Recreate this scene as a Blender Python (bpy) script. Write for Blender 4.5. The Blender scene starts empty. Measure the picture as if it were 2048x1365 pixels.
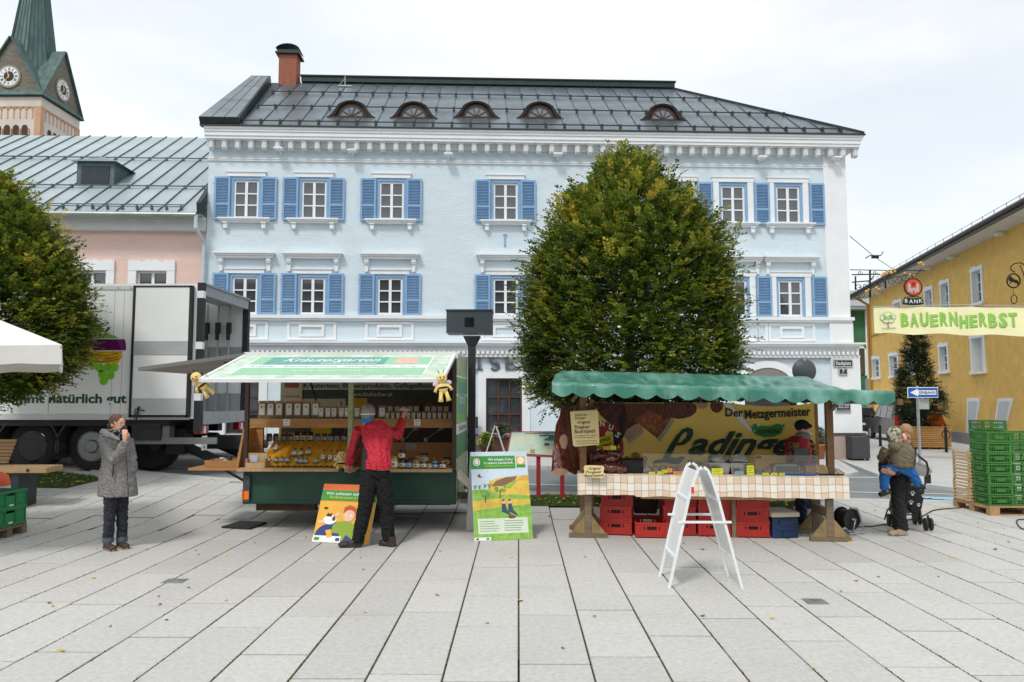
import bpy,bmesh,math,random
import numpy as np
from mathutils import Vector,Matrix,noise
# ---------------------------------------------------------------- camera, sky, sun, exposure
S=bpy.context.scene
COL=S.collection
R=math.radians
rng=random.Random(7)
CAMH,FPX,HOR,VPX=1.75,1500.0,795.0,1037.0
cam_d=bpy.data.cameras.new("camera")
cam=bpy.data.objects.new("camera",cam_d)
COL.objects.link(cam)
cam_d.sensor_width=36.0
cam_d.lens=36.0*FPX/2048.0
cam_d.clip_start=0.05
cam_d.clip_end=3000.0
PITCH=math.atan((HOR-682.5)/FPX)
YAW=math.atan((VPX-1024)/FPX)
cam.location=(0,0,CAMH)
cam.rotation_euler=(math.pi/2+PITCH,0,YAW)
S.camera=cam
W=bpy.data.worlds.new("World")
S.world=W
W.use_nodes=True
SUN_EL,SUN_AZ=R(52),R(205)
def build_world():
 nt=W.node_tree
 for n in list(nt.nodes):
  nt.nodes.remove(n)
 N=nt.nodes.new
 out=N("ShaderNodeOutputWorld")
 bg=N("ShaderNodeBackground")
 bg.inputs["Strength"].default_value=0.10
 sky=N("ShaderNodeTexSky")
 sky.sky_type='NISHITA'
 sky.sun_disc=False
 sky.sun_elevation=SUN_EL
 sky.sun_rotation=SUN_AZ
 sky.air_density=1.0
 sky.dust_density=2.0
 tc=N("ShaderNodeTexCoord")
 mp=N("ShaderNodeMapping")
 mp.inputs["Scale"].default_value=(1.0,1.0,2.6)
 mp.inputs["Location"].default_value=(0.35,0.2,0.1)
 n1=N("ShaderNodeTexNoise")
 n1.inputs["Scale"].default_value=1.7
 n1.inputs["Detail"].default_value=7
 n1.inputs["Roughness"].default_value=0.52
 cr=N("ShaderNodeValToRGB")
 cr.color_ramp.elements[0].position=0.33
 cr.color_ramp.elements[0].color=(0.72,0.72,0.72,1)
 cr.color_ramp.elements[1].position=0.56
 cr.color_ramp.elements[1].color=(1,1,1,1)
 n2=N("ShaderNodeTexNoise")
 n2.inputs["Scale"].default_value=2.6
 n2.inputs["Detail"].default_value=5
 cc=N("ShaderNodeValToRGB")
 cc.color_ramp.elements[0].position=0.32
 cc.color_ramp.elements[0].color=(0.86,0.92,0.97,1)
 cc.color_ramp.elements[1].position=0.62
 cc.color_ramp.elements[1].color=(1.0,1.0,1.0,1)
 mul=N("ShaderNodeMixRGB")
 mul.blend_type='MULTIPLY'
 mul.inputs[0].default_value=1
 mul.inputs[2].default_value=(10.4,10.55,10.7,1)
 sk=N("ShaderNodeMixRGB")
 sk.blend_type='MULTIPLY'
 sk.inputs[0].default_value=1
 sk.inputs[2].default_value=(2.3,2.0,1.65,1)
 mix=N("ShaderNodeMixRGB")
 L=nt.links.new
 L(tc.outputs["Generated"],mp.inputs[0])
 L(mp.outputs[0],n1.inputs["Vector"])
 L(mp.outputs[0],n2.inputs["Vector"])
 L(n1.outputs[0],cr.inputs[0])
 L(n2.outputs[0],cc.inputs[0])
 L(cc.outputs[0],mul.inputs[1])
 L(sky.outputs[0],sk.inputs[1])
 L(cr.outputs[0],mix.inputs[0])
 L(sk.outputs[0],mix.inputs[1])
 L(mul.outputs[0],mix.inputs[2])
 L(mix.outputs[0],bg.inputs[0])
 L(bg.outputs[0],out.inputs[0])
build_world()
sun_d=bpy.data.lights.new("sun",'SUN')
sun_d.energy=1.7
sun_d.angle=R(10)
sun_d.color=(1.0,0.96,0.9)
sun=bpy.data.objects.new("sun",sun_d)
COL.objects.link(sun)
_dir=Vector((math.sin(SUN_AZ)*math.cos(SUN_EL),math.cos(SUN_AZ)*math.cos(SUN_EL),math.sin(SUN_EL)))
sun.rotation_euler=_dir.to_track_quat('Z','Y').to_euler()
S.view_settings.view_transform='Standard'
S.view_settings.look='None'
S.view_settings.exposure=0.06
S.view_settings.gamma=1.0
S.view_settings.use_curve_mapping=False
S.cycles.max_bounces=8
S.cycles.transparent_max_bounces=12
# ---------------------------------------------------------------- picture -> place
CR=cam.rotation_euler.to_matrix()
CO=Vector((0,0,CAMH))
def ray(px,py):
 return CR@Vector(((px-1024)/FPX,-(py-682.5)/FPX,-1))
def at(px,py,Y):
 d=ray(px,py)
 return CO+d*(Y/d.y)
def gnd(px,py,z=0.0):
 d=ray(px,py)
 return CO+d*((z-CAMH)/d.z)
def onplane(px,py,p0,n):
 d=ray(px,py)
 return CO+d*((p0-CO).dot(n)/d.dot(n))
 # ---------------------------------------------------------------- objects
def link(o,parent=None):
 COL.objects.link(o)
 if parent is not None:
  o.parent=parent
 return o
def tag(o,label=None,cat=None,group=None,kind=None):
 if label:o['label']=label
 if cat:o['category']=cat
 if group:o['group']=group
 if kind:o['kind']=kind
 return o
def thing(name,label,cat,loc=(0,0,0),rz=0.0,group=None,rot=None):
 o=bpy.data.objects.new(name,None)
 o.empty_display_size=0.1
 o.location=loc
 o.rotation_euler=rot if rot else(0,0,rz)
 link(o)
 return tag(o,label,cat,group)
def copy_tree(o,parent=None):
 c=o.copy()
 link(c)
 c.parent=parent
 for ch in list(o.children):
  copy_tree(ch,c)
 return c
def inst(src,name,parent,M=None,loc=None):
 """another object sharing src's mesh"""
 o=bpy.data.objects.new(name,src.data)
 link(o,parent)
 if M is not None:o.matrix_local=M
 if loc is not None:o.location=loc
 return o
_fonts={}
def text_geo(body,bold=0.0,shear=0.0,spacing=1.0,res=2):
 key=(body,bold,shear,spacing)
 if key in _fonts:return _fonts[key]
 c=bpy.data.curves.new("t",'FONT')
 c.body=body
 c.size=1.0
 c.offset=bold
 c.shear=shear
 c.space_character=spacing
 c.resolution_u=res
 c.fill_mode='FRONT'
 o=bpy.data.objects.new("t",c)
 COL.objects.link(o)
 dg=bpy.context.evaluated_depsgraph_get()
 dg.update()
 me=bpy.data.meshes.new_from_object(o.evaluated_get(dg))
 vs=[v.co.copy()for v in me.vertices]
 fs=[tuple(p.vertices)for p in me.polygons]
 bpy.data.objects.remove(o)
 bpy.data.curves.remove(c)
 bpy.data.meshes.remove(me)
 x0=min(v.x for v in vs);x1=max(v.x for v in vs)
 y0=min(v.y for v in vs);y1=max(v.y for v in vs)
 _fonts[key]=(vs,fs,x0,x1,y0,y1)
 return _fonts[key]
class MB:
 def __init__(s):
  s.v,s.f,s.m,s.mi=[],[],[],0
  s.M=None
 def add(s,vs,fs,M=None):
  o=len(s.v)
  for v in vs:
   v=Vector(v)
   if M is not None:v=M@v
   if s.M is not None:v=s.M@v
   s.v.append(tuple(v))
  for f in fs:
   s.f.append(tuple(i+o for i in f))
   s.m.append(s.mi)
  return s
 def box(s,x0,x1,y0,y1,z0,z1,M=None):
  if x0>x1:x0,x1=x1,x0
  if y0>y1:y0,y1=y1,y0
  if z0>z1:z0,z1=z1,z0
  return s.add([(x0,y0,z0),(x1,y0,z0),(x1,y1,z0),(x0,y1,z0),(x0,y0,z1),(x1,y0,z1),(x1,y1,z1),(x0,y1,z1)],[(3,2,1,0),(4,5,6,7),(0,1,5,4),(1,2,6,5),(2,3,7,6),(3,0,4,7)],M)
 def cbox(s,x0,x1,y0,y1,z0,z1,c,M=None):
  """box with chamfered vertical and top edges"""
  b0=[(x0,y0+c),(x0+c,y0),(x1-c,y0),(x1,y0+c),(x1,y1-c),(x1-c,y1),(x0+c,y1),(x0,y1-c)]
  b1=[(x0+c,y0+c)]*0
  vs=[(x,y,z0)for x,y in b0]+[(x,y,z1-c)for x,y in b0]
  cx,cy=(x0+x1)/2,(y0+y1)/2
  kx,ky=1-2*c/max(x1-x0,1e-6),1-2*c/max(y1-y0,1e-6)
  vs+=[(cx+(x-cx)*kx,cy+(y-cy)*ky,z1)for x,y in b0]
  fs=[tuple(range(7,-1,-1)),tuple(range(16,24))]
  for k in(0,8):
   for i in range(8):
    j=(i+1)%8
    fs.append((k+i,k+j,k+8+j,k+8+i))
  return s.add(vs,fs,M)
 def quad(s,a,b,c,d,M=None):
  return s.add([a,b,c,d],[(0,1,2,3)],M)
 def poly(s,pts,M=None):
  return s.add(pts,[tuple(range(len(pts)))],M)
 def slab(s,pts,n,t,M=None):
  """extrude a planar polygon by t along n"""
  n=Vector(n).normalized()*t
  k=len(pts)
  vs=[Vector(p)for p in pts]
  vs+=[v+n for v in vs]
  fs=[tuple(range(k)),tuple(range(2*k-1,k-1,-1))]
  for i in range(k):
   j=(i+1)%k
   fs.append((i,i+k,j+k,j))
  return s.add(vs,fs,M)
 def prism(s,pts,y0,y1,M=None):
  """polygon given in x,z; extruded along y"""
  return s.slab([(x,y0,z)for x,z in pts],(0,1,0),y1-y0,M)
 def bar(s,p0,p1,w,h=None,up=(0,0,1)):
  h=w if h is None else h
  p0,p1=Vector(p0),Vector(p1)
  d=(p1-p0)
  if d.length<1e-6:return s
  dn=d.normalized()
  u=Vector(up)
  if abs(dn.dot(u.normalized()))>.98:u=Vector((0,1,0))
  x=dn.cross(u).normalized()*w/2
  z=x.cross(dn).normalized()*h/2
  vs=[p0-x-z,p0+x-z,p0+x+z,p0-x+z,p1-x-z,p1+x-z,p1+x+z,p1-x+z]
  return s.add(vs,[(0,1,2,3),(7,6,5,4),(1,0,4,5),(2,1,5,6),(3,2,6,7),(0,3,7,4)])
 def cyl(s,p0,p1,r0,r1=None,n=12,caps=True):
  r1=r0 if r1 is None else r1
  p0,p1=Vector(p0),Vector(p1)
  d=(p1-p0).normalized()
  u=Vector((0,0,1))if abs(d.z)<.95 else Vector((1,0,0))
  a=d.cross(u).normalized()
  b=d.cross(a)
  vs=[]
  for p,r in((p0,r0),(p1,r1)):
   for i in range(n):
    t=2*math.pi*i/n
    vs.append(p+a*(r*math.cos(t))+b*(r*math.sin(t)))
  fs=[((i+1)%n,i,n+i,n+(i+1)%n)for i in range(n)]
  if caps:
   fs+=[tuple(range(n)),tuple(range(2*n-1,n-1,-1))]
  return s.add(vs,fs)
 def tube(s,pts,r,n=6,caps=True):
  pts=[Vector(p)for p in pts]
  rs=r if isinstance(r,(list,tuple))else[r]*len(pts)
  vs,fs=[],[]
  prev=None
  for k,p in enumerate(pts):
   d=(pts[min(k+1,len(pts)-1)]-pts[max(k-1,0)]).normalized()
   if prev is None:
    u=Vector((0,0,1))if abs(d.z)<.9 else Vector((1,0,0))
    a=d.cross(u).normalized()
   else:
    a=(prev-d*prev.dot(d)).normalized()
   prev=a
   b=d.cross(a)
   for i in range(n):
    t=2*math.pi*i/n
    vs.append(p+(a*math.cos(t)+b*math.sin(t))*rs[k])
  for k in range(len(pts)-1):
   for i in range(n):
    j=(i+1)%n
    fs.append((k*n+j,k*n+i,(k+1)*n+i,(k+1)*n+j))
  if caps:
   fs+=[tuple(range(n)),tuple(range(len(vs)-1,len(vs)-n-1,-1))]
  return s.add(vs,fs)
 def lathe(s,prof,n=16,M=None,c=(0,0,0),sx=1.0,sy=1.0,cap=True):
  vs=[(c[0]+r*sx*math.cos(2*math.pi*i/n),c[1]+r*sy*math.sin(2*math.pi*i/n),c[2]+z)for r,z in prof for i in range(n)]
  fs=[]
  for k in range(len(prof)-1):
   for i in range(n):
    j=(i+1)%n
    fs.append((k*n+i,k*n+j,(k+1)*n+j,(k+1)*n+i))
  if cap:
   fs+=[tuple(range(n-1,-1,-1)),tuple(range(len(vs)-n,len(vs)))]
  return s.add(vs,fs,M)
 def ball(s,c,rx,ry=None,rz=None,n=12,m=8,M=None):
  ry=rx if ry is None else ry
  rz=rx if rz is None else rz
  pr=[(max(math.sin(math.pi*k/m),1e-3),-math.cos(math.pi*k/m))for k in range(m+1)]
  vs=[(c[0]+rx*r*math.cos(2*math.pi*i/n),c[1]+ry*r*math.sin(2*math.pi*i/n),c[2]+rz*z)for r,z in pr for i in range(n)]
  fs=[]
  for k in range(m):
   for i in range(n):
    j=(i+1)%n
    fs.append((k*n+i,k*n+j,(k+1)*n+j,(k+1)*n+i))
  fs+=[tuple(range(n-1,-1,-1)),tuple(range(len(vs)-n,len(vs)))]
  return s.add(vs,fs,M)
 def disc(s,c,r,n=20,M=None,r2=None,y=0,a0=0,a1=2*math.pi):
  """disc / ellipse in x,z facing -y"""
  r2=r if r2 is None else r2
  full=abs(a1-a0-2*math.pi)<1e-6
  k=n if full else n+1
  return s.add([(c[0]+r*math.cos(a0+(a1-a0)*i/n),y,c[1]+r2*math.sin(a0+(a1-a0)*i/n))for i in range(k)],[tuple(range(k))],M)
 def text(s,body,x,z,h,y=0.0,bold=0.0,shear=0.0,w=None,align='L',M=None,rot=0.0,spacing=1.0,th=0.0):
  """letters in the x,z plane facing -y; h = cap height (metres); w squeezes to a width; th = thickness"""
  vs,fs,x0,x1,y0,y1=text_geo(body,bold,shear,spacing)
  k=h/0.70
  kx=k if w is None else w/max(x1-x0,1e-6)
  wid=(x1-x0)*kx
  ox=x-(0 if align=='L' else wid/2 if align=='C' else wid)
  c,sn=math.cos(rot),math.sin(rot)
  pts=[]
  for v in vs:
   a,b=(v.x-x0)*kx+(ox-x),v.y*k
   pts.append((x+a*c-b*sn,y,z+a*sn+b*c))
  if th<=0:
   return s.add(pts,fs,M)
  n=len(pts)
  bk=[(p[0],p[1]+th,p[2])for p in pts]
  ed={}
  for f in fs:
   for i in range(len(f)):
    a,b=f[i],f[(i+1)%len(f)]
    ed[(a,b)]=ed.get((a,b),0)+1
  sides=[(a,b,b+n,a+n)for(a,b)in ed if(b,a)not in ed]
  return s.add(pts+bk,list(fs)+[tuple(j+n for j in reversed(f))for f in fs]+sides,M)
 def build(s,name,mats,parent=None,smooth=False,loc=None,rz=None,M=None,label=None,kind=None,bevel=0.0,auto=None):
  me=bpy.data.meshes.new(name)
  me.from_pydata(s.v,[],s.f)
  if not isinstance(mats,(list,tuple)):mats=[mats]
  for m in mats:me.materials.append(m)
  if len(mats)>1:
   me.polygons.foreach_set("material_index",s.m)
  me.update()
  bm=bmesh.new()
  bm.from_mesh(me)
  if bevel>0:
   bmesh.ops.bevel(bm,geom=[e for e in bm.edges if e.is_manifold and e.calc_face_angle(0)>.5],offset=bevel,segments=1,affect='EDGES',profile=.5)
  if len(bm.faces)<60000:
   bmesh.ops.recalc_face_normals(bm,faces=bm.faces)
  bm.to_mesh(me)
  bm.free()
  if smooth:
   me.polygons.foreach_set("use_smooth",[True]*len(me.polygons))
   if auto is not None:
    me.set_sharp_from_angle(angle=R(auto))
  o=bpy.data.objects.new(name,me)
  link(o,parent)
  if loc is not None:o.location=loc
  if rz is not None:o.rotation_euler.z=rz
  if M is not None:o.matrix_local=M
  if label:o['label']=label
  if kind:o['kind']=kind
  return o
  # ---------------------------------------------------------------- materials
MT={}
def mat(name,col,rough=.6,var=.12,vs=4.0,bump=0.0,bs=60.0,metal=0.0,col2=None,c2=(.45,.6),stretch=(1,1,1),rnd=0.0,spec=.5,trans=0.0,alpha=1.0,ior=1.45,detail=4.0,emit=0.0,dirt=0.0,coat=0.0,world=False):
 if name in MT:return MT[name]
 m=bpy.data.materials.new(name)
 m.use_nodes=True
 nt=m.node_tree
 b=nt.nodes["Principled BSDF"]
 N=nt.nodes.new
 L=nt.links.new
 b.inputs["Roughness"].default_value=rough
 b.inputs["Metallic"].default_value=metal
 b.inputs["Specular IOR Level"].default_value=spec
 b.inputs["Transmission Weight"].default_value=trans
 b.inputs["Alpha"].default_value=alpha
 b.inputs["IOR"].default_value=ior
 b.inputs["Coat Weight"].default_value=coat
 tc=N("ShaderNodeTexCoord")
 mp=N("ShaderNodeMapping")
 mp.inputs["Scale"].default_value=stretch
 src=N("ShaderNodeNewGeometry").outputs["Position"]if world else tc.outputs["Object"]
 L(src,mp.inputs[0])
 n=N("ShaderNodeTexNoise")
 n.inputs["Scale"].default_value=vs
 n.inputs["Detail"].default_value=detail
 n.inputs["Roughness"].default_value=.62
 L(mp.outputs[0],n.inputs["Vector"])
 cr=N("ShaderNodeValToRGB")
 e=cr.color_ramp.elements
 c1=tuple(col)
 if col2 is None:
  e[0].position,e[1].position=.28,.72
  e[0].color=tuple(max(0,c*(1-var))for c in c1)+(1,)
  e[1].color=tuple(c*(1+var)for c in c1)+(1,)
 else:
  e[0].position,e[1].position=c2
  e[0].color=c1+(1,)
  e[1].color=tuple(col2)+(1,)
 L(n.outputs[0],cr.inputs[0])
 cur=cr.outputs[0]
 if rnd>0:
  oi=N("ShaderNodeObjectInfo")
  mr=N("ShaderNodeMapRange")
  mr.inputs["To Min"].default_value=1-rnd
  mr.inputs["To Max"].default_value=1+rnd
  L(oi.outputs["Random"],mr.inputs[0])
  mx=N("ShaderNodeVectorMath")
  mx.operation='SCALE'
  L(cur,mx.inputs[0])
  L(mr.outputs[0],mx.inputs["Scale"])
  cur=mx.outputs[0]
 if dirt>0:
  n3=N("ShaderNodeTexNoise")
  n3.inputs["Scale"].default_value=(.9 if world else vs*.35)
  n3.inputs["Detail"].default_value=8
  n3.inputs["Roughness"].default_value=.7
  L(src,n3.inputs["Vector"])
  r3=N("ShaderNodeValToRGB")
  r3.color_ramp.elements[0].position=.5
  r3.color_ramp.elements[0].color=(1,1,1,1)
  r3.color_ramp.elements[1].position=.8
  r3.color_ramp.elements[1].color=(1-dirt,1-dirt*1.05,1-dirt*1.15,1)
  mm=N("ShaderNodeMixRGB")
  mm.blend_type='MULTIPLY'
  mm.inputs[0].default_value=1
  L(n3.outputs[0],r3.inputs[0])
  L(cur,mm.inputs[1])
  L(r3.outputs[0],mm.inputs[2])
  cur=mm.outputs[0]
 L(cur,b.inputs["Base Color"])
 if bump>0:
  nb=N("ShaderNodeTexNoise")
  nb.inputs["Scale"].default_value=bs
  nb.inputs["Detail"].default_value=5
  L(mp.outputs[0],nb.inputs["Vector"])
  bp=N("ShaderNodeBump")
  bp.inputs["Strength"].default_value=min(1,bump)
  bp.inputs["Distance"].default_value=.02
  L(nb.outputs[0],bp.inputs["Height"])
  L(bp.outputs[0],b.inputs["Normal"])
 if emit>0:
  L(cur,b.inputs["Emission Color"])
  b.inputs["Emission Strength"].default_value=emit
 MT[name]=m
 return m
def C(r,g,b):
 """sRGB 0-255 to linear"""
 f=lambda v:(v/255/12.92)if v<=10 else((v/255+.055)/1.055)**2.4
 return(f(r),f(g),f(b))
def flat(name,rgb,rough=.55,var=.04,**k):
 return mat(name,C(*rgb),rough,var,**k)
white_p=mat("white_trim_paint",(.80,.83,.85),.6,.04,2.0,.15,40,dirt=.10)
glass=mat("window_glass",(.045,.055,.065),.04,.5,.8,spec=.7,coat=.0,ior=1.75)
dark_metal=mat("dark_grey_metal",(.035,.045,.05),.45,.15,3,metal=.3)
black_p=mat("black_plastic",(.012,.012,.014),.5,.2,6)
steel=mat("galvanised_steel",(.42,.44,.45),.38,.15,6,metal=.8)
rubber=mat("tyre_rubber",(.02,.02,.02),.8,.2,8,.3,60)
wood_old=mat("weathered_wood",(.20,.15,.10),.8,.3,5,.5,30,stretch=(1,1,8),rnd=.15)
wood_new=mat("pale_wood",(.50,.34,.18),.7,.18,4,.3,30,stretch=(8,1,1),rnd=.12)
wood_or=mat("orange_spruce_board",(.42,.21,.07),.6,.2,3,.2,20,stretch=(1,6,8),rnd=.05)
# ---------------------------------------------------------------- ground
def gh(x,y):
 """height of the square: level near us, rising gently towards the street and to the left"""
 t=min(1.0,max(0.0,(y-10.5)/6.0))
 return t*max(0.0,.245-.0275*max(-14.0,x))
def G(px,py,dz=0.0):
 z=0.0
 for _ in range(12):
  p=gnd(px,py,z+dz)
  z=gh(p.x,p.y)
 p=gnd(px,py,z+dz)
 return p
def sheet(name,pts,m,dz,step=1.0,label=None,kind='structure',parent=None):
 bm=bmesh.new()
 f=bm.faces.new([bm.verts.new((p[0],p[1],0))for p in pts])
 xs=[p[0]for p in pts];ys=[p[1]for p in pts]
 def cut(a,b,ax,step=step):
  a,b=max(a,-22),min(b,46)
  k=math.floor(a/step)+1
  while k*step<b:
   co=Vector((0,0,0));co[ax]=k*step
   no=Vector((0,0,0));no[ax]=1
   bmesh.ops.bisect_plane(bm,geom=bm.verts[:]+bm.edges[:]+bm.faces[:],plane_co=co,plane_no=no)
   k+=1
 cut(min(xs),max(xs),0)
 cut(max(8,min(ys)),min(20,max(ys)),1,.5)
 for v in bm.verts:
  v.co.z=gh(v.co.x,v.co.y)+dz
 for fc in bm.faces:
  if fc.normal.z<0:fc.normal_flip()
 me=bpy.data.meshes.new(name)
 bm.to_mesh(me)
 bm.free()
 me.materials.append(m)
 o=bpy.data.objects.new(name,me)
 link(o,parent)
 if kind:o['kind']=kind
 if label:o['label']=label
 return o
asphalt=mat("asphalt",(.20,.215,.22),.85,.16,1.2,.5,90,dirt=.12)
m_ground=mat("ground_far",(.16,.17,.13),.9,.2,.3)
m_joint=mat("joint_dirt",(.035,.034,.022),.95,.3,5,.6,60,col2=(.07,.085,.03),c2=(.4,.7))
granite=mat("pale_granite",(.53,.52,.495),.75,.15,24,.35,160,rnd=.07,dirt=.13,detail=8,world=True)
kerb_m=mat("kerb_granite",(.50,.50,.48),.8,.08,8,.3,80,dirt=.1)
pave2=mat("far_pavement",(.48,.485,.48),.8,.07,1.5,.2,60,dirt=.14,world=True)
line_m=mat("road_marking",(.72,.74,.75),.7,.1,6)
blue_m=mat("blue_road_marking",(.30,.50,.68),.7,.15,6)
grass_m=mat("grass_soil",(.055,.085,.02),.9,.3,9,.6,60)
blade_m=mat("grass_blade",(.075,.13,.025),.7,.45,14)
gr=bpy.data.meshes.new("ground")
gr.from_pydata([(-900,-300,-.12),(900,-300,-.12),(900,1500,-.12),(-900,1500,-.12)],[],[(0,1,2,3)])
gr.materials.append(m_ground)
o=link(bpy.data.objects.new("ground",gr));o['kind']='structure'
EDGE=[G(a,b)for a,b in((-900,946),(-300,946),(0,948),(430,959),(1040,985),(1400,993),(1750,1001),(2300,1010),(2900,1020))]
EDGE=[Vector((p.x,p.y))for p in EDGE]
def edge_y(x):
 for a,b in zip(EDGE,EDGE[1:]):
  if a.x<=x<=b.x:
   return a.y+(b.y-a.y)*(x-a.x)/(b.x-a.x)
 return EDGE[0].y if x<EDGE[0].x else EDGE[-1].y
sheet("road",[(-60,9),(60,9),(60,90),(-60,90)],asphalt,-.07)
# square: a bed with its slabs
bed=sheet("paved_square",[(-26,-6),(26,-6)]+[(p.x,p.y)for p in reversed(EDGE)if-26<p.x<26],m_joint,-.03)
kb=MB()
for a,b in zip(EDGE,EDGE[1:]):
 n=max(1,int((b-a).length/1.0))
 for i in range(n):
  p=a.lerp(b,i/n);q=a.lerp(b,(i+1)/n)
  t=(b-a).normalized();nn=Vector((-t.y,t.x))
  q=q-t*.008
  vs=[]
  for s in(p,q):
   for w in(-.16,.16):
    s2=s+nn*w
    vs.append((s2.x,s2.y,gh(s2.x,s2.y)+.006));vs.append((s2.x,s2.y,gh(s2.x,s2.y)-.12))
  kb.add(vs,[(0,2,6,4),(2,3,7,6),(1,0,4,5),(0,1,3,2),(4,6,7,5)])
ko=kb.build("kerb",kerb_m,kind='structure')
GRASS_L=[G(a,b)for a,b in((-700,952),(-300,951),(0,951),(190,957),(205,962),(133,978),(0,976),(-300,975),(-700,975))]
GRASS_M=[G(a,b)for a,b in((975,989),(1300,996),(1590,1004),(1634,1027),(1500,1026),(1200,1014),(985,1012))]
def inside(p,poly):
 c=False
 n=len(poly)
 for i in range(n):
  a,b=poly[i],poly[(i+1)%n]
  if(a.y>p[1])!=(b.y>p[1])and p[0]<(b.x-a.x)*(p[1]-a.y)/(b.y-a.y)+a.x:
   c=not c
 return c
def in_grass(x,y):
 return inside((x,y),GRASS_L)or inside((x,y),GRASS_M)
SW=.476
def make_slabs():
 lens=(.90,1.12,1.38)
 protos=[]
 for L_ in lens:
  b=MB()
  b.cbox(-SW/2+.007,SW/2-.007,-L_/2+.011,L_/2-.011,-.06,0,.003)
  protos.append(b)
 cells=[]
 r=random.Random(3)
 for k in range(-48,48):
  x=(k+.5)*SW
  y=-3.0+r.random()*1.2
  top=edge_y(x)-.05
  while y<top-.25:
   i=r.choice((0,0,1,1,2))
   L_=lens[i]
   yy=min(y+L_,top)
   cells.append((x,y,yy,i))
   y=yy
 def vis(c):
  cy=(c[1]+c[2])/2
  if cy<4.2:return-1
  return 1/cy if abs(c[0]+.05)/cy<.72 else-1
 cells.sort(key=vis,reverse=True)
 mesh={}
 rest=MB()
 for n,(x,y0,y1,i)in enumerate(cells):
  cy=(y0+y1)/2
  if in_grass(x,y0+.15)and in_grass(x,y1-.15):continue
  L_=lens[i]
  sy=(y1-y0)/L_
  z=gh(x,cy)+r.uniform(-.0018,.0018)
  gx=(gh(x+.1,cy)-gh(x-.1,cy))/.2+r.uniform(-.002,.002)
  gy=(gh(x,y1)-gh(x,y0))/(y1-y0)+r.uniform(-.001,.001)
  M=Matrix(((1,0,-gx,x),(0,sy,-gy,cy),(gx,gy*sy,1,z),(0,0,0,1)))
  if n<300 and vis((x,y0,y1,i))>0:
   if i not in mesh:
    o=protos[i].build("slab",granite,bed)
    mesh[i]=o
    o.matrix_basis=M
   else:
    o=inst(mesh[i],"slab",bed)
    o.matrix_basis=M
  else:
   rest.add([tuple(M@Vector(v))for v in protos[i].v],protos[i].f)
 o=rest.build("outlying_slab",granite,bed,kind='stuff')
 # moss in the long joints
 ms=MB()
 for k in range(-24,25):
  x=k*SW
  y=4.0
  top=min(edge_y(x),12.5)
  while y<top:
   if noise.noise(Vector((k*3.1,y*1.3,0)))>-.28:
    w=.004+.007*r.random()+max(0,.008*noise.noise(Vector((k*1.7,y*3,5))))
    xx=x+r.uniform(-.003,.003)
    z=gh(xx,y)
    l=r.uniform(.012,.035)
    hh=z+.001+.006*r.random()
    ms.add([(xx-w,y-l,z-.012),(xx+w,y-l*.7,z-.012),(xx+w*.8,y+l,z-.012),(xx-w,y+l*.8,z-.012),(xx,y,hh)],[(0,1,4),(1,2,4),(2,3,4),(3,0,4)])
   y+=r.uniform(.02,.05)
 mo=ms.build("joint_moss",mat("moss",(.075,.07,.025),.95,.5,30,.4,80),bed,kind='stuff')
make_slabs()
def grass(poly,name,n,seed):
 sheet(name+"_bed",poly,grass_m,.004,kind='structure')
 r=random.Random(seed)
 b=MB()
 x0,x1=min(p.x for p in poly),max(p.x for p in poly)
 y0,y1=min(p.y for p in poly),max(p.y for p in poly)
 x0=max(x0,-13)
 while len(b.v)<n*3:
  x,y=r.uniform(x0,x1),r.uniform(y0,y1)
  if not inside((x,y),poly):continue
  z=gh(x,y)
  a=r.uniform(0,6.28);w=r.uniform(.003,.007);h=r.uniform(.025,.06)
  dx,dy=math.cos(a)*w,math.sin(a)*w
  lx,ly=r.uniform(-.025,.025),r.uniform(-.025,.025)
  b.add([(x-dx,y-dy,z),(x+dx,y+dy,z),(x+lx,y+ly,z+h)],[(0,1,2)])
 return b.build(name,blade_m,kind='stuff')
grass(GRASS_L,"grass_verge",26000,4)
grass(GRASS_M,"grass",18000,5)
def leaves():
 r=random.Random(9)
 b=MB()
 ms=[mat("leaf_yellow",(.55,.42,.05),.7,.3,9),mat("leaf_ochre",(.38,.22,.05),.7,.3,9),mat("leaf_brown",(.14,.08,.035),.8,.3,9)]
 def leaf(x,y,z,s):
  a=r.uniform(0,6.28)
  M=Matrix.Translation((x,y,z))@Matrix.Rotation(a,4,'Z')@Matrix.Rotation(r.uniform(-.5,.5),4,'X')
  b.mi=r.choice((0,0,0,1,2))if s>.02 else 2
  b.add([(-s,0,.006),(-s*.3,-s*.55,.0),(s*.5,-s*.4,.004),(s,0,.012),(s*.5,s*.45,.0),(-s*.3,s*.5,.004)],[(0,1,2,3),(0,3,4,5)],M)
 for poly,n in((GRASS_L,230),(GRASS_M,190)):
  x0,x1=max(-11,min(p.x for p in poly)),max(p.x for p in poly)
  y0,y1=min(p.y for p in poly),max(p.y for p in poly)
  k=0
  while k<n:
   x,y=r.uniform(x0,x1),r.uniform(y0,y1)
   if inside((x,y),poly):
    leaf(x,y,gh(x,y)+.045,r.uniform(.022,.04));k+=1
 for _ in range(60):
  y=r.uniform(5,12);x=r.uniform(-.65,.68)*y
  leaf(x,y,gh(x,y)+.004,r.uniform(.012,.03))
 for(px,py)in((1040,1203),(1870,1050),(1700,1085),(430,962),(1990,1100),(1405,1100),(450,1112),(1750,1022),(1760,1010)):
  p=G(px,py);leaf(p.x,p.y,p.z+.004,.035)
 b.build("fallen_leaf_litter",ms,kind='stuff')
leaves()
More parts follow.
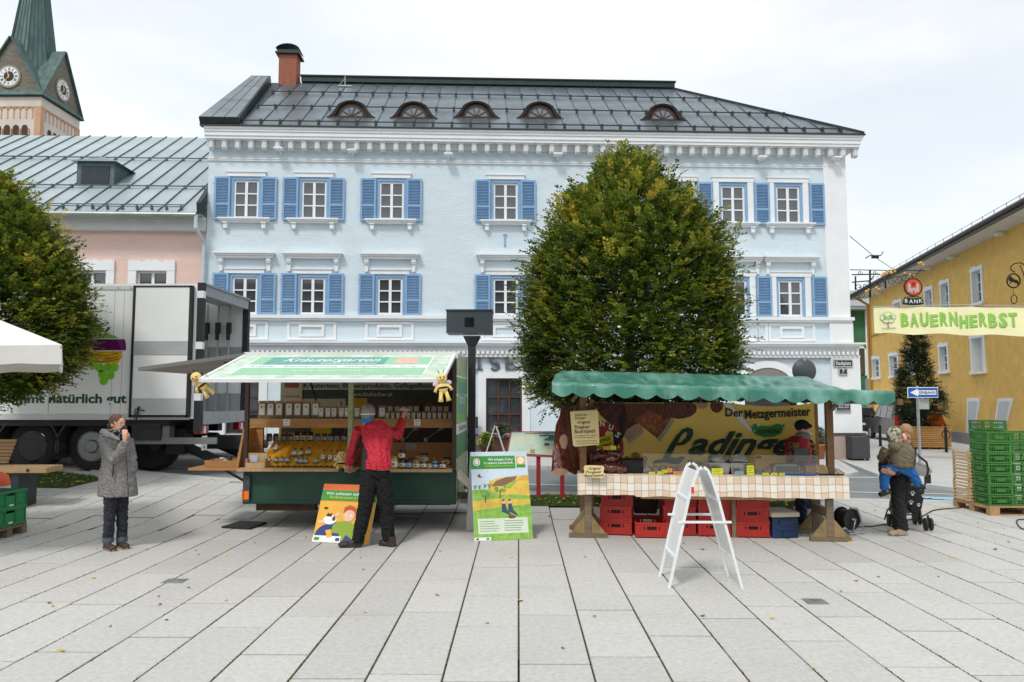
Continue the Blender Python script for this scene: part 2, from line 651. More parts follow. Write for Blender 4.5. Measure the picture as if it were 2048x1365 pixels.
# pavements beyond the road
FRONT=[G(a,b,-.02)for a,b in((-700,890),(300,905),(450,908),(1000,931),(1500,949),(1682,952),(1708,945),(1668,921))]
sheet("building_pavement",[(p.x,p.y)for p in FRONT]+[(10.2,23.5),(-30,21.5)],pave2,.0)
RP=[G(a,b,-.02)for a,b in((1676,917),(1764,951),(1850,970),(1930,980),(2100,1002),(2500,1030))]
sheet("street_paving",[(p.x,p.y)for p in RP]+[(40,14),(40,80),(9.0,80),(10.4,24)],pave2,-.004)
def strip(name,pix,w,m,dz):
 b=MB()
 ps=[G(a,c,-.05)for a,c in pix]
 for p,q in zip(ps,ps[1:]):
  t=Vector((q.x-p.x,q.y-p.y)).normalized();nn=Vector((-t.y,t.x))*w/2
  k=max(1,int((q-p).length))
  for i in range(k):
   a,c=p.lerp(q,i/k),p.lerp(q,(i+1)/k)
   b.add([(a.x-nn.x,a.y-nn.y,gh(a.x-nn.x,a.y-nn.y)+dz),(c.x-nn.x,c.y-nn.y,gh(c.x-nn.x,c.y-nn.y)+dz),(c.x+nn.x,c.y+nn.y,gh(c.x+nn.x,c.y+nn.y)+dz),(a.x+nn.x,a.y+nn.y,gh(a.x+nn.x,a.y+nn.y)+dz)],[(0,1,2,3)])
 return b.build(name,m,kind='structure')
strip("road_line",[(200,940),(1000,966),(1300,974),(1700,983),(1930,988),(2200,992)],.07,line_m,-.062)
strip("road_edge_line",[(1685,954),(1768,954)],.10,line_m,-.062)
strip("blue_parking_mark",[(1846,993),(1862,995),(1880,996),(1915,997)],.34,blue_m,-.058)
def kerb_run(pts,dz):
 b=MB()
 for p,q in zip(pts,pts[1:]):
  p,q=Vector((p[0],p[1],0)),Vector((q[0],q[1],0))
  n=max(1,int((q-p).length));t=(q-p).normalized();nn=Vector((t.y,-t.x,0))*.10
  for i in range(n):
   a,c=p.lerp(q,i/n),p.lerp(q,(i+1)/n)-t*.008
   vs=[]
   for s in(a,c):
    for w in(nn,-nn):
     k=s+w;z=gh(k.x,k.y);vs+=[(k.x,k.y,z+dz),(k.x,k.y,z-.12)]
   b.add(vs,[(0,2,6,4),(2,3,7,6),(1,0,4,5),(0,1,3,2),(4,6,7,5)])
 return b.build("kerb",kerb_m,kind='structure')
kerb_run(FRONT,.008);kerb_run(RP,.004)
# drain covers in the slabs
def drain(px,py,w,l,label):
 p=G(px,py)
 b=MB()
 b.box(-w/2,w/2,-l/2,l/2,-.02,.004)
 f=b.build("cover_frame",None or steel)
 t=thing("drain_cover",label,"drain cover",(p.x,p.y,p.z+.002))
 f.parent=t
 b=MB()
 b.box(-w/2+.02,w/2-.02,-l/2+.02,l/2-.02,-.01,.007)
 for i in range(5):
  b.box(-w/2+.05+i*(w-.1)/5,-w/2+.07+i*(w-.1)/5,-l/2+.04,l/2-.04,.007,.009)
 b.build("plate",mat("worn_steel",(.30,.31,.31),.5,.25,9,.3,60,metal=.6),t)
drain(1630,1204,.18,.17,"small square metal cover in the paving right of the white folding sign")
drain(350,1163,.20,.16,"small metal cover in the paving in front of the woman in grey")
# ---------------------------------------------------------------- blue building
YR,YL=21.6,20.7
PL=at(409,600,YL);PR=at(1696,600,YR)
PL.z=PR.z=0
U=(PR-PL).normalized()
BACK=Vector((-U.y,U.x,0))
FL=(PR-PL).length
FM=Matrix(((U.x,BACK.x,0,PL.x),(U.y,BACK.y,0,PL.y),(0,0,1,0),(0,0,0,1)))
FMI=FM.inverted()
def fp(px,py,off=0.0):
 """pixel -> (u, z) on the plane 'off' metres in front of the wall"""
 p=FMI@onplane(px,py,PL-BACK*off,BACK)
 return p.x,p.z
FRZ=math.atan2(U.y,U.x)
blue_wall=mat("pale_blue_roughcast",(.635,.735,.80),.85,.05,1.2,.6,9,stretch=(1,1,4),dirt=.10)
blue_shut=mat("blue_shutter_paint",(.225,.395,.61),.5,.08,3,dirt=.05)
blue_shut2=mat("blue_louvre_paint",(.18,.325,.53),.5,.10,5)
zinc=mat("dark_zinc_roof",(.145,.182,.205),.34,.3,1.6,.1,12,metal=.5,rnd=.13,dirt=.22)
zinc_light=mat("light_zinc_roof",(.40,.47,.50),.42,.12,1.2,.1,10,metal=.35,rnd=.05,dirt=.12)
copper_dark=mat("dark_roof_edge",(.03,.045,.045),.5,.2,4,metal=.4)
stone_pl=mat("pink_stone_plinth",(.42,.33,.29),.8,.16,25,.3,60)
corb_m=mat("bracket_stucco",(.62,.64,.64),.7,.06,6,.1,50)
def wall_holes(b,x0,x1,z0,z1,holes,depth,y=0.0):
 """front face with rectangular openings and their reveals"""
 xs=sorted(set([x0,x1]+[h[0]for h in holes]+[h[1]for h in holes]))
 zs=sorted(set([z0,z1]+[h[2]for h in holes]+[h[3]for h in holes]))
 xs=[x for x in xs if x0<=x<=x1];zs=[z for z in zs if z0<=z<=z1]
 for i in range(len(xs)-1):
  for j in range(len(zs)-1):
   cx,cz=(xs[i]+xs[i+1])/2,(zs[j]+zs[j+1])/2
   if any(h[0]<cx<h[1]and h[2]<cz<h[3]for h in holes):continue
   b.quad((xs[i],y,zs[j]),(xs[i+1],y,zs[j]),(xs[i+1],y,zs[j+1]),(xs[i],y,zs[j+1]))
 for a,c,d,e in holes:
  b.quad((a,y,d),(a,y+depth,d),(a,y+depth,e),(a,y,e))
  b.quad((c,y,d),(c,y,e),(c,y+depth,e),(c,y+depth,d))
  b.quad((a,y,e),(a,y+depth,e),(c,y+depth,e),(c,y,e))
  b.quad((a,y,d),(c,y,d),(c,y+depth,d),(a,y+depth,d))
BLD=thing("town_house","pale blue three storey building with blue shutters and a dark metal hipped roof","building",PL,FRZ)
# heights from the middle of the wall
def fz(py,px=1010):return fp(px,py)[1]
def fu(px,py=400):return fp(px,py)[0]
ZT0,ZT1=fz(442),fz(360)
ZM0,ZM1=fz(631),fz(551)
WT=[492,628,783,1011,1240,1352,1466,1576]
WM=[489,625,780,1011,1240,1352,1470,1581]
WW=.84
Z_E=fp(1010,258,.42)[1]
Z_SC=fz(633);Z_DC0,Z_DC1=fz(706),fz(685)
holes=[]
for p in WT:holes.append((fu(p,400)-WW/2,fu(p,400)+WW/2,ZT0,ZT1))
for p in WM:holes.append((fu(p,590)-WW/2,fu(p,590)+WW/2,ZM0,ZM1))
GW=[(972,1044,757,867),(452,518,757,867),(700,770,757,867)]
gh_=[]
for a,c,d,e in GW:
 gh_.append((fu(a,800),fu(c,800),fz(e),fz(d)))
ARC=(fu(1487,800),fu(1586,800))
holes+=gh_
holes.append((ARC[0],ARC[1],-.2,fz(765)))
b=MB()
wall_holes(b,0,FL,-.3,Z_E-.25,holes,.22)
# side and back walls
D_B=8.8
b.quad((FL,0,-.3),(FL,D_B,-.3),(FL,D_B,Z_E-.2),(FL,0,Z_E-.2))
b.quad((0,0,-.3),(0,0,Z_E),(0,D_B,Z_E),(0,D_B,-.3))
b.quad((0,D_B,-.3),(0,D_B,Z_E),(FL,D_B,Z_E),(FL,D_B,-.3))
b.build("wall",blue_wall,BLD)
def window_geo(w,h,cols,rows,fr=.055,mull=.035,fmat=white_p,gm=glass,mid=.075,name="window",fill=None):
 """a casement window (frame + panes) as part + sub-parts; origin bottom centre, facing -y"""
 f=MB()
 f.box(-w/2,-w/2+fr,-.03,.05,0,h);f.box(w/2-fr,w/2,-.03,.05,0,h)
 f.box(-w/2+fr,w/2-fr,-.03,.05,0,fr);f.box(-w/2+fr,w/2-fr,-.03,.05,h-fr,h)
 iw=w-2*fr
 xs=[]
 for i in range(1,cols):
  x=-w/2+fr+iw*i/cols
  t=mid if(cols==2)else mull
  f.box(x-t/2,x+t/2,-.035,.045,fr,h-fr)
 for j in range(1,rows):
  z=fr+(h-2*fr)*j/rows
  f.box(-w/2+fr,w/2-fr,-.025,.03,z-mull/2,z+mull/2)
 g=[]
 for i in range(cols):
  for j in range(rows):
   g.append((-w/2+fr+iw*(i+.5)/cols,fr+(h-2*fr)*(j+.5)/rows,iw/cols,(h-2*fr)/rows))
 return f,g
PANES={}
def add_window(parent,M,w,h,cols=2,rows=3,fmat=white_p,gm=glass,key=None,**k):
 key=(round(w,3),round(h,3),cols,rows,fmat.name,gm.name)
 if key not in PANES:
  f,g=window_geo(w,h,cols,rows,fmat=fmat,**k)
  o=f.build("window",fmat,parent,M=M)
  pb=MB()
  pb.box(-g[0][2]/2,g[0][2]/2,-.003,.003,-g[0][3]/2,g[0][3]/2)
  po=None
  for x,z,pw,ph in g:
   if po is None:
    po=pb.build("pane",gm,o);po.location=(x,.012,z);first=po
   else:
    inst(po,"pane",o,loc=(x,.012,z))
  PANES[key]=(o,po,g)
  return o
 src,po,g=PANES[key]
 o=inst(src,"window",parent,M)
 for x,z,pw,ph in g:
  inst(po,"pane",o,loc=(x,.012,z))
 return o
 # rooms behind the glass
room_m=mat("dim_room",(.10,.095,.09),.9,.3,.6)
curt_m=mat("beige_curtain",(.42,.36,.26),.9,.1,3,stretch=(6,1,1))
rb=MB();cb=MB()
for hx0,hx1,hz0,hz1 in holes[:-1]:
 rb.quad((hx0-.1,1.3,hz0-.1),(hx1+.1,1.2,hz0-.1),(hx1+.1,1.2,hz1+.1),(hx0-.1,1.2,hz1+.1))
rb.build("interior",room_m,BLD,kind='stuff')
rw_=random.Random(12)
for k_,(hx0,hx1,hz0,hz1)in enumerate(holes[8:16]):
 if k_ in(0,1,2,7):
  cb=MB();n_=24
  vs=[(hx0+(hx1-hx0)*i/n_,.35+.02*math.sin(i*2.2),z_)for z_ in(hz0,hz0+(hz1-hz0)*(.42,.9,.38,.5)[(0,1,2,7).index(k_)])for i in range(n_+1)]
  cb.add(vs,[(i,i+1,n_+2+i,n_+1+i)for i in range(n_)]);cb.build("curtain",curt_m,BLD)
glass_w=mat("window_glass_clear",(.33,.36,.38),.03,.1,.8,spec=.9,trans=.75,ior=1.45)
SH={}
def shutter(parent,x,z,w,h,flip=False):
 key=(round(w,3),round(h,3))
 if key not in SH:
  f=MB()
  r_=.055
  f.box(0,r_,-.02,.02,0,h);f.box(w-r_,w,-.02,.02,0,h)
  for zz in(0,h*.36-r_/2,h-r_):f.box(r_,w-r_,-.02,.02,zz,zz+r_)
  f.box(-.012,0,-.03,0,h*.12,h*.12+.05);f.box(-.012,0,-.03,0,h*.82,h*.82+.05)
  s=f.build("shutter",blue_shut,parent)
  l=MB()
  for za,zb in((r_,h*.36-r_/2),(h*.36+r_/2,h-r_)):
   n=int((zb-za)/.042)
   for i in range(n):
    zc=za+(i+.5)*(zb-za)/n
    l.add([(r_,-.014,zc-.018),(w-r_,-.014,zc-.018),(w-r_,.012,zc+.016),(r_,.012,zc+.016)],[(0,1,2,3)])
   l.quad((r_,.014,za),(w-r_,.014,za),(w-r_,.014,zb),(r_,.014,zb))
  lo=l.build("louvres",blue_shut2,s,kind='stuff')
  s.location=(x,-.05,z)
  SH[key]=(s,lo)
  return s
 s0,l0=SH[key]
 s=inst(s0,"shutter",parent,loc=(x,-.05,z))
 inst(l0,"louvres",s)['kind']='stuff'
 return s
br_b=MB()
br_b.prism([(-.055,0),(.055,0),(.055,-.10),(.045,-.17),(-.045,-.17),(-.055,-.10)],-.12,0)
br_b.prism([(-.065,0),(.065,0),(.065,-.03),(-.065,-.03)],-.15,-.12)
sill_br=None
hood_br=None
def small_bracket(parent,x,y,z,kind):
 global sill_br,hood_br
 if kind=='s':
  if sill_br is None:
   sill_br=br_b.build("sill_bracket",white_p,parent);sill_br.location=(x,y,z);return
  inst(sill_br,"sill_bracket",parent,loc=(x,y,z))
 else:
  if hood_br is None:
   q=MB()
   q.box(-.06,.06,-.13,0,-.10,0);q.box(-.05,.05,-.11,0,-.14,-.10)
   q.prism([(-.05,-.14),(.05,-.14),(.04,-.36),(-.04,-.36)],-.06,0)
   hood_br=q.build("hood_bracket",white_p,parent);hood_br.location=(x,y,z);return
  inst(hood_br,"hood_bracket",parent,loc=(x,y,z))
SHW=.44
def house_window(uc,z0,z1,row,right_style=False,shutters='LR'):
 h=z1-z0
 # blue outer box frame inside the opening
 f=MB()
 t=.07
 f.box(uc-WW/2,uc-WW/2+t,-.012,.10,z0,z1);f.box(uc+WW/2-t,uc+WW/2,-.012,.10,z0,z1)
 f.box(uc-WW/2+t,uc+WW/2-t,-.012,.10,z1-.09,z1)
 f.build("outer_frame",blue_shut,BLD)
 add_window(BLD,Matrix.Translation((uc,.06,z0+.005)),WW-2*t,h-.10)
 # white surround
 s=MB()
 if right_style:
  for sg in(-1,1):
   s.box(uc+sg*(WW/2+.002),uc+sg*(WW/2+.17),-.045,0,z0,z1+.002)
  s.box(uc-WW/2-.19,uc+WW/2+.19,-.055,0,z1+.002,z1+.13)
  s.box(uc-WW/2-.21,uc+WW/2+.21,-.08,0,z1+.13,z1+.16)
 else:
  s.box(uc-WW/2-.12,uc+WW/2+.12,-.045,0,z1+.002,z1+.12)
  s.box(uc-WW/2-.15,uc+WW/2+.15,-.075,0,z1+.12,z1+.15)
 s.build("window_surround",white_p,BLD)
 if row=='t':
  q=MB()
  q.box(uc-.72,uc+.72,-.20,0,z0-.05,z0-.008);q.box(uc-.69,uc+.69,-.16,0,z0-.09,z0-.05)
  q.box(uc-.66,uc+.66,-.12,0,z0-.13,z0-.09)
  q.build("window_sill",white_p,BLD)
  for sg in(-1,1):small_bracket(BLD,uc+sg*.53,0,z0-.13,'s')
 else:
  q=MB()
  zt=z1+.47
  q.box(uc-.84,uc+.84,-.24,0,zt+.07,zt+.11);q.box(uc-.80,uc+.80,-.19,0,zt+.02,zt+.07)
  q.box(uc-.77,uc+.77,-.14,0,zt-.04,zt+.02)
  q.build("window_hood",white_p,BLD)
  for sg in(-1,1):small_bracket(BLD,uc+sg*.66,0,zt-.04,'h')
 off=.20 if right_style else.01
 zs=z0-.05 if row=='t' else z0-.02
 hs=h+.03
 if 'L' in shutters:shutter(BLD,uc-WW/2-off-SHW,zs,SHW,hs)
 if 'R' in shutters:shutter(BLD,uc+WW/2+off,zs,SHW,hs)
for i,p in enumerate(WT):
 house_window(fu(p,400),ZT0,ZT1,'t',i>=5,('LR','L','LR','R','R')[max(0,i-3)])
for i,p in enumerate(WM):
 house_window(fu(p,590),ZM0,ZM1,'m',i>=5,('LR','L','LR','R','R')[max(0,i-3)])
 # ground floor windows
brown_f=mat("brown_window_frame",(.10,.045,.025),.5,.15,6)
for gi,(a,c,d,e)in enumerate(gh_):
 w,h=c-a,e-d
 add_window(BLD,Matrix.Translation(((a+c)/2,.10,d)),w,h,3,3,fmat=brown_f,fr=.045,mid=.05)
 s=MB()
 s.box(a-.22,a,-.05,0,d-.07,e+.002);s.box(c,c+.22,-.05,0,d-.07,e+.002);s.box(a-.22,c+.22,-.05,0,e+.002,e+.24)
 s.build("ground_floor_surround",white_p,BLD)
 # arch
s=MB()
ax0,ax1=ARC;am=(ax0+ax1)/2;zs_=fz(772,1530);zt_=fz(722,1530)
ro=(fu(1600,760)-fu(1473,760))/2
n=20
outer=[(am+ro*math.cos(math.pi*i/n),zs_+(zt_-zs_)*math.sin(math.pi*i/n))for i in range(n+1)]
inner=[(am+(ro-.22)*math.cos(math.pi*i/n),zs_+(zt_-zs_-.2)*math.sin(math.pi*i/n))for i in range(n+1)]
for i in range(n):
 s.prism([outer[i],outer[i+1],inner[i+1],inner[i]],-.06,.0)
s.box(am-ro,am-ro+.22,-.06,0,0,zs_);s.box(am+ro-.22,am+ro,-.06,0,0,zs_)
s.build("arch_surround",white_p,BLD)
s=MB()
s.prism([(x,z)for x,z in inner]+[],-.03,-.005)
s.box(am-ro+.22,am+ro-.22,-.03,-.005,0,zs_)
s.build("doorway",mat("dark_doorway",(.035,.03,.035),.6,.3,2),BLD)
s=MB()
for i in range(n//2+6):
 pass
s.prism([(x,z)for x,z in inner[2:-2]],-.034,-.031)
s.build("arch_lining",mat("grey_lining",(.22,.21,.20),.7,.1,3),BLD)
# cornices, string courses, frieze
t=MB()
t.box(-.10,FL+.10,-.16,0,Z_SC-.09,Z_SC);t.box(-.06,FL+.06,-.10,0,Z_SC-.15,Z_SC-.09)
t.build("string_course",white_p,BLD)
t=MB()
t.box(-.10,FL+.34,-.30,0,Z_DC1-.05,Z_DC1+.0);t.box(-.06,FL+.28,-.24,0,Z_DC1-.11,Z_DC1-.05);t.box(-.02,FL+.2,-.08,0,Z_DC0-.13,Z_DC1-.11)
t.box(-.04,FL+.24,-.12,0,Z_DC0-.13,Z_DC0-.06)
t.build("dentil_cornice",white_p,BLD)
t=MB()
nd=int((FL+.2)/.135)
for i in range(nd):
 x=i*.135+.03
 t.box(x,x+.075,-.19,-.08,Z_DC0-.045,Z_DC0+.045)
t.build("dentils",white_p,BLD,kind='stuff')
# frieze panels
zf0,zf1=Z_DC1+.05,Z_SC-.17
def panel(u0,u1,inner_=True):
 t=MB()
 wd=.075
 def rect(a,c,d,e,y=-.035):
  t.box(a,a+wd,y,0,d,e);t.box(c-wd,c,y,0,d,e);t.box(a+wd,c-wd,y,0,d,d+wd);t.box(a+wd,c-wd,y,0,e-wd,e)
 rect(u0,u1,zf0,zf1)
 if inner_:
  w=u1-u0
  rect(u0+w*.24,u1-w*.24,zf0+wd+.01,zf1-wd-.01,-.05)
 t.build("frieze_panel",white_p,BLD)
for p in WM:
 u=fu(p,590)
 panel(u-.68,u+.68)
panel(fu(1512,660),fu(1535,660),False)
# top architrave lines and eaves cornice
Z1_,Z2_=fz(300),fz(326)
t=MB()
t.box(-.02,FL+.05,-.07,0,Z1_-.05,Z1_+.01);t.box(-.04,FL+.07,-.10,0,Z1_+.01,Z1_+.05)
t.build("upper_moulding",white_p,BLD)
t=MB()
t.box(-.02,FL+.04,-.04,0,Z2_-.05,Z2_);t.box(-.02,FL+.04,-.06,0,Z2_,Z2_+.025)
t.build("lower_moulding",white_p,BLD)
ZS=fp(1010,283,.40)[1]
t=MB()
OV=.36
def cornice_run(z0,z1,ov):
 t.box(-.02,FL+ov,-ov,0.0,z0,z1)
 t.box(FL,FL+ov,0,D_B,z0,z1)
_h=(Z_E-.03-ZS)/4;cornice_run(ZS,ZS+_h,OV-.03);cornice_run(ZS+_h,ZS+2.4*_h,OV);cornice_run(ZS+2.4*_h,ZS+3.2*_h,OV+.03);cornice_run(ZS+3.2*_h,Z_E-.035,OV+.06)
t.box(-.02,FL+.12,-.12,0,Z1_+.05,ZS);
t.build("eaves_cornice",white_p,BLD)
t=MB();t.box(-.12,FL+OV+.10,-OV-.10,-OV+.1,Z_E-.035,Z_E+.0);t.box(FL+OV-.1,FL+OV+.10,-OV+.1,D_B,Z_E-.035,Z_E)
t.build("roof_edge_flashing",copper_dark,BLD)
cb_=MB()
zc=ZS
cb_.prism([(-.075,0),(.075,0),(.075,-.17),(.06,-.27),(-.06,-.27),(-.075,-.17)],-.26,-.12)
cb_.box(-.09,.09,-.30,-.12,-.045,0)
cb_.box(-.05,.05,-.285,-.26,-.24,-.05)
first=None
nc=51
for i in range(nc):
 x=.14+i*(FL+.10)/(nc-1)
 if first is None:
  first=cb_.build("eaves_bracket",corb_m,BLD);first.location=(x,0,zc-.002)
 else:inst(first,"eaves_bracket",BLD,loc=(x,0,zc-.002))
 # corner pilaster and plinth
pu0=fu(1650,500)
t=MB()
t.box(pu0,FL+.03,-.05,0,Z_SC+.003,Z1_-.06)
t.box(pu0+.03,FL+.08,-.09,0,Z_DC1+.003,Z_SC-.16)
t.box(pu0+.02,FL+.22,-.14,0,fz(868,1690)+.03,Z_DC0-.14)
t.box(FL+.005,FL+.22,0,1.0,fz(868,1690)+.03,Z_DC0-.14)
t.box(FL,FL+.06,0,.7,Z_SC,Z1_)
t.build("corner_pilaster",white_p,BLD)
t=MB();t.box(pu0-.02,FL+.30,-.19,0,fz(868,1690)-.03,fz(868,1690)+.03)
t.build("plinth_ledge",mat("dark_stone",(.06,.055,.055),.6,.1,9),BLD)
t=MB();t.box(pu0+.02,FL+.25,-.16,0,-.1,fz(868,1690)-.03)
t.box(-.02,fu(1470,860),-.06,0,-.1,fz(869,1000)-.005)
t.build("plinth",stone_pl,BLD)
# lettering on the ground floor
letter_m=mat("dark_letter",(.10,.11,.13),.5,.1,6)
for ch,px in(("F",850),("F",883),("E",915),("I",958),("S",989),("E",1021),("N",1056)):
 lb=MB()
 # slab-serif letters built as bars
 k=fz(712)-fz(741)
 z0=fz(741)
 u=fu(px,725)
 w=.30
 st,th=.085,.045
 def B(x0,x1,a,c):lb.box(u+x0,u+x1,-.09,-.03,z0+a*k,z0+c*k)
 if ch in "EF":
  B(-w/2,-w/2+st,0,1);B(-w/2+st,w/2,.89,1);B(w/2-.04,w/2,.74,.89);B(-w/2+st,w/4,.45,.56);B(w/4-.03,w/4,.38,.63)
  if ch=="E":B(-w/2+st,w/2,0,.11);B(w/2-.04,w/2,.11,.27)
  else:B(-w/2-.03,-w/2+st+.03,-.0,.07)
  B(-w/2-.04,-w/2,.93,1)
 elif ch=="I":
  B(-st/2,st/2,0,1);B(-.11,.11,-.001,.08);B(-.11,.11,.92,1.001)
 elif ch=="N":
  B(-w/2,-w/2+.05,0,1);B(w/2-.05,w/2,0,1);lb.prism([(u-w/2+.05,z0+k),(u-w/2+.14,z0+k),(u+w/2-.05,z0),(u+w/2-.14,z0)][::-1],-.088,-.032)
 else:
  pts=[]
  for i in range(15):
   a=-2.6+i*(3.9)/14
   pts.append((.105*math.cos(a),.27+.25*math.sin(a)))
  top=[(-x,1-z)for x,z in pts]
  path=pts+top[::-1]
  rr=[.032+.02*math.sin(math.pi*min(1,i/(len(path)-1)))for i in range(len(path))]
  lb.tube([(u+x*1.05,-.06,z0+z*k)for x,z in path],rr,6)
 if ch=="F" and px<900:continue
 lb.build("letter",letter_m,BLD)
 # wall anchor
t=MB();ux,uz=fp(1010,480)
t.box(ux-.02,ux+.02,-.03,0,uz-.16,uz+.13);t.box(ux-.05,ux+.05,-.03,0,uz+.13,uz+.16);t.cyl((ux,-.03,uz-.17),(ux,0,uz-.17),.035)
t.build("wall_anchor",blue_shut,BLD)
# floodlights under the eaves
fl=None
for px,py in((559,300),(705,304),(897,311),(1115,311),(1522,317),(1672,318)):
 x,z=fp(px,py,.2)
 q=MB()
 q.box(-.12,.12,-.12,.10,-.015,.03);q.box(-.10,.10,-.10,.08,-.03,-.015)
 q.box(-.02,.02,0,.22,-.05,-.03);q.box(-.03,.03,.19,.22,-.09,.03)
 tloc=FM@Vector((x,-.26,z))
 if fl is None:
  fl=q.build("floodlight",white_p)
  fo=fl
 else:
  fo=inst(fl,"floodlight",None)
 fo.matrix_world=Matrix.Translation(tloc)@Matrix.Rotation(FRZ,4,'Z')
 tag(fo,{559:"small white lamp under the eaves above the leftmost windows",705:"white lamp on the blue wall left of the third upper window",897:"white lamp under the eaves between the third and fourth upper windows",1115:"white lamp under the eaves just left of the round tree's top",1522:"white lamp under the eaves between the two rightmost upper windows",1672:"white lamp at the blue building's right corner under the cornice"}[px],"lamp","lamps along the top of the blue wall")
 # roof
TA=math.tan(R(35))
E0=Vector((0,-OV-.06,Z_E+.01))
NR=Vector((0,-TA,1)).normalized()
def rp(px,py,up=0.0):
 """pixel -> local point on the front roof plane"""
 p=FMI@onplane(px,py,FM@(E0+NR*up),FM.to_3x3()@NR)
 return p
def rz_at(y):return E0.z+(y-E0.y)*TA
ridge_y=rp(1000,172).y
uRL=-.02;uRR=FL+OV+.06
uridgeR=rp(1337,173).x
u_fire=rp(520,200).x
t=MB()
yb=2*ridge_y-E0.y
zr=rz_at(ridge_y)
t.add([(uRL,E0.y,E0.z-.03),(uRR,E0.y,E0.z-.03),(uridgeR,ridge_y,zr-.03),(uRL,ridge_y,zr-.03),(uRL,yb,E0.z-.03),(uRR,yb,E0.z-.03)],[(0,1,2,3),(3,2,5,4),(1,5,2),(0,3,4)])
roof=t.build("roof",copper_dark,BLD)
# standing-seam panels between the snow-guard lines
def v_split(yy):
 return yy
lines_y=[E0.y,rp(1000,232).y,rp(1000,199).y,ridge_y-.05]
lines_y=[E0.y+(ridge_y-E0.y)*f for f in(0,.34,.68,.985)]
pw=.535
u=.95
gq=MB()
def hip_u(y):
 return uRR+(uridgeR-uRR)*(y-E0.y)/(ridge_y-E0.y)
def left_u(y):
 return.95-.45*(y-E0.y)/(ridge_y-E0.y)
def panel_quad(x0,x1,ya,yb_):
 xa0,xb0=max(x0,0),max(x0,0)
 e=.012
 lim_a,lim_b=hip_u(ya),hip_u(yb_)
 pts=[]
 if x0>=lim_a:return None
 pts=[(x0+e,ya),(min(x1-e,lim_a),ya)]
 if x1-e>lim_a:
  pass
 if x0+e<lim_b:
  pts+=[(min(x1-e,lim_b),yb_)]if x1-e<=lim_b else[(lim_b,yb_)]
  if x1-e>lim_b and x1-e<lim_a:
   yy=E0.y+(x1-e-uRR)/(uridgeR-uRR)*(ridge_y-E0.y)
   pts.insert(2,(x1-e,yy))
  pts+=[(x0+e,yb_)]
 else:
  yy=E0.y+(x0+e-uRR)/(uridgeR-uRR)*(ridge_y-E0.y)
  if x1-e<lim_a:
   y2=E0.y+(x1-e-uRR)/(uridgeR-uRR)*(ridge_y-E0.y)
   pts+=[(x1-e,y2)]
  pts+=[(x0+e,yy)]
 return pts
x=.98
std={}
sm=MB()
k=0
while x<uRR:
 for j in range(3):
  ya,yb_=lines_y[j],lines_y[j+1]-.01
  pts=panel_quad(x,x+pw,ya,yb_)
  if not pts or len(pts)<3:continue
  full=len(pts)==4 and abs(pts[2][0]-(x+pw-.012))<1e-4 and abs(pts[2][1]-yb_)<1e-4 and abs(pts[1][0]-(x+pw-.012))<1e-4
  if full and j in std:
   inst(std[j][0],"roof_panel",roof,loc=(x-std[j][1],0,0))
  else:
   q=MB()
   q.slab([(px_,py_,rz_at(py_)-.012)for px_,py_ in pts],NR,.014)
   o=q.build("roof_panel",zinc,roof)
   if full:std[j]=(o,x)
   # seam
 ye=ridge_y-.03
 if x>uridgeR:
  ye=E0.y+(x-uRR)/(uridgeR-uRR)*(ridge_y-E0.y)
 if ye>E0.y+.1:
  sm.bar((x,E0.y,rz_at(E0.y)+.012),(x,ye,rz_at(ye)+.012),.012,.05,up=NR)
 for j in(0,1,2):
  yy=lines_y[j]+.12 if j==0 else lines_y[j]
  if yy<ye-.1:
   zz=rz_at(yy)
   gq.box(x-.035,x+.035,yy-.04,yy+.04,zz,zz+.12)
 x+=pw
 k+=1
sm.build("roof_seams",zinc,roof,kind='stuff')
for j in(0,1,2):
 yy=lines_y[j]+(.12 if j==0 else 0)
 gq.bar((1.0,yy,rz_at(yy)+.09),(hip_u(yy)-.3,yy,rz_at(yy)+.09),.025,.03)
gq.build("snow_guard",copper_dark,BLD)
q=MB()
q.box(rp(600,170).x,uridgeR+.1,ridge_y-.16,ridge_y+.16,zr-.02,zr+.16);q.box(rp(600,170).x-.03,uridgeR+.14,ridge_y-.2,ridge_y+.2,zr+.16,zr+.20)
q.build("ridge_cap",copper_dark,BLD)
q=MB()
q.bar((uRR,E0.y,E0.z+.03),(uridgeR,ridge_y,zr+.03),.10,.06)
q.build("hip_cap",copper_dark,BLD)
# raised firewall strip at the left
q=MB()
def raised(pts,t_):q.slab([(a,c,rz_at(c)+.0)for a,c in pts],NR,t_)
raised([(-.12,E0.y),(.98,E0.y),(.52,ridge_y),(-.12,ridge_y)],.20)
fw=q.build("firewall_roof",copper_dark,BLD)
first=None
for i,(a,c,w0,w1)in enumerate(((0,.33,0,1),(.33,.66,0,1),(.66,1,0,1))):
 for s0,s1 in((0,.36),(.36,.70),(.70,.98)):
  ya,yb_=E0.y+(ridge_y-E0.y)*s0,E0.y+(ridge_y-E0.y)*s1-.02
  pts=[]
  for fx,yy in((a,ya),(c,ya),(c,yb_),(a,yb_)):
   le=-.1;re=.94-.45*(yy-E0.y)/(ridge_y-E0.y)
   xx=le+(re-le)*fx+(.012 if fx==a else-.012)
   pts.append((xx,yy,rz_at(yy)))
  qq=MB();qq.slab([tuple(Vector(p_)+NR*.20)for p_ in pts],NR,.012)
  qq.build("roof_panel",zinc,fw)
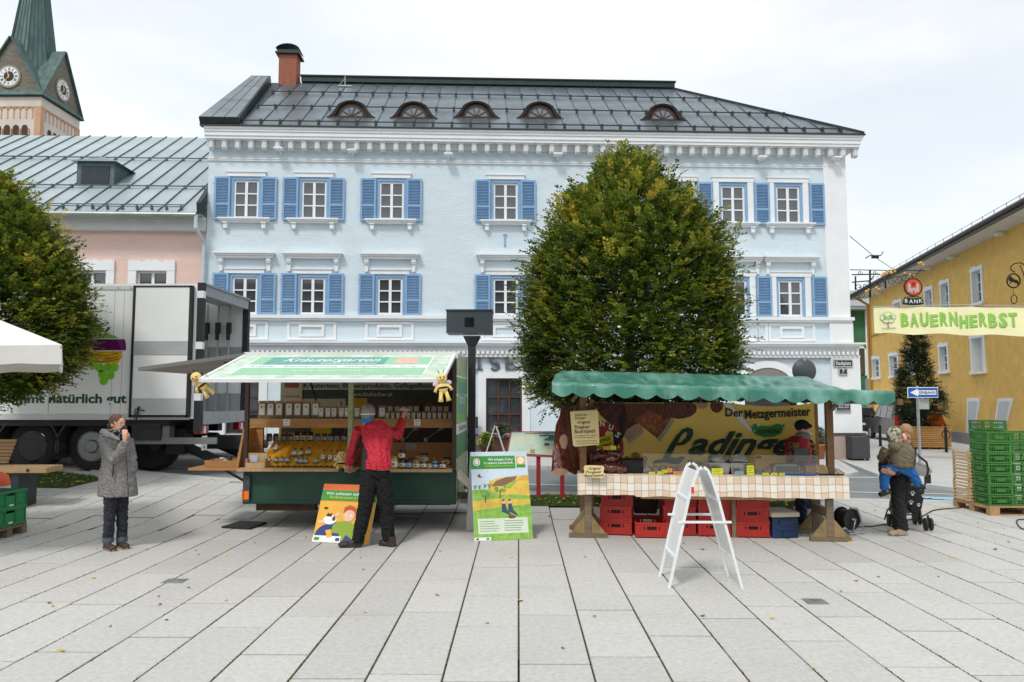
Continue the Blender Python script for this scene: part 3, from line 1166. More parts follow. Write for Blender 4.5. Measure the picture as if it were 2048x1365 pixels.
  # eyebrow dormers
brown_d=mat("dark_brown_metal",(.035,.025,.02),.45,.2,5,metal=.3)
dz=None
for px,py in((702,236),(827,238),(953,237),(1080,238),(1327,242)):
 p0=rp(px,py)
 d=bpy.data.objects.new("eyebrow_dormer",None)
 n=28
 prof=[]
 for i in range(n+1):
  t_=-1+2*i/n
  xx=t_*.70
  a_=abs(t_)
  h_=max(.50*math.sqrt(max(0,1-(a_/.80)**2)),.0)if a_<.58 else.343*max(0.0,1-(a_-.58)/.42)**1.7
  prof.append((xx,h_))
 inn=[(x_*.86,max(0.0,h_-.05))for x_,h_ in prof]
 q=MB()
 L_=.95
 for i in range(n):
  (x0,h0),(x1,h1)=prof[i],prof[i+1]
  q.add([(x0,0,h0),(x1,0,h1),(x1,L_,h1),(x0,L_,h0)],[(0,1,2,3)])
  (a0,g0),(a1,g1)=inn[i],inn[i+1]
  q.add([(x0,0,h0),(x1,0,h1),(a1,0.02,g1),(a0,0.02,g0)],[(3,2,1,0)])
  q.add([(a0,0.02,g0),(a1,0.02,g1),(a1,.10,g1),(a0,.10,g0)],[(3,2,1,0)])
 q.box(-.66,.66,-.03,.02,-.05,0)
 do=q.build("dormer",brown_d,BLD,smooth=True,auto=40)
 do.location=(p0.x,p0.y,p0.z+.03)
 fr=MB()
 rw,rh=.36,.36
 for i in range(16):
  a0,a1=math.pi*i/16,math.pi*(i+1)/16
  fr.prism([(rw*math.cos(a0),rh*math.sin(a0)),(rw*math.cos(a1),rh*math.sin(a1)),((rw-.032)*math.cos(a1),(rh-.032)*math.sin(a1)),((rw-.032)*math.cos(a0),(rh-.032)*math.sin(a0))],.03,.08)
 fr.box(-rw,rw,.03,.08,-.0,.04)
 for a0 in(R(36),R(72),R(108),R(144)):
  fr.bar((0,.05,.03),(rw*.92*math.cos(a0),.05,rw*.92*math.sin(a0)),.026,.03,up=(0,1,0))
 fr.disc((0,.04),.06,10,y=.035,a0=0,a1=math.pi)
 fr.build("window",mat("brown_dormer_frame",(.075,.04,.03),.5,.1,5),do)
 gg=MB();gg.disc((0,0),rw-.02,16,y=.06,a0=0,a1=math.pi)
 gg.build("pane",mat("sky_lit_glass",(.10,.13,.165),.04,.3,2,spec=.8,ior=1.8),do)
 bk=MB()
 bk.add([(x_,.085,h_)for x_,h_ in inn],[tuple(range(n+1))])
 bk.build("dormer_face",brown_d,do)
 # roof aerial
a0=rp(690,172,.05)
q=MB();x_,y_,z_=a0
q.bar((x_-.22,y_,z_),(x_+.22,y_,z_),.03,.03);q.bar((x_,y_,z_),(x_,y_,z_+.34),.02,.02);q.bar((x_-.2,y_,z_),(x_,y_,z_+.26),.012,.012)
q.build("roof_anchor",steel,BLD)
# chimney
cp=FMI@onplane(580,172,FM@Vector((0,ridge_y,0)),BACK)
CH=thing("chimney_stack","red brick chimney with a curved metal hood at the left end of the dark roof","chimney",FM@Vector((cp.x,ridge_y-.1,zr-.25)),FRZ)
CH.parent=None
brick_m=mat("red_brick",(.33,.10,.06),.8,.25,12,.3,50)
mort=mat("mortar",(.36,.30,.26),.9,.1,9)
q=MB();cw,cd,chh=.30,.26,1.08
q.box(-cw+.006,cw-.006,-cd+.006,cd-.006,0,chh)
q.build("core",mort,CH)
q=MB()
nr_=13
for r_ in range(nr_):
 z0,z1=r_*chh/nr_+.006,(r_+1)*chh/nr_-.006
 o2=.5 if r_%2 else 0
 for i in range(-1,4):
  a,c=-cw+(i+o2)*cw*2/3,-cw+(i+1+o2)*cw*2/3
  a,c=max(a,-cw),min(c,cw)
  if c-a>.03:
   q.box(a+.005,c-.005,-cd,-cd+.03,z0,z1)
   aa,cc=a*cd/cw,c*cd/cw
   q.box(cw-.03,cw,aa+.005,cc-.005,z0,z1);q.box(-cw,-cw+.03,aa+.005,cc-.005,z0,z1)
q.build("brickwork",brick_m,CH,kind='stuff')
q=MB();q.box(-cw-.10,cw+.10,-cd-.10,cd+.10,chh,chh+.06);q.box(-cw-.04,cw+.04,-cd-.04,cd+.04,chh+.06,chh+.14)
for sx in(-1,1):
 for sy in(-1,1):q.box(sx*(cw-.04)-.02,sx*(cw-.04)+.02,sy*(cd-.04)-.02,sy*(cd-.04)+.02,chh+.14,chh+.2)
q.build("chimney_cap",copper_dark,CH)
q=MB()
for i in range(10):
 a0,a1=math.pi*(.12+.76*i/10),math.pi*(.12+.76*(i+1)/10)
 q.slab([(.42*math.cos(a),y_,chh+.08+.24*math.sin(a))for a,y_ in((a0,-.34),(a1,-.34),(a1,.34),(a0,.34))],(0,0,1),.02)
q.build("chimney_hood",copper_dark,CH)
# signs on the corner pilaster
def wall_sign(name,px,py,w,h,label,cat,draw,off=.16,col=(.03,.033,.035)):
 x,z=fp(px,py,off)
 t=thing(name,label,cat,FM@Vector((x,-off,z)),FRZ)
 q=MB();q.box(-w/2,w/2,-.02,0,-h/2,h/2)
 q.build("plate",mat(name+"_plate",col,.35,.1,5),t)
 q=MB();q.mi=0
 for a in(-1,1):
  q.box(a*(w/2-.012)-.006,a*(w/2-.012)+.006,-.023,-.02,-h/2+.01,h/2-.01)
  q.box(-w/2+.01,w/2-.01,-.0228,-.02,a*(h/2-.012)-.006,a*(h/2-.012)+.006)
 draw(q)
 q.build("lettering",white_p,t)
 return t
wall_sign("street_sign",1686,727,.56,.21,"black plate reading Stadtplatz on the white corner pilaster","street sign",lambda q:q.text("Stadtplatz",0,-.045,.10,-.024,.012,0,.44,'C'))
wall_sign("house_number",1686,744,.25,.19,"small black plate with the number 7 below the Stadtplatz sign","house number",lambda q:(q.text("7",0,-.025,.09,-.024,.02,0,None,'C'),q.text("Stadtplatz",0,-.065,.018,-.024,.004,0,.12,'C')))
def oct_draw(q):
 q.text("Mo-Fr 8.00",-.0,.02,.05,-.024,.008,0,.34,'C');q.text("14.00-16.00",.0,-.05,.045,-.024,.006,0,.30,'C');q.text("oder nach Vereinbarung",0,-.12,.03,-.024,.004,0,.36,'C')
wall_sign("opening_hours_sign",1686,813,.44,.34,"dark plate with opening hours on the pilaster right of the meat stall","sign",oct_draw)
# ---------------------------------------------------------------- trees
def leaf_mat(name,a,b_,c):
 m=bpy.data.materials.new(name)
 m.use_nodes=True
 nt=m.node_tree
 N=nt.nodes.new;L=nt.links.new
 p=nt.nodes["Principled BSDF"]
 p.inputs["Roughness"].default_value=.42
 p.inputs["Specular IOR Level"].default_value=.35
 at_=N("ShaderNodeAttribute");at_.attribute_name="tint"
 cr=N("ShaderNodeValToRGB")
 e=cr.color_ramp.elements
 e[0].position=.0;e[0].color=a+(1,)
 e[1].position=1.0;e[1].color=c+(1,)
 k=e.new(.5);k.color=b_+(1,)
 L(at_.outputs["Fac"],cr.inputs[0])
 L(cr.outputs[0],p.inputs["Base Color"])
 tr=N("ShaderNodeBsdfTranslucent")
 L(cr.outputs[0],tr.inputs["Color"])
 mx=N("ShaderNodeMixShader");mx.inputs[0].default_value=.36
 L(p.outputs[0],mx.inputs[1]);L(tr.outputs[0],mx.inputs[2])
 L(mx.outputs[0],nt.nodes["Material Output"].inputs[0])
 return m
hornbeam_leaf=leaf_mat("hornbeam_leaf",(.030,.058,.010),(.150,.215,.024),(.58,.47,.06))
needle_m=leaf_mat("needle",(.012,.03,.014),(.03,.06,.025),(.07,.10,.03))
bark=mat("bark",(.11,.095,.075),.9,.3,8,.7,25,stretch=(1,1,.3))
def crown_mesh(name,parent,prof,n_spray,seed,leaf=.055,twig=.24,per=11,material=None,top_yellow=.5,wid=.42,droop=0.0,lump=.10,left_bias=0.0):
 """prof: list of (z, radius); leaves on short twigs spread through the outer part of the crown"""
 g=np.random.default_rng(seed)
 zs=np.array([p[0]for p in prof]);rs=np.array([p[1]for p in prof])
 zz=np.linspace(zs[0],zs[-1],200)
 rr=np.interp(zz,zs,rs)
 w=rr+.25;w/=w.sum()
 z=g.choice(zz,n_spray,p=w)+g.uniform(-.03,.03,n_spray)
 th=g.uniform(0,2*np.pi,n_spray)
 R0=np.interp(z,zs,rs)
 dent=0
 for _ in range(26):
  tc_,zc_,am,sg=g.uniform(0,6.28),g.uniform(zs[0],zs[-1]),g.uniform(-.13,.09),g.uniform(.22,.5)
  dth=np.angle(np.exp(1j*(th-tc_)))
  dent=dent+am*np.exp(-((dth*R0)**2+(z-zc_)**2)/(2*sg*sg))
 R0=R0+dent*(lump>0)
 lumpv=(np.sin(th*5+z*2.3+seed)*.35+np.sin(th*9-z*4.1)*.3+np.sin(z*7.3+th*3)*.35)*lump
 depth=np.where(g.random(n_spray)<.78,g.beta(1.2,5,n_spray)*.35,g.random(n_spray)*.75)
 stick=np.where(g.random(n_spray)<.05,g.uniform(0,.10,n_spray),0)
 r=R0*(1+lumpv-depth)+stick
 base=np.stack([r*np.cos(th),r*np.sin(th),z],1)
 # gather most sprays into tufts that stand proud of the crown
 tuft=np.zeros(n_spray);out=np.zeros(n_spray)
 nt=max(20,n_spray//17)
 ci=g.integers(0,n_spray,nt)
 cc=base[ci].copy()
 rad=cc.copy();rad[:,2]=0;rad/=np.linalg.norm(rad,axis=1,keepdims=True)+1e-9
 push=g.uniform(-.10,.13,nt)*min(1,rs.max()/1.5)
 R0c=R0[ci];rc=np.linalg.norm(cc[:,:2],axis=1)
 cc[:,:2]+=rad[:,:2]*((R0c-rc)*.85+push)[:,None]
 wh=g.random(n_spray)<.66
 pick=g.integers(0,nt,n_spray)
 sp_=.13*min(1,rs.max()/1.5)
 nb=cc[pick]+g.normal(0,1,base.shape)*np.array([sp_,sp_,sp_*.75])
 base=np.where(wh[:,None],nb,base)
 ct=g.normal(0,.16,nt)
 tuft=np.where(wh,ct[pick]+push[pick]*.9+.05,-.12)  # light on proud tufts and shade between them painted into the tint
 th=np.arctan2(base[:,1],base[:,0]);z=base[:,2]
 R0=np.interp(z,zs,rs)
 # outward / upward twig direction
 slope=np.interp(z,zs,np.gradient(rs,zs))
 d=np.stack([np.cos(th),np.sin(th),np.clip(-slope,-.6,2.0)*.7+.35-droop],1)
 d+=g.normal(0,.38,d.shape)
 d/=np.linalg.norm(d,axis=1,keepdims=True)
 up=np.tile([0,0,1.0],(n_spray,1))
 s=np.cross(d,up);s/=np.linalg.norm(s,axis=1,keepdims=True)+1e-9
 nn=np.cross(s,d)
 # clump tint: yellowing leaves; shade deeper inside is put into the colour
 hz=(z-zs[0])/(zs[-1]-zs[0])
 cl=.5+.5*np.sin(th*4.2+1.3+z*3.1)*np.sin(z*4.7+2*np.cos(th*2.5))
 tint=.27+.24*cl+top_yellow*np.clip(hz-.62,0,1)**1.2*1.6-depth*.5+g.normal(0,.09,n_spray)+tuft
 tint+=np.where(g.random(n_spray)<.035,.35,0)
 L_=twig*g.uniform(.6,1.3,n_spray)
 k=np.arange(per)
 t=(k+.5)/per
 side=np.where(k%2==0,1.0,-1.0)
 P=base[:,None,:]+d[:,None,:]*(t[None,:,None]*L_[:,None,None])
 P+=up[:,None,:]*(-.10*(t[None,:,None]**2)*L_[:,None,None])
 ld=d[:,None,:]*.55+s[:,None,:]*side[None,:,None]+g.normal(0,.25,P.shape)
 ld/=np.linalg.norm(ld,axis=2,keepdims=True)
 nrm=nn[:,None,:]+g.normal(0,.35,P.shape)
 sw=np.cross(ld,nrm);sw/=np.linalg.norm(sw,axis=2,keepdims=True)+1e-9
 ll=(leaf*g.uniform(.7,1.25,P.shape[:2]))[:,:,None]
 a=P
 b_=P+ld*ll*.5+sw*ll*wid
 c=P+ld*ll
 e=P+ld*ll*.5-sw*ll*wid
 V=np.stack([a,b_,c,e],2).reshape(-1,3)
 nq=V.shape[0]//4
 me=bpy.data.meshes.new(name)
 me.vertices.add(nq*4)
 me.vertices.foreach_set("co",V.astype(np.float32).ravel())
 me.loops.add(nq*4)
 me.loops.foreach_set("vertex_index",np.arange(nq*4,dtype=np.int32))
 me.polygons.add(nq)
 me.polygons.foreach_set("loop_start",np.arange(0,nq*4,4,dtype=np.int32))
 me.polygons.foreach_set("loop_total",np.full(nq,4,dtype=np.int32))
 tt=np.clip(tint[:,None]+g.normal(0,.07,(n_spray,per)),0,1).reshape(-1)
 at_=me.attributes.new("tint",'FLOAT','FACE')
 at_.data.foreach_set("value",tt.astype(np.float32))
 me.update(calc_edges=True)
 me.materials.append(material or hornbeam_leaf)
 o=bpy.data.objects.new(name,me)
 link(o,parent)
 return o
def make_tree(px,Y,prof_px,ref_y,label,seed,n,cat="tree",trunk_r=.09,tilt=0):
 """prof_px: (pixel row, half width in pixels) at distance Y"""
 x=at(px,700,Y).x
 t=thing("hornbeam_tree",label,cat,(x,Y,gh(x,Y)))
 prof=[]
 for py,hw in prof_px:
  z=at(px,py,Y).z-gh(x,Y)
  prof.append((z-.30*max(0,min(1,(600-py)/250)),max(.02,hw*Y/FPX-.27)))
 prof.sort()
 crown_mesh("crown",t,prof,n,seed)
 q=MB()
 zt=prof[-1][0]
 q.tube([(0,0,-.05),(.02,0,.5),(0,.02,1.4),(.02,0,zt*.6),(0,0,zt*.93)],[trunk_r*1.25,trunk_r,trunk_r*.9,trunk_r*.55,.012],9)
 r=random.Random(seed)
 for i in range(34):
  z=r.uniform(prof[0][0]+.1,zt*.85)
  a=r.uniform(0,6.28)
  R_=np.interp(z,[p[0]for p in prof],[p[1]for p in prof])*.8
  q.tube([(0,0,z-.25),(math.cos(a)*R_*.5,math.sin(a)*R_*.5,z+.05),(math.cos(a)*R_,math.sin(a)*R_,z+.4)],[.035,.02,.006],5)
 q.build("trunk",bark,t,smooth=True)
 return t
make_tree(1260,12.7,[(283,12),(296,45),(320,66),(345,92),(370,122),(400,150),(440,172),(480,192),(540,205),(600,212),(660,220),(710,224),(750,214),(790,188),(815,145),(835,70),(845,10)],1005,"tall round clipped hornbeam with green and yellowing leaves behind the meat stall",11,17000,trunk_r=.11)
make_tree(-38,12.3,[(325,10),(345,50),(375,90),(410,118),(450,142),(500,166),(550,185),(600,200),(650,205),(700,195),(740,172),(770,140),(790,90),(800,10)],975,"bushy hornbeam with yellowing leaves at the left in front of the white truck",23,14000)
# ---------------------------------------------------------------- general wall frames
class Frame:
 def __init__(s,P0,P1):
  s.P=Vector((P0[0],P0[1],0));e=Vector((P1[0],P1[1],0))-s.P
  s.L=e.length;s.U=e.normalized();s.B=Vector((-s.U.y,s.U.x,0))
  s.M=Matrix(((s.U.x,s.B.x,0,s.P.x),(s.U.y,s.B.y,0,s.P.y),(0,0,1,0),(0,0,0,1)))
  s.I=s.M.inverted();s.rz=math.atan2(s.U.y,s.U.x)
 def fp(s,px,py,off=0.0):
  p=s.I@onplane(px,py,s.P-s.B*off,s.B)
  return p.x,p.z
  # ---------------------------------------------------------------- pink house with the light zinc roof
PK=thing("pink_house","pink house with a light grey metal roof left of the blue building","building",PL,FRZ)
pink_w=mat("pink_roughcast",(.76,.565,.50),.85,.05,3,.8,9,stretch=(1,1,5),dirt=.06)
offw=mat("off_white_band",(.60,.62,.61),.7,.05,3)
UL=-19.0
q=MB()
zg=fz(441,300)
PH=[]
for px in(300,178,20):
 u0=fu(px,560)
 PH.append((u0-.42,u0+.42,fz(640,300),fz(541,300)))
wall_holes(q,UL,-.02,-.2,fz(455,300),PH,.18,.12)
q.build("wall",pink_w,PK)
q=MB()
q.box(UL,-.02,-.10,.12,fz(462,300),fz(443,300));q.box(UL,-.02,-.16,.10,fz(443,300),fz(436,300))
q.build("eaves_band",offw,PK)
for h in PH:
 w,hh=h[1]-h[0],h[3]-h[2]
 add_window(PK,Matrix.Translation(((h[0]+h[1])/2,.22,h[2])),w,hh,2,2)
 q=MB()
 q.box(h[0]-.22,h[0],.06,.12,h[2]-.1,h[3]+.002);q.box(h[1],h[1]+.22,.06,.12,h[2]-.1,h[3]+.002)
 m_=(h[0]+h[1])/2
 q.prism([(h[0]-.22,h[3]+.002),(h[1]+.22,h[3]+.002),(h[1]+.22,h[3]+.30),(m_+.35,h[3]+.30),(m_+.3,h[3]+.24),(m_+.1,h[3]+.32),(m_,h[3]+.28),(m_-.1,h[3]+.32),(m_-.3,h[3]+.24),(m_-.35,h[3]+.30),(h[0]-.22,h[3]+.30)],.05,.12)
 q.build("window_surround",white_p,PK)
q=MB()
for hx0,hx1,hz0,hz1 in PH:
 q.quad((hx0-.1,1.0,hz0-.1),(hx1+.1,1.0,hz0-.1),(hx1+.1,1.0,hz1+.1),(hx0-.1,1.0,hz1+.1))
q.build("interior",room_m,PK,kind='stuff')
TP=math.tan(R(33))
PE=Vector((0,-.42,fz(431,300)))
NP=Vector((0,-TP,1)).normalized()
def pp(px,py):return FMI@onplane(px,py,FM@PE,FM.to_3x3()@NP)
def pz(y):return PE.z+(y-PE.y)*TP
pr_y=pp(200,273).y
q=MB()
q.add([(UL,PE.y,PE.z-.03),(-.05,PE.y,PE.z-.03),(-.05,pr_y,pz(pr_y)-.03),(UL,pr_y,pz(pr_y)-.03),(UL,2*pr_y,PE.z),(-.05,2*pr_y,PE.z)],[(0,1,2,3),(3,2,5,4)])
q.box(UL,-.05,PE.y,.1,PE.z-.06,PE.z-.03)
proof=q.build("roof",zinc_light,PK)
rows=[PE.y,pp(300,378).y,pp(250,321).y,pr_y]
sm=MB();x=-.08;firsts={}
seam_m=mat("dark_seam_metal",(.10,.15,.16),.5,.2,4,metal=.5)  # one dark metal shared by the seams, snow guard and dormer box
while x>UL:
 for j in range(3):
  if j in firsts:inst(firsts[j],"roof_panel",proof,loc=(x+.08,0,0))
  else:
   qq=MB();ya,yb_=rows[j],rows[j+1]-.02
   qq.slab([(-.08-.545,ya,pz(ya)-.012),(-.08-.012,ya,pz(ya)-.012),(-.08-.012,yb_,pz(yb_)-.012),(-.08-.545,yb_,pz(yb_)-.012)],NP,.014)
   firsts[j]=qq.build("roof_panel",zinc_light,proof)
 sm.bar((x-.553,PE.y,pz(PE.y)+.015),(x-.553,pr_y,pz(pr_y)+.015),.022,.055,up=NP)
 x-=.553
sm.build("roof_seams",seam_m,proof,kind='stuff')
q=MB()
for py,px in((378,300),(321,250)):
 y=pp(px,py).y
 q.bar((UL,y,pz(y)+.09),(-.1,y,pz(y)+.09),.03,.035)
 x=-.6
 while x>UL:
  q.box(x-.03,x+.03,y-.04,y+.04,pz(y),pz(y)+.11);x-=.553
for py in(418,422):
 y=pp(300,py).y
 q.bar((UL,y,pz(y)+.12),(-.5,y,pz(y)+.12),.025,.025)
x=-.6
while x>UL:
 y=pp(300,420).y;q.box(x-.015,x+.015,y-.08,y+.05,pz(y),pz(y)+.12);x-=.4
q.build("snow_guard",seam_m,PK)
q=MB()
q.tube([(UL,PE.y-.06,PE.z-.07),(-.12,PE.y-.06,PE.z-.09)],.065,8)
q.build("gutter",mat("zinc_gutter",(.28,.32,.30),.45,.2,3,metal=.5),PK)
q=MB()
x_=-.12
q.tube([(x_,PE.y-.06,PE.z-.1),(x_,PE.y-.06,PE.z-.45),(x_+.10,-.10,PE.z-.8),(x_+.10,-.10,PE.z-1.2),(x_+.10,-.10,0)],.055,8)
q.build("downpipe",mat("pale_blue_pipe",(.48,.56,.60),.5,.1,3),PK)
q=MB()
q.slab([(-.12,PE.y-.02,PE.z-.05),(.0,PE.y-.02,PE.z-.05),(.0,PE.y+1.0,PE.z+.85),(-.12,PE.y+1.0,PE.z+.85)],(0,-.2,1),.3)
q.build("roof_upstand",copper_dark,PK)
# dormer box on the zinc roof
a=pp(190,372)
dm=thing("roof_hatch","","",(0,0,0))if False else None
q=MB()
dw=.55;dh=.72
q.box(a.x-dw,a.x+dw,a.y,a.y+1.4,a.z-.05,a.z+dh)
q.build("dormer",seam_m,PK)
q=MB();q.box(a.x-dw+.14,a.x+dw-.14,a.y-.02,a.y-.005,a.z+.05,a.z+dh-.12)
q.build("dormer_door",dark_metal,PK)
q=MB()
zt=a.z+dh
q.add([(a.x-dw-.12,a.y-.14,zt),(a.x+dw+.12,a.y-.14,zt),(a.x+dw+.12,a.y+1.3,zt+.02),(a.x-dw-.12,a.y+1.3,zt+.02),(a.x,a.y+.4,zt+.3),(a.x,a.y+1.6,zt+.3)],[(0,1,4),(1,2,5,4),(3,0,4,5),(0,3,2,1),(2,3,5)])
q.build("dormer_roof",mat("mid_zinc",(.20,.24,.26),.4,.15,2,metal=.5),PK)
# ---------------------------------------------------------------- church tower
YC=70.0
_c=at(83,187,YC);XC=_c.x
_r=ray(168,240);SIDE=6.35
TW=thing("church_tower","church tower with a green copper spire and white clock faces at the far left","church tower",(XC-SIDE/2,YC+SIDE/2,0))
ZE=_c.z
plast=mat("tower_plaster",(.62,.56,.50),.85,.1,.6,.3,6)
salmon=mat("salmon_stone",(.55,.33,.21),.85,.1,1.5)
def brick_mat(name,c1,c2,mort_,sx,sy):
 m=bpy.data.materials.new(name);m.use_nodes=True
 nt=m.node_tree;N=nt.nodes.new;L=nt.links.new
 tc=N("ShaderNodeTexCoord");sp=N("ShaderNodeSeparateXYZ");ad=N("ShaderNodeMath");cb_=N("ShaderNodeCombineXYZ")
 L(tc.outputs["Object"],sp.inputs[0]);L(sp.outputs[0],ad.inputs[0]);L(sp.outputs[1],ad.inputs[1]);L(ad.outputs[0],cb_.inputs[0]);L(sp.outputs[2],cb_.inputs[1])
 bt=N("ShaderNodeTexBrick");bt.inputs["Color1"].default_value=c1+(1,);bt.inputs["Color2"].default_value=c2+(1,);bt.inputs["Mortar"].default_value=mort_+(1,)
 bt.inputs["Scale"].default_value=1;bt.inputs["Brick Width"].default_value=sx;bt.inputs["Row Height"].default_value=sy;bt.inputs["Mortar Size"].default_value=.02
 L(cb_.outputs[0],bt.inputs[0]);L(bt.outputs[0],nt.nodes["Principled BSDF"].inputs["Base Color"]);nt.nodes["Principled BSDF"].inputs["Roughness"].default_value=.9
 return m
gable_m=brick_mat("grey_gable_stone",(.15,.135,.11),(.21,.19,.155),(.10,.095,.08),.7,.24)
copper=mat("green_copper",(.085,.16,.145),.6,.4,.8,.2,8,col2=(.045,.075,.08),c2=(.4,.65),stretch=(3,3,.4))
H2=SIDE/2
q=MB();q.box(-H2,H2,-H2,H2,0,ZE-.35)
q.build("shaft",plast,TW)
q=MB()
for sx in(-1,1):
 for sy in(-1,1):
  q.box(sx*H2-.55*(sx>0)-.04*(sx<0),sx*H2+.04*(sx>0)+.55*(sx<0),sy*H2-.55*(sy>0)-.04*(sy<0),sy*H2+.04*(sy>0)+.55*(sy<0),0,ZE-1.25)
q.build("corner_stones",salmon,TW)
q=MB()
q.box(-H2-.18,H2+.18,-H2-.18,H2+.18,ZE-.2,ZE);q.box(-H2-.10,H2+.10,-H2-.10,H2+.10,ZE-.35,ZE-.2)
q.build("tower_cornice",mat("dark_cornice_stone",(.12,.105,.09),.9,.2,3),TW)
GH=at(23,78,YC).z-ZE
for ang in(0,90,180,270):
 M=Matrix.Rotation(R(ang),4,'Z')
 q=MB();q.slab([M@Vector(p)for p in((-H2,-H2,ZE),(H2,-H2,ZE),(0,-H2,ZE+GH))],M@Vector((0,1,0)),.3)
 q.build("gable",gable_m,TW)
 q=MB()
 for s_ in(-1,1):
  q.slab([M@Vector(p)for p in((s_*(H2+.25),-H2-.28,ZE-.30),(0,-H2-.28,ZE+GH+.12),(0,0,ZE+GH+.12),(s_*(H2+.25),0,ZE-.30))],M@Vector((s_*.8,0,.6)),.12)
 q.build("gable_roof",copper,TW)
 if ang in(0,90):
  cz=ZE+1.65
  ck=bpy.data.objects.new("clock",None);link(ck,TW);ck.matrix_local=M@Matrix.Translation((0,-H2-.02,cz))
  q=MB();q.cyl((0,0,0),(0,-.10,0),1.14,1.14,32);q.build("clock_rim",mat("clock_rim_stone",(.30,.26,.19),.8,.1,4),ck)
  q=MB();q.disc((0,0),.95,32,y=-.11);q.build("clock_face",mat("clock_white",(.75,.78,.80),.6,.03,4),ck)
  q=MB();q.disc((0,0),.50,24,y=-.125)
  for i,nm in enumerate(("XII","I","II","III","IIII","V","VI","VII","VIII","IX","X","XI")):
   a_=-i*math.pi/6
   Mx=Matrix.Rotation(-a_,4,'Y')
   q.text(nm,0,.58,.28,-.122,.02,0,{1:.07,2:.14,3:.2,4:.26}[len(nm)],'C',Mx)
  q.build("numerals",mat("clock_black",(.015,.015,.018),.5,.1,4),ck)
  gold=mat("gilt",(.70,.47,.14),.35,.15,6,metal=.7)
  q=MB()
  for a_,l_,w_ in((R(215),.82,.06),(R(345),.5,.09)):
   d_=Vector((math.sin(a_),0,math.cos(a_)))
   q.bar(Vector((0,-.15,0))-d_*.18,Vector((0,-.15,0))+d_*l_,w_,.02,up=(0,1,0))
  q.cyl((0,-.12,0),(0,-.17,0),.07)
  q.build("hands",gold,ck)
q=MB()
zb=ZE+.2
prof=[(3.05,zb),(2.12,ZE+5.1),(.03,ZE+21)]
q.lathe(prof,8,Matrix.Rotation(R(22.5),4,'Z'))
q.build("spire",copper,TW)
q=MB()
for k in range(8):
 for j in range(5):
  a0,a1=R(22.5+45*k),R(22.5+45*(k+1))
  f_=j/4
  b0=Vector((math.cos(a0),math.sin(a0),0)).lerp(Vector((math.cos(a1),math.sin(a1),0)),f_)
  q.tube([Vector((0,0,zb))+b0*3.07,Vector((0,0,ZE+5.1))+b0*2.14,Vector((0,0,ZE+21))+b0*.03],.035,4)
q.build("spire_seams",mat("copper_seam",(.05,.10,.095),.6,.2,2),TW,kind='stuff')
for ang in(0,90):
 M=Matrix.Rotation(R(ang),4,'Z')
 q=MB()
 for i in range(9):
  x0=-H2+.75+i*(SIDE-1.5)/8
  q.box(x0-.05,x0+.05,-H2-.05,-H2,ZE-2.5,ZE-1.5,M)
  if i<8:
   w_=(SIDE-1.5)/8
   for k in range(6):
    a0,a1=math.pi*k/6,math.pi*(k+1)/6
    cx=x0+w_/2;r0,r1=w_/2,w_/2-.09
    q.slab([M@Vector((cx+r_*math.cos(a),-H2-.05,ZE-1.65+r_*math.sin(a)))for r_,a in((r0,a0),(r0,a1),(r1,a1),(r1,a0))],M@Vector((0,1,0)),.05)
 q.box(-H2+.5,H2-.5,-H2-.05,-H2,ZE-1.42,ZE-1.28,M)
 q.build("blind_arcade",salmon,TW)
 for i in range(5):
  cx=-1.72+i*.86
  q=MB();n=10
  q.slab([M@Vector(p)for p in[(cx-.30,-H2-.03,ZE-5)]+[(cx-.30*math.cos(math.pi*k/n),-H2-.03,ZE-3.45+.34*math.sin(math.pi*k/n))for k in range(n+1)]+[(cx+.30,-H2-.03,ZE-5)]],M@Vector((0,1,0)),.02)
  q.build("belfry_opening",mat("belfry_dark",(.07,.04,.025),.8,.3,2),TW)
  q=MB();q.cyl(M@Vector((cx+.43,-H2-.06,ZE-5)),M@Vector((cx+.43,-H2-.06,ZE-3.5)),.07);q.build("belfry_column",salmon,TW)
  # ---------------------------------------------------------------- yellow building on the right
YB=thing("yellow_house","long ochre yellow house with white window surrounds running back along the side street","building",(0,0,0))
FY=Frame(((1740-VPX)/FPX*41.7,41.7),(15.35,20.2))
YB.location=FY.P;YB.rotation_euler.z=FY.rz
yel=mat("ochre_roughcast",(.78,.50,.14),.9,.12,2.5,.9,22,dirt=.10)
soff=mat("grey_soffit",(.62,.64,.66),.7,.08,2)
ztop=FY.fp(2040,449)[1]
yh=[]
zt1,zb1=FY.fp(1957,533)[1],FY.fp(1957,610)[1]
for a,c in((1944,1968),(1881,1901),(1849,1867),(1786,1803),(1757,1768)):
 yh.append((FY.fp(a,580)[0]+.14,FY.fp(c,580)[0]-.14,zb1+.1,zt1-.14))
zt2,zb2=FY.fp(1889,687)[1],FY.fp(1889,747)[1]
for a,c in((1879,1899),(1817,1835),(1779,1798),(1744,1761)):
 yh.append((FY.fp(a,720)[0]+.14,FY.fp(c,720)[0]-.14,zb2+.1,zt2-.14))
big=(FY.fp(1943,700)[0]+.12,FY.fp(1971,700)[0]-.12,FY.fp(1957,742)[1],FY.fp(1957,676)[1])
q=MB()
wall_holes(q,0,FY.L,-.1,ztop+.05,yh+[big],.24)
q.build("wall",yel,YB)
q=MB();q.quad((0,0,-.1),(0,10,-.1),(0,10,ztop),(0,0,ztop));q.build("end_wall",yel,YB)
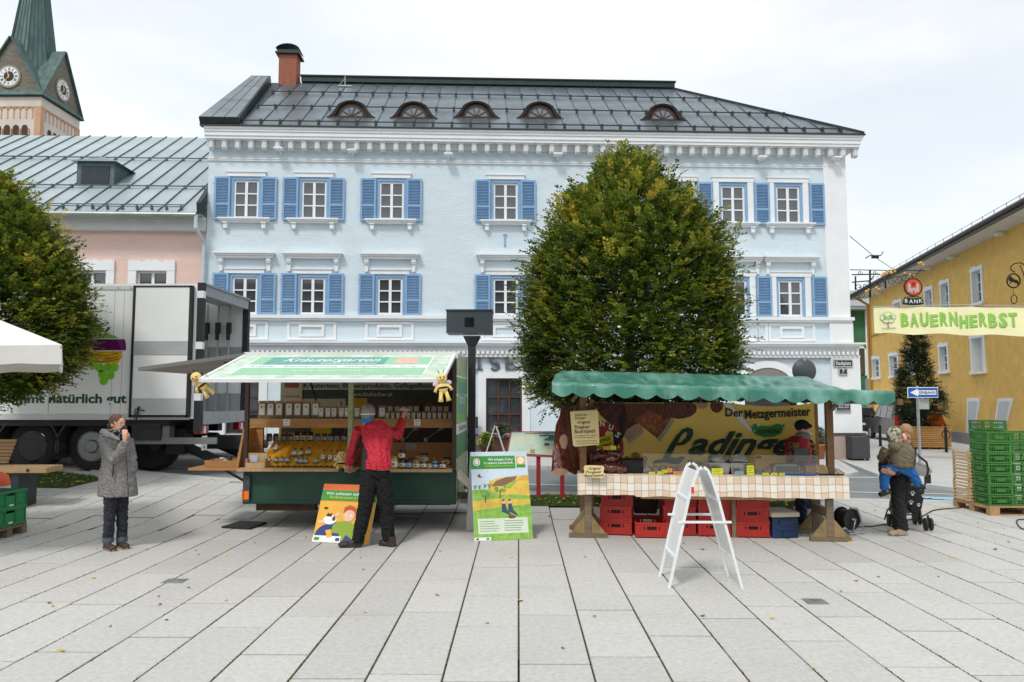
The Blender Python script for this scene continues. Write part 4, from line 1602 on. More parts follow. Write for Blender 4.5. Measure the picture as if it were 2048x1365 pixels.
for h in yh+[big]:
 q=MB()
 w=.13
 q.box(h[0]-w,h[0],-.05,0,h[2]-.02,h[3]+.002);q.box(h[1],h[1]+w,-.05,0,h[2]-.02,h[3]+.002)
 q.box(h[0]-w-.04,h[1]+w+.04,-.06,0,h[3]+.002,h[3]+.14);q.box(h[0]-w-.05,h[1]+w+.05,-.10,0,h[2]-.12,h[2]-.02)
 q.box(h[0]-w+.1,(h[0]+h[1])/2,-.065,0,h[3]+.14,h[3]+.19)
 # painted reveals
 q.quad((h[0]+.002,-.01,h[2]),(h[0]+.002,.235,h[2]),(h[0]+.002,.235,h[3]),(h[0]+.002,-.01,h[3]))
 q.quad((h[1]-.002,-.01,h[2]),(h[1]-.002,.235,h[2]),(h[1]-.002,.235,h[3]),(h[1]-.002,-.01,h[3]))
 q.quad((h[0],-.01,h[3]-.002),(h[1],-.01,h[3]-.002),(h[1],.235,h[3]-.002),(h[0],.235,h[3]-.002))
 q.build("window_surround",white_p,YB)
 if h is big:
  q=MB();q.quad((h[0],.235,h[2]),(h[1],.235,h[2]),(h[1],.235,h[3]),(h[0],.235,h[3]));q.build("niche_back",white_p,YB)
 else:
  add_window(YB,Matrix.Translation(((h[0]+h[1])/2,.16,h[2])),h[1]-h[0],h[3]-h[2],2,3)
  # ground floor niches leaning with the battered base
for pts in(((1937,797),(1962,797),(1951,868),(1935,868)),((1999,797),(2029,797),(2011,866),(1989,866))):
 P4=[FY.fp(a,c)for a,c in pts]
 q=MB();q.prism([(a,c)for a,c in P4][::-1],-.05,.0);q.build("niche_surround",white_p,YB)
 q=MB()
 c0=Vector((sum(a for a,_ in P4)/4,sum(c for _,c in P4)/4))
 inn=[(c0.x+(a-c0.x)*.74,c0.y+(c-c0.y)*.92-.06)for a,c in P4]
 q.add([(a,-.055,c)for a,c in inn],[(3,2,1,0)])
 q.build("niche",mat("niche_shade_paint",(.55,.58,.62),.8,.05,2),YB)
q=MB()
zp=FY.fp(1945,867)[1]
q.box(.0,FY.L,-.16,0,-.15,zp)
q.build("plinth",mat("grey_plinth_stone",(.23,.23,.24),.9,.25,6,.6,20),YB)
# eaves
ov=.85
q=MB()
q.box(-.5,FY.L+1,-ov,.0,ztop+.02,ztop+.06)
q.build("soffit",soff,YB)
ye=FY.I@onplane(2040,414,FY.P-FY.B*(ov+.05),FY.B)
q=MB()
q.box(-.5,FY.L+1,-ov-.05,-ov+.02,ztop+.0,ztop+.20)
q.tube([(-.5,-ov-.10,ztop+.17),(FY.L+1,-ov-.10,ztop+.17)],.07,8)
q.build("gutter",mat("brown_gutter",(.055,.045,.04),.5,.2,3),YB)
q=MB()
q.add([(-.6,-ov-.08,ztop+.24),(FY.L+1,-ov-.08,ztop+.24),(FY.L+1,5,ztop+3.0),(1.5,5,ztop+3.0),(-.6,9,ztop+.24)],[(0,1,2,3),(0,3,4)])
q.build("roof",mat("brown_roof",(.06,.055,.055),.7,.2,2),YB)
q=MB()
for dz_ in(.30,.42):
 q.bar((0,-ov+.1,ztop+dz_+.06),(FY.L+1,-ov+.1,ztop+dz_+.06),.015,.015)
x=.3
while x<FY.L:
 q.bar((x,-ov+.1,ztop+.2),(x,-ov+.1,ztop+.5),.02,.02);x+=.9
q.build("snow_rail",steel,YB)
q=MB()
q.tube([(.15,-ov,ztop+.1),(.15,-.12,ztop-.4),(.15,-.12,FY.fp(1742,672)[1]),(.15,-.12,0)],.08,8)
q.tube([(.2,-.06,FY.fp(1742,673)[1]),(4.5,-.06,FY.fp(1742,673)[1]+.02)],.05,6)
q.build("downpipe",mat("ochre_pipe",(.50,.27,.05),.6,.1,3),YB)
for px,py in((2010,462),(1912,510),(1866,532),(1765,577)):
 x=FY.fp(px,py)[0]
 q=MB();q.box(x-.07,x+.07,-.30,-.12,ztop-.14,ztop-.04);q.box(x-.02,x+.02,-.14,0,ztop-.12,ztop-.06)
 lo=q.build("floodlight",white_p);lo.matrix_world=FY.M
 tag(lo,{2010:"white lamp under the yellow eaves nearest the right picture edge",1912:"middle white lamp under the yellow eaves",1866:"white lamp under the yellow eaves above the three close windows",1765:"farthest white lamp under the yellow eaves above the bank sign bracket"}[px],"lamp","lamps under the yellow eaves")
 # green house at the end of the street
GB=thing("green_house","narrow strip of green house between the blue and the yellow building","building",(20.5,47,0))
q=MB()
zg1=(HOR-622)/FPX*47+CAMH
q.box(-3,1.6,0,8,0,zg1);q.build("wall",mat("green_plaster",(.05,.16,.075),.85,.12,1,.4,10),GB)
q=MB();q.box(1.22,1.5,-.1,-.0,0,zg1);q.build("corner_strip",white_p,GB)
q=MB();q.box(-3,2.6,-.8,8,zg1,zg1+.12);q.slab([(-3,-.8,zg1+.12),(2.6,-.8,zg1+.12),(2.6,3,zg1+1.6),(-3,3,zg1+1.6)],(0,-.5,1),.1);q.build("roof",mat("grey_sheet_roof",(.28,.31,.33),.5,.15,1.5),GB)
q=MB();q.box(.75,1.1,-.08,0,3.2,4.8);q.build("window",glass,GB)
q=MB();q.box(.65,.75,-.1,0,3.1,4.9);q.box(1.1,1.2,-.1,0,3.1,4.9);q.box(.65,1.2,-.1,0,4.8,4.9);q.build("window_frame",white_p,GB)
LB=thing("low_shop","low grey shop front with blue windows behind the parked cars","building",(23.2,46.5,0))
q=MB();q.box(-1.6,5,0,3,0,2.9);q.build("wall",mat("grey_plaster",(.42,.42,.40),.85,.08,1),LB)
bw=mat("blue_shop_glass",(.03,.16,.32),.15,.2,2)
for i in range(3):
 q=MB();q.box(-1.2+i*1.5,-.1+i*1.5,-.04,0,.9,2.3);q.build("window",bw,LB)
 # houses on the near side of the square, behind us: the panes mirror them
for ox,w_,hgt,rid,nm,cl_ in((-31,20,8.2,12.2,"cream plastered house behind the viewer, mirrored in the left window panes",(.5,.46,.38)),(-10,17,9.2,13.6,"grey plastered house behind the viewer, mirrored in the middle window panes",(.42,.43,.44)),(8,22,8.0,12.4,"rose plastered house behind the viewer, mirrored in the right window panes",(.5,.40,.36))):
 t=thing("opposite_house",nm,"building",(ox,-24,0),group="houses on the near side of the square")
 q=MB();hs_=[(1.5+i*2.6,2.6+i*2.6,z_,z_+1.5)for i in range(int((w_-2)/2.6))for z_ in(1.0,4.0,6.2)]
 q.box(0,w_,-9,-.2,0,hgt);q.build("wall",mat("plaster_"+str(ox+40),cl_,.85,.06,.8),t)
 q=MB();q.slab([(-.4,.5,hgt-.2),(w_+.4,.5,hgt-.2),(w_+.4,-4.6,rid),(-.4,-4.6,rid)],(0,.5,1),.2);q.slab([(-.4,-9.6,hgt-.2),(w_+.4,-9.6,hgt-.2),(w_+.4,-4.6,rid),(-.4,-4.6,rid)],(0,-.5,1),.2);q.build("roof",mat("old_brown_roof",(.07,.055,.05),.8,.2,1),t)
 for a,c,d,e in hs_:
  q=MB();q.box(a,c,-.2,-.14,d,e);q.build("window",glass,t)
  # ---------------------------------------------------------------- white box truck
ORD=["first","second","third","fourth","fifth","sixth","seventh","eighth","ninth","tenth","eleventh","twelfth","thirteenth","fourteenth","fifteenth"]
TY=14.5
tx=(390-VPX)/FPX*TY
TR=thing("box_truck","white refrigerated box truck with open rear doors and a fruit picture on its side","truck",(tx,TY,gh(tx,TY)+.0))
def T(px,py,Y=TY):
 p=at(px,py,Y);return p.x-tx,p.z-TR.location.z
tw=mat("truck_white",(.84,.86,.86),.32,.04,1.5,dirt=.08)
tgrey=mat("truck_inner_grey",(.74,.76,.75),.5,.06,2,dirt=.08)
tkick=mat("truck_aluminium_kick",(.36,.38,.39),.4,.12,4,metal=.4,stretch=(1,1,12))
trub=mat("black_seal",(.02,.022,.024),.6,.2,6)
z0t,z1t=T(200,838)[1],T(200,568)[1]
XL_=-9.5
q=MB()
q.box(XL_,-.02,0,.06,z0t,z1t)
q.box(XL_,-.02,2.49,2.55,z0t,z1t)
q.box(XL_,-.02,.06,2.49,z0t,z0t+.10)
q.box(XL_,XL_+.06,.06,2.49,z0t+.1,z1t-.06)
q.build("box_body",tw,TR)
grp_m=bpy.data.materials.new("translucent_roof");grp_m.use_nodes=True
_n=grp_m.node_tree;_t=_n.nodes.new("ShaderNodeBsdfTranslucent");_t.inputs[0].default_value=(.85,.87,.86,1);_x=_n.nodes.new("ShaderNodeMixShader");_x.inputs[0].default_value=.6;_n.nodes["Principled BSDF"].inputs["Base Color"].default_value=(.7,.72,.72,1)
_n.links.new(_n.nodes["Principled BSDF"].outputs[0],_x.inputs[1]);_n.links.new(_t.outputs[0],_x.inputs[2]);_n.links.new(_x.outputs[0],_n.nodes["Material Output"].inputs[0])
q=MB();q.box(XL_,-.02,.06,2.49,z1t-.004,z1t);q.build("roof",grp_m,TR)
q=MB()
q.box(XL_,-.1,-.012,0,z0t-.02,z0t+.10);q.box(XL_,T(268,600)[0],-.012,0,z1t-.12,z1t-.04)
q.build("side_rail",mat("truck_rail",(.62,.66,.64),.4,.06,3,dirt=.1),TR)
q=MB()
for px in(102,226,245):
 x=T(px,700)[0];q.box(x-.004,x+.004,-.003,0,z0t+.1,z1t-.12)
for px in(205,237,262):
 x=T(px,578)[0];q.cyl((x,-.012,z1t-.08),(x,-.02,z1t-.08),.018,n=8)
q.build("panel_joints",mat("seam_grey",(.40,.42,.42),.6,.05,3),TR,kind='stuff')
# inside
q=MB()
q.box(XL_,-.03,.06,.09,z0t+.5,z1t-.06);q.box(-3,-.03,2.46,2.49,z0t+.5,z1t-.06)
q.build("inner_lining",tgrey,TR)
q=MB()
for a,c in((0.10,.5),(1.25,1.55)):
 q.box(-3,-.03,2.44,2.46,z0t+a,z0t+c)
q.build("inner_kick_plate",tkick,TR)
q=MB();q.box(-3.0,-2.95,.09,2.44,z0t+.1,z1t-.06);q.build("inner_bulkhead",tgrey,TR)
for i in range(5):
 x=-1.30+i*.25
 q=MB();q.cyl((x,2.36,z0t+.12),(x,2.36,z1t-.12),.025,n=8)
 b_=q.build("load_bar",steel,TR)
 q=MB();q.box(x-.045,x+.045,2.30,2.40,z0t+1.85,z0t+2.1);q.box(x-.03,x+.03,2.28,2.36,z0t+1.7,z0t+1.85)
 q.build("latch",trub,b_)
 # rear frame
q=MB()
q.box(-.02,.10,-.01,.12,z0t-.25,z1t+.02);q.build("rear_post",trub,TR)
q=MB();q.box(-.02,.10,2.43,2.56,z0t-.25,z1t+.02);q.build("rear_post",trub,TR)
q=MB()
q.box(-.02,.10,.12,2.43,z1t-.22,z1t+.02);q.box(-.6,-.02,.12,2.43,z1t-.14,z1t-.06)
q.box(.10,.14,.12,2.43,z1t-.02,z1t+.02)
q.build("rear_header",mat("header_alu",(.34,.36,.36),.4,.1,3,metal=.4),TR)
for zz in(.35,1.35,2.35):
 q=MB();q.box(-.022,.104,-.014,-.01,z0t+zz,z0t+zz+.14);q.box(.10,.104,-.01,.1,z0t+zz,z0t+zz+.14);q.build("reflector_strip",white_p,TR)
q=MB();q.box(-.02,.12,.12,2.43,z0t-.12,z0t+.12);
q.build("rear_sill",mat("sill_alu",(.36,.38,.38),.4,.15,3,metal=.5),TR)
# folded door on the near side
dx0,dz0=T(262,835);dx1,dz1=T(388,573)
dr=bpy.data.objects.new("rear_door",None)
q=MB();q.box(dx0+.05,dx1-.04,-.09,-.02,dz0+.05,dz1-.03)
door=q.build("rear_door",tw,TR)
q=MB();q.box(dx0,dx0+.05,-.10,-.015,dz0,dz1);q.box(dx1-.04,dx1+.02,-.10,-.015,dz0,dz1);q.box(dx0,dx1,-.10,-.015,dz0,dz0+.05);q.box(dx0,dx1,-.10,-.015,dz1-.03,dz1)
q.build("door_seal",trub,door)
for a,c in((683,711),(797,828)):
 q=MB()
 za,zb=T(300,c)[1],T(300,a)[1]
 q.box(dx0+.05,dx1-.04,-.096,-.09,za,zb)
 n=7
 for i in range(n):q.box(dx0+.05,dx1-.04,-.100,-.096,za+(i+.35)*(zb-za)/n,za+(i+.6)*(zb-za)/n)
 q.build("kick_plate",mat("door_alu",(.55,.57,.58),.35,.06,3,metal=.2,stretch=(1,1,10)),door)
 # undercarriage
und=mat("chassis_black",(.014,.015,.017),.65,.4,3)
q=MB()
q.box(XL_,-.25,.55,.8,.75,z0t-.02);q.box(XL_,-.25,1.75,2.0,.75,z0t-.02)
q.box(XL_,-.5,.03,2.5,z0t-.14,z0t-.02)
q.box(XL_,-5.9,.2,2.3,.35,.95)
for x in(-3.2,-2.1,-.9):q.cyl((x,.3,.55),(x,2.2,.55),.12,n=10)
q.box(-.95,-.55,.9,1.7,.5,.9);q.cyl((-.6,1.4,.62),(-.1,1.4,.60),.13,n=12)
q.build("chassis",und,TR)
q=MB()
bx0,bz1=T(263,846);bx1,bz0=T(320,882)
q.box(bx0,bx1,.02,.5,bz0,bz1);q.box(bx0,bx1,.0,.02,bz1-.10,bz1-.02)
q.build("tool_box",mat("box_black",(.025,.026,.028),.5,.2,4),TR)
q=MB();x0,z1=T(268,876);x1,z0=T(404,889)
q.box(x0,x1+.25,.05,.12,z0,z1)
q.box(T(322,850)[0],T(336,850)[0],.06,.3,z0,T(322,846)[1])
q.build("side_guard",mat("guard_grey",(.22,.23,.23),.5,.12,4,metal=.4),TR)
for i,y in enumerate((.12,2.1)):
 q=MB();q.box(-.05,.08,y,y+.36,z0t-.30,z0t-.14);lt=q.build("tail_light",mat("tail_red",(.45,.02,.02),.25,.2,8),TR)
 q=MB();q.box(.02,.085,y+.12,y+.22,z0t-.29,z0t-.15);q.build("lamp_segment",white_p,lt)
q=MB();q.box(.085,.09,.15,.40,z0t-.62,z0t-.34);pl_=q.build("number_plate",white_p,TR)
q=MB();Mz=Matrix.Translation((.092,.275,z0t-.5))@Matrix.Rotation(R(90),4,'Z');q.text("SL 82",0,0.01,.06,0,.01,0,.18,'C',Mz);q.text("AA",0,-.09,.06,0,.01,0,.1,'C',Mz);q.build("characters",trub,pl_)
# tail-lift arms
q=MB()
for y in(.5,1.9):
 q.bar((-.9,y,.75),(.15,y,.30),.09,.12);q.bar((.15,y,.30),(.95,y,.22),.06,.08);q.bar((-.7,y,.55),(.35,y,.12),.05,.05)
q.box(-.7,-.35,.35,.75,.35,.85);q.box(-.2,.5,.9,1.5,.42,.68);q.cyl((.1,1.25,.50),(1.0,1.25,.50),.09,n=10)
q.build("tail_lift",und,TR)
q=MB();q.tube([(T(275,833)[0],-.12,T(275,833)[1]),(T(278,820)[0],-.14,T(278,818)[1]),(T(295,830)[0],-.12,T(295,822)[1])],.012,5);q.tube([(T(284,813)[0],-.12,T(284,813)[1]),(T(279,838)[0],-.13,T(279,842)[1])],.02,5)
q.build("retaining_strap",trub,TR)
# wheels
def truck_wheel(px,deep,nm="wheel"):
 x=T(px,893)[0];r_=.515
 q=MB()
 prof=[(.30,-.14),(.42,-.155),(.48,-.13),(.505,-.08),(.515,0),(.505,.08),(.48,.13),(.30,.14)]
 M=Matrix.Translation((x,.34,r_))@Matrix.Rotation(R(90),4,'X')
 Mi=M
 q.lathe([(r,-z)for r,z in prof],36,M,cap=False)
 w=q.build("wheel",rubber,TR,smooth=True,auto=40)
 q=MB()
 if deep:
  q.lathe([(.30,.155),(.275,.16),(.27,.10),(.24,.02),(.16,-.03),(.10,-.03)],28,M)
 else:
  q.lathe([(.30,.155),(.28,.165),(.27,.13),(.25,.10),(.235,.11),(.14,.13),(.13,.17),(.11,.19)],28,M)
 rm=q.build("rim",mat("dark_rim" if deep else "silver_rim",(.035,.037,.04)if deep else(.22,.23,.235),.4,.2,8,metal=.6),w,smooth=True,auto=40)
 q=MB()
 for i in range(10):
  a=2*math.pi*i/10
  q.cyl(M@Vector((.185*math.cos(a),.185*math.sin(a),.12)),M@Vector((.185*math.cos(a),.185*math.sin(a),.15)),.018,n=6)
 q.build("wheel_nuts",trub,w,kind='stuff')
 q=MB()
 n=14
 for i in range(n):
  a0,a1=math.pi*(-.12+1.24*i/n),math.pi*(-.12+1.24*(i+1)/n)
  q.slab([(x+.60*math.cos(a),y,r_+.60*math.sin(a))for a,y in((a0,.02),(a1,.02),(a1,.6),(a0,.6))],(math.cos(a0),0,math.sin(a0)),.03)
 q.build("mudguard",mat("mudguard_black",(.03,.031,.033),.6,.15,4),TR)
truck_wheel(52,True);truck_wheel(173,False);truck_wheel(-75,False)
w3=T(272,893)[0]
q=MB()
q.lathe([(.2,-.14),(.45,-.15),(.515,-.08),(.515,.08),(.45,.15),(.2,.14)],30,Matrix.Translation((w3,.75,.515))@Matrix.Rotation(R(90),4,'X'));q.build("wheel",rubber,TR,smooth=True,auto=40)
# side print
fr_g1=flat("print_apple_green",(120,175,70),.4);fr_g2=flat("print_leaf_green",(40,110,40),.4);fr_p=flat("print_plum",(88,15,75),.35,.25,vs=3);fr_y=mat("print_banana",C(225,175,30),.35,.1,3,col2=C(180,125,25),c2=(.4,.7),stretch=(1,1,4));fr_b=flat("print_stem_brown",(90,50,30),.4);fr_gg=mat("print_grape",C(125,190,50),.35,.2,6);fr_pl=flat("print_plum_light",(120,40,105),.35)
q=MB()
def lp(pts,y=-.004,mi=0):
 q.mi=mi;q.add([(T(a,c)[0],y,T(a,c)[1])for a,c in pts][::-1],[tuple(range(len(pts)))])
lp([(160,678),(172,671),(190,668),(210,668),(228,671),(238,677)],-.004,0)
lp([(183,650),(192,646),(202,652),(207,664),(196,667),(186,663)],-.006,1)
q.mi=4;q.tube([(T(211,672)[0],-.01,T(211,672)[1]),(T(213,662)[0],-.01,T(213,662)[1]),(T(220,655)[0],-.01,T(220,655)[1])],.02,5)
lp([(166,679),(250,679),(252,690),(252,701),(166,701)],-.004,2)
lp([(233,679),(248,679),(250,701),(243,701)],-.006,6)
lp([(163,703),(244,703),(243,715),(236,727),(168,726),(160,716)],-.004,3)
q.mi=4
for k in range(3):q.tube([(T(172+i*16,707+k*6+5*math.sin(i/4*3.14))[0],-.005,T(172+i*16,707+k*6+5*math.sin(i/4*3.14))[1])for i in range(5)],.006,4)
q.mi=5
for gx,gy in((187,731),(200,736),(216,735),(229,735),(205,749),(221,751),(208,762)):
 x,z=T(gx,gy);q.disc((x,z),.085,14,y=-.005-(gx%5)*.0006)
q.build("fruit_picture",[fr_g1,fr_g2,fr_p,fr_y,fr_b,fr_gg,fr_pl],TR)
q=MB();x0,z0=T(-66,806);x1=T(253,806)[0]
q.text("kommt natürlich gut",T(0,806)[0],z0,.17,-.004,.034,0,T(253,806)[0]-T(0,806)[0])
q.build("lettering",flat("dark_green_print",(15,75,55),.4),TR)
# ---------------------------------------------------------------- market trailer
TF=Frame(at(487,900,10.02),at(912,900,9.98))
MT_=thing("market_trailer","dark green market trailer with raised front flap selling teas and honey","market trailer",TF.P,TF.rz)
def tp(px,py,off=0.0):return TF.fp(px,py,off)
LT=TF.L
zc_=tp(700,938)[1];zb_=tp(700,1009)[1];ztp=tp(700,710)[1]
DT=1.75
green_d=mat("dark_green_body",(.018,.065,.045),.4,.25,2.5,.1,15,dirt=.35)
q=MB();q.cbox(0,LT,0,DT,zb_,zc_-.02,.012);q.box(.02,LT-.02,-.012,0,zb_+.02,zb_+.05)
q.build("lower_body",green_d,MT_)
q=MB()
q.box(-.03,tp(677,938,.12)[0],-.14,.25,zc_-.025,zc_+.012);q.box(tp(694,938)[0],tp(712,938)[0],-.14,.2,zc_-.03,zc_+.008);q.box(tp(777,938)[0],LT-.04,-.14,.25,zc_-.03,zc_+.008)
q.build("counter_board",wood_new,MT_)
q=MB();q.box(.0,LT,.25,DT,zc_-.02,zc_-.005);q.build("inner_floor",wood_or,MT_)
# roof
q=MB();q.box(0,LT,0,DT,ztp-.02,ztp+.03);q.box(-.02,LT+.02,-.03,.0,ztp-.05,ztp+.035)
q.build("roof",mat("white_roof_sheet",(.70,.72,.70),.4,.08,2,dirt=.1),MT_)
# right side wall with print
q=MB();q.box(LT-.03,LT,0.03,DT,zc_-.02,ztp-.02)
q.build("side_wall",flat("ochre_ply_inside",(150,115,40),.7,.15),MT_)
lime=flat("print_lime",(130,190,90),.5,.15);grn=flat("print_green",(50,140,80),.5,.12);pale=flat("print_pale_green",(205,225,200),.5,.08)
teal=flat("print_teal",(98,165,150),.5,.08);wprint=flat("print_white",(238,242,238),.5,.02);pinkp=flat("print_salmon",(228,178,158),.5,.15)
grass_p=mat("print_grass",C(130,165,90),.5,.2,20,col2=C(225,230,215),c2=(.35,.65),stretch=(1,1,1))
q=MB()
Hs=ztp-zb_
for(a,c,mi)in((0,.30,2),(.30,.46,1),(.46,.53,3),(.53,.72,0),(.72,.735,3),(.735,.85,0),(.85,.862,3),(.862,1,2)):
 q.mi=mi;q.box(LT,LT+.006,.03,DT-.02,zb_+a*Hs,zb_+c*Hs)
q.mi=4;q.box(LT+.006,LT+.009,.25,1.25,zb_+.60*Hs,zb_+.82*Hs)
q.mi=3
Ms=Matrix.Translation((LT+.011,.3,0))@Matrix.Rotation(R(90),4,'Z')
q.text("Kräuter Honig",0,zb_+.665*Hs,.16,0,.01,.3,.9,'L',Ms);q.mi=1;q.text("Kräutertees",.05,zb_+.48*Hs,.08,0,.01,0,1.1,'L',Ms)
q.build("side_print",[lime,grn,grass_p,wprint,teal],MT_)
# posts
brownp=flat("dark_brown_frame",(62,45,38),.5,.2)
q=MB();q.box(0,.05,0,.05,zc_,ztp-.02);q.build("corner_post",brownp,MT_)
q=MB();q.box(LT-.05,LT,-.01,.03,zc_-.02,ztp-.02);q.build("corner_post",brownp,MT_)
q=MB();q.box(0,.04,DT-.04,DT,zc_,ztp-.02);q.build("corner_post",brownp,MT_)
q=MB();x=tp(701,850,.2)[0];q.box(x-.03,x+.03,-.22,-.16,zc_-.03,ztp-.30);q.build("prop",mat("mottled_green_prop",(.25,.32,.16),.7,.3,12,col2=(.40,.40,.26),c2=(.4,.6),stretch=(1,1,4)),MT_)
# front flap (hinged, sloping towards us)
FLAP_O=1.35
hz,ez=ztp-.01,tp(650,759,FLAP_O)[1]
Fx=Vector((1,0,0));Fd=Vector((0,-FLAP_O,ez-hz));FLn=Fd.length;Fd.normalize()
Fn=Fx.cross(-Fd);
if Fn.z<0:Fn=-Fn
FMx=Matrix(((1,Fn.x,-Fd.x,.02),(0,Fn.y,-Fd.y,-.02),(0,Fn.z,-Fd.z,hz),(0,0,0,1)))
FMx2=Matrix(((1,-Fn.x,-Fd.x,.02),(0,-Fn.y,-Fd.y,-.02),(0,-Fn.z,-Fd.z,hz),(0,0,0,1)))
q=MB();q.M=FMx2
q.box(0,LT-.06,0,.025,-FLn,0)
flap=q.build("front_flap",flat("flap_underside",(165,150,130),.6,.08),MT_)
q=MB();q.M=FMx2
w=LT-.06
q.mi=2;q.box(.0,w,-.003,0,-FLn,0)
q.mi=0;q.box(.22,w-.24,-.006,-.003,-FLn+.22,-.13)
q.mi=3;q.box(.22,w-.24,-.008,-.006,-FLn+.60,-FLn+.76)
q.mi=4;q.box(.42,1.95,-.008,-.006,-.62,-.16)
q.mi=5;q.box(2.08,w-.42,-.008,-.006,-.55,-.20)
q.mi=3
for a in(.22,w-.25):q.box(a,a+.02,-.009,-.006,-FLn+.22,-.13)
q.text("Kräutergarten",.62,-.44,.20,-.010,.012,.45,1.25)
q.text("Naturprodukte",1.15,-.58,.07,-.010,.005,0,.7)
q.mi=1
q.text("Kräuter · Bienenprodukte · Geflügelfleisch · Sirup",.32,-FLn+.64,.07,-.0095,.006,0,w-.7)
q.mi=3;q.text("www.biokocher.at",.9,-FLn+.40,.07,-.009,.006,0,1.0)
q.build("flap_print",[flat("print_mint",(152,200,165),.5,.06),flat("print_grey_green",(110,140,130),.5),mat("print_meadow",C(172,196,168),.5,.1,6,col2=C(212,222,210),c2=(.35,.6)),wprint,teal,pinkp],flap)
q=MB();q.M=FMx2;q.box(-.04,0,-.015,.03,-FLn-.01,0);q.box(w,w+.03,-.015,.03,-FLn,0);q.box(0,w,-.01,.03,-FLn-.03,-FLn)
q.build("flap_edge",white_p,flap)
# left flap
lz1,lx1=tp(265,741)[1],tp(268,741)[0]
q=MB()
q.slab([(lx1,.15,lz1+.0),(0,.0,ztp-.02),(0,DT,ztp-.02),(lx1,DT-.1,lz1-.0)],(0,0,1),.03)
lf=q.build("side_flap",mat("flap_grey",(.30,.27,.24),.6,.1,2),MT_)
q=MB();q.bar((lx1,.13,lz1+.02),(0,-.02,ztp+.0),.04,.05);q.build("flap_edge",flat("flap_trim",(110,112,108),.5),lf)
q=MB()
q.bar((tp(552,760)[0],1.3,ztp-.1),(tp(566,800)[0],1.6,ztp-.65),.02,.02)
q.bar((.05,.1,ztp-.08),(-.15,-.35,ztp-.12),.02,.02)
q.build("gas_strut",black_p,MT_)
# back wall (open at the left end)
xb0=tp(562,850,-DT)[0]
q=MB();q.box(xb0,LT-.03,DT-.03,DT,zc_,ztp-.02);q.build("back_wall",flat("back_board_grey",(92,88,78),.7,.15),MT_)
def backp(px,py,d=DT):return TF.fp(px,py,-d)
def bquad(q,pa,pb,y,mi):
 (x0,z1),(x1,z0)=backp(*pa),backp(*pb)
 q.mi=mi;q.box(x0,x1,y-.006,y,z0,z1)
q=MB()
bquad(q,(606,762),(905,780),DT-.032,0)
bquad(q,(606,780),(905,797),DT-.032,1)
bquad(q,(606,798),(692,832),DT-.032,2)
bquad(q,(560,852),(692,884),DT-.032,3)
bquad(q,(565,856),(623,866),DT-.04,4)
bquad(q,(706,797),(735,835),DT-.032,3)
bquad(q,(665,856),(690,884),DT-.042,4)
x0,z0=backp(609,776);q.mi=5
q.text("Kräutertees, Bienenprodukte, Geflügelfleisch, Sirup",x0,z0,.072,DT-.046,.012,0,backp(912,776)[0]-x0)
x0,z0=backp(700,793);q.mi=0
q.text("www.biokocher.at",x0,z0,.07,DT-.046,.012,0,backp(786,793)[0]-x0)
q.mi=5;x0,z0=backp(683,808);q.text("L",x0,z0-.02,.07,DT-.046,.01)
q.build("back_print",[flat("sign_grey",(190,188,178),.6),flat("sign_dark_green",(62,78,60),.6),flat("sign_beige",(188,182,155),.6),flat("sign_yellow",(200,160,20),.6,.1),flat("sign_dark_photo",(60,62,48),.6,.4,vs=12),flat("sign_black",(35,38,35),.6)],MT_)
q=MB()
bquad(q,(564,752),(606,806),DT-.05,0);bquad(q,(572,756),(600,776),DT-.058,1);bquad(q,(573,766),(599,776),DT-.060,2)
x0,z0=backp(568,795);q.mi=3;q.text("3.-4. September 2020",x0,z0,.03,DT-.062,.006,0,backp(602,795)[0]-x0)
q.build("poster",[flat("poster_cream",(200,190,165),.6),flat("poster_brown",(120,95,60),.6,.3),flat("poster_red",(150,75,55),.6,.2),flat("poster_ink",(40,35,35),.6)],MT_)
# shelf
SY=.42
(sx0,sz1),(sx1,sz0)=TF.fp(500,836,-SY),TF.fp(905,856,-SY)
SZ=TF.fp(700,838,-SY)[1];SZb=TF.fp(700,856,-SY)[1]
q=MB();q.box(sx0,LT-.05,SY,SY+.025,SZb,SZ+.0);q.box(sx0,LT-.05,SY+.025,SY+.34,SZb+.05,SZb+.07)
q.build("shelf",wood_or,MT_)
(a0,c1),(a1,c0)=TF.fp(498,866,-.5),TF.fp(515,936,-.5)
q=MB();q.box(sx0+.0,sx0+.03,SY,SY+.5,zc_,SZb);q.box(sx0+.03,sx0+.18,SY+.02,SY+.04,zc_,SZb);q.build("shelf_side",wood_or,MT_)
q=MB()
for px in(573,834):
 x0,z1=TF.fp(px-6,839,-SY);x1,z0=TF.fp(px+7,852,-SY)
 q.mi=0;q.box(x0,x1,SY-.008,SY-.001,z0,z1)
 q.mi=1;q.text("4,90",(x0+x1)/2,z0+.055,.022,SY-.010,.01,0,.06,'C');q.text("je Packung",(x0+x1)/2,z0+.02,.015,SY-.010,.006,0,.07,'C')
q.build("price_card",[wprint,flat("ink_blue",(40,50,90),.6)],MT_)
# slanted panel right and a darker second shelf behind
q=MB();(x0,z1),(x1,z0)=TF.fp(770,885,-.9),TF.fp(905,934,-.9);q.box(x0,LT-.05,.86,.89,zc_,z1);q.build("inner_panel",wood_or,MT_)
q=MB();(x0,z1),(x1,z0)=TF.fp(772,835,-1.2),TF.fp(905,840,-1.2);q.box(x0,LT-.05,1.1,1.5,z0,z1);q.build("rear_shelf",flat("dark_shelf_wood",(88,55,30),.7),MT_)
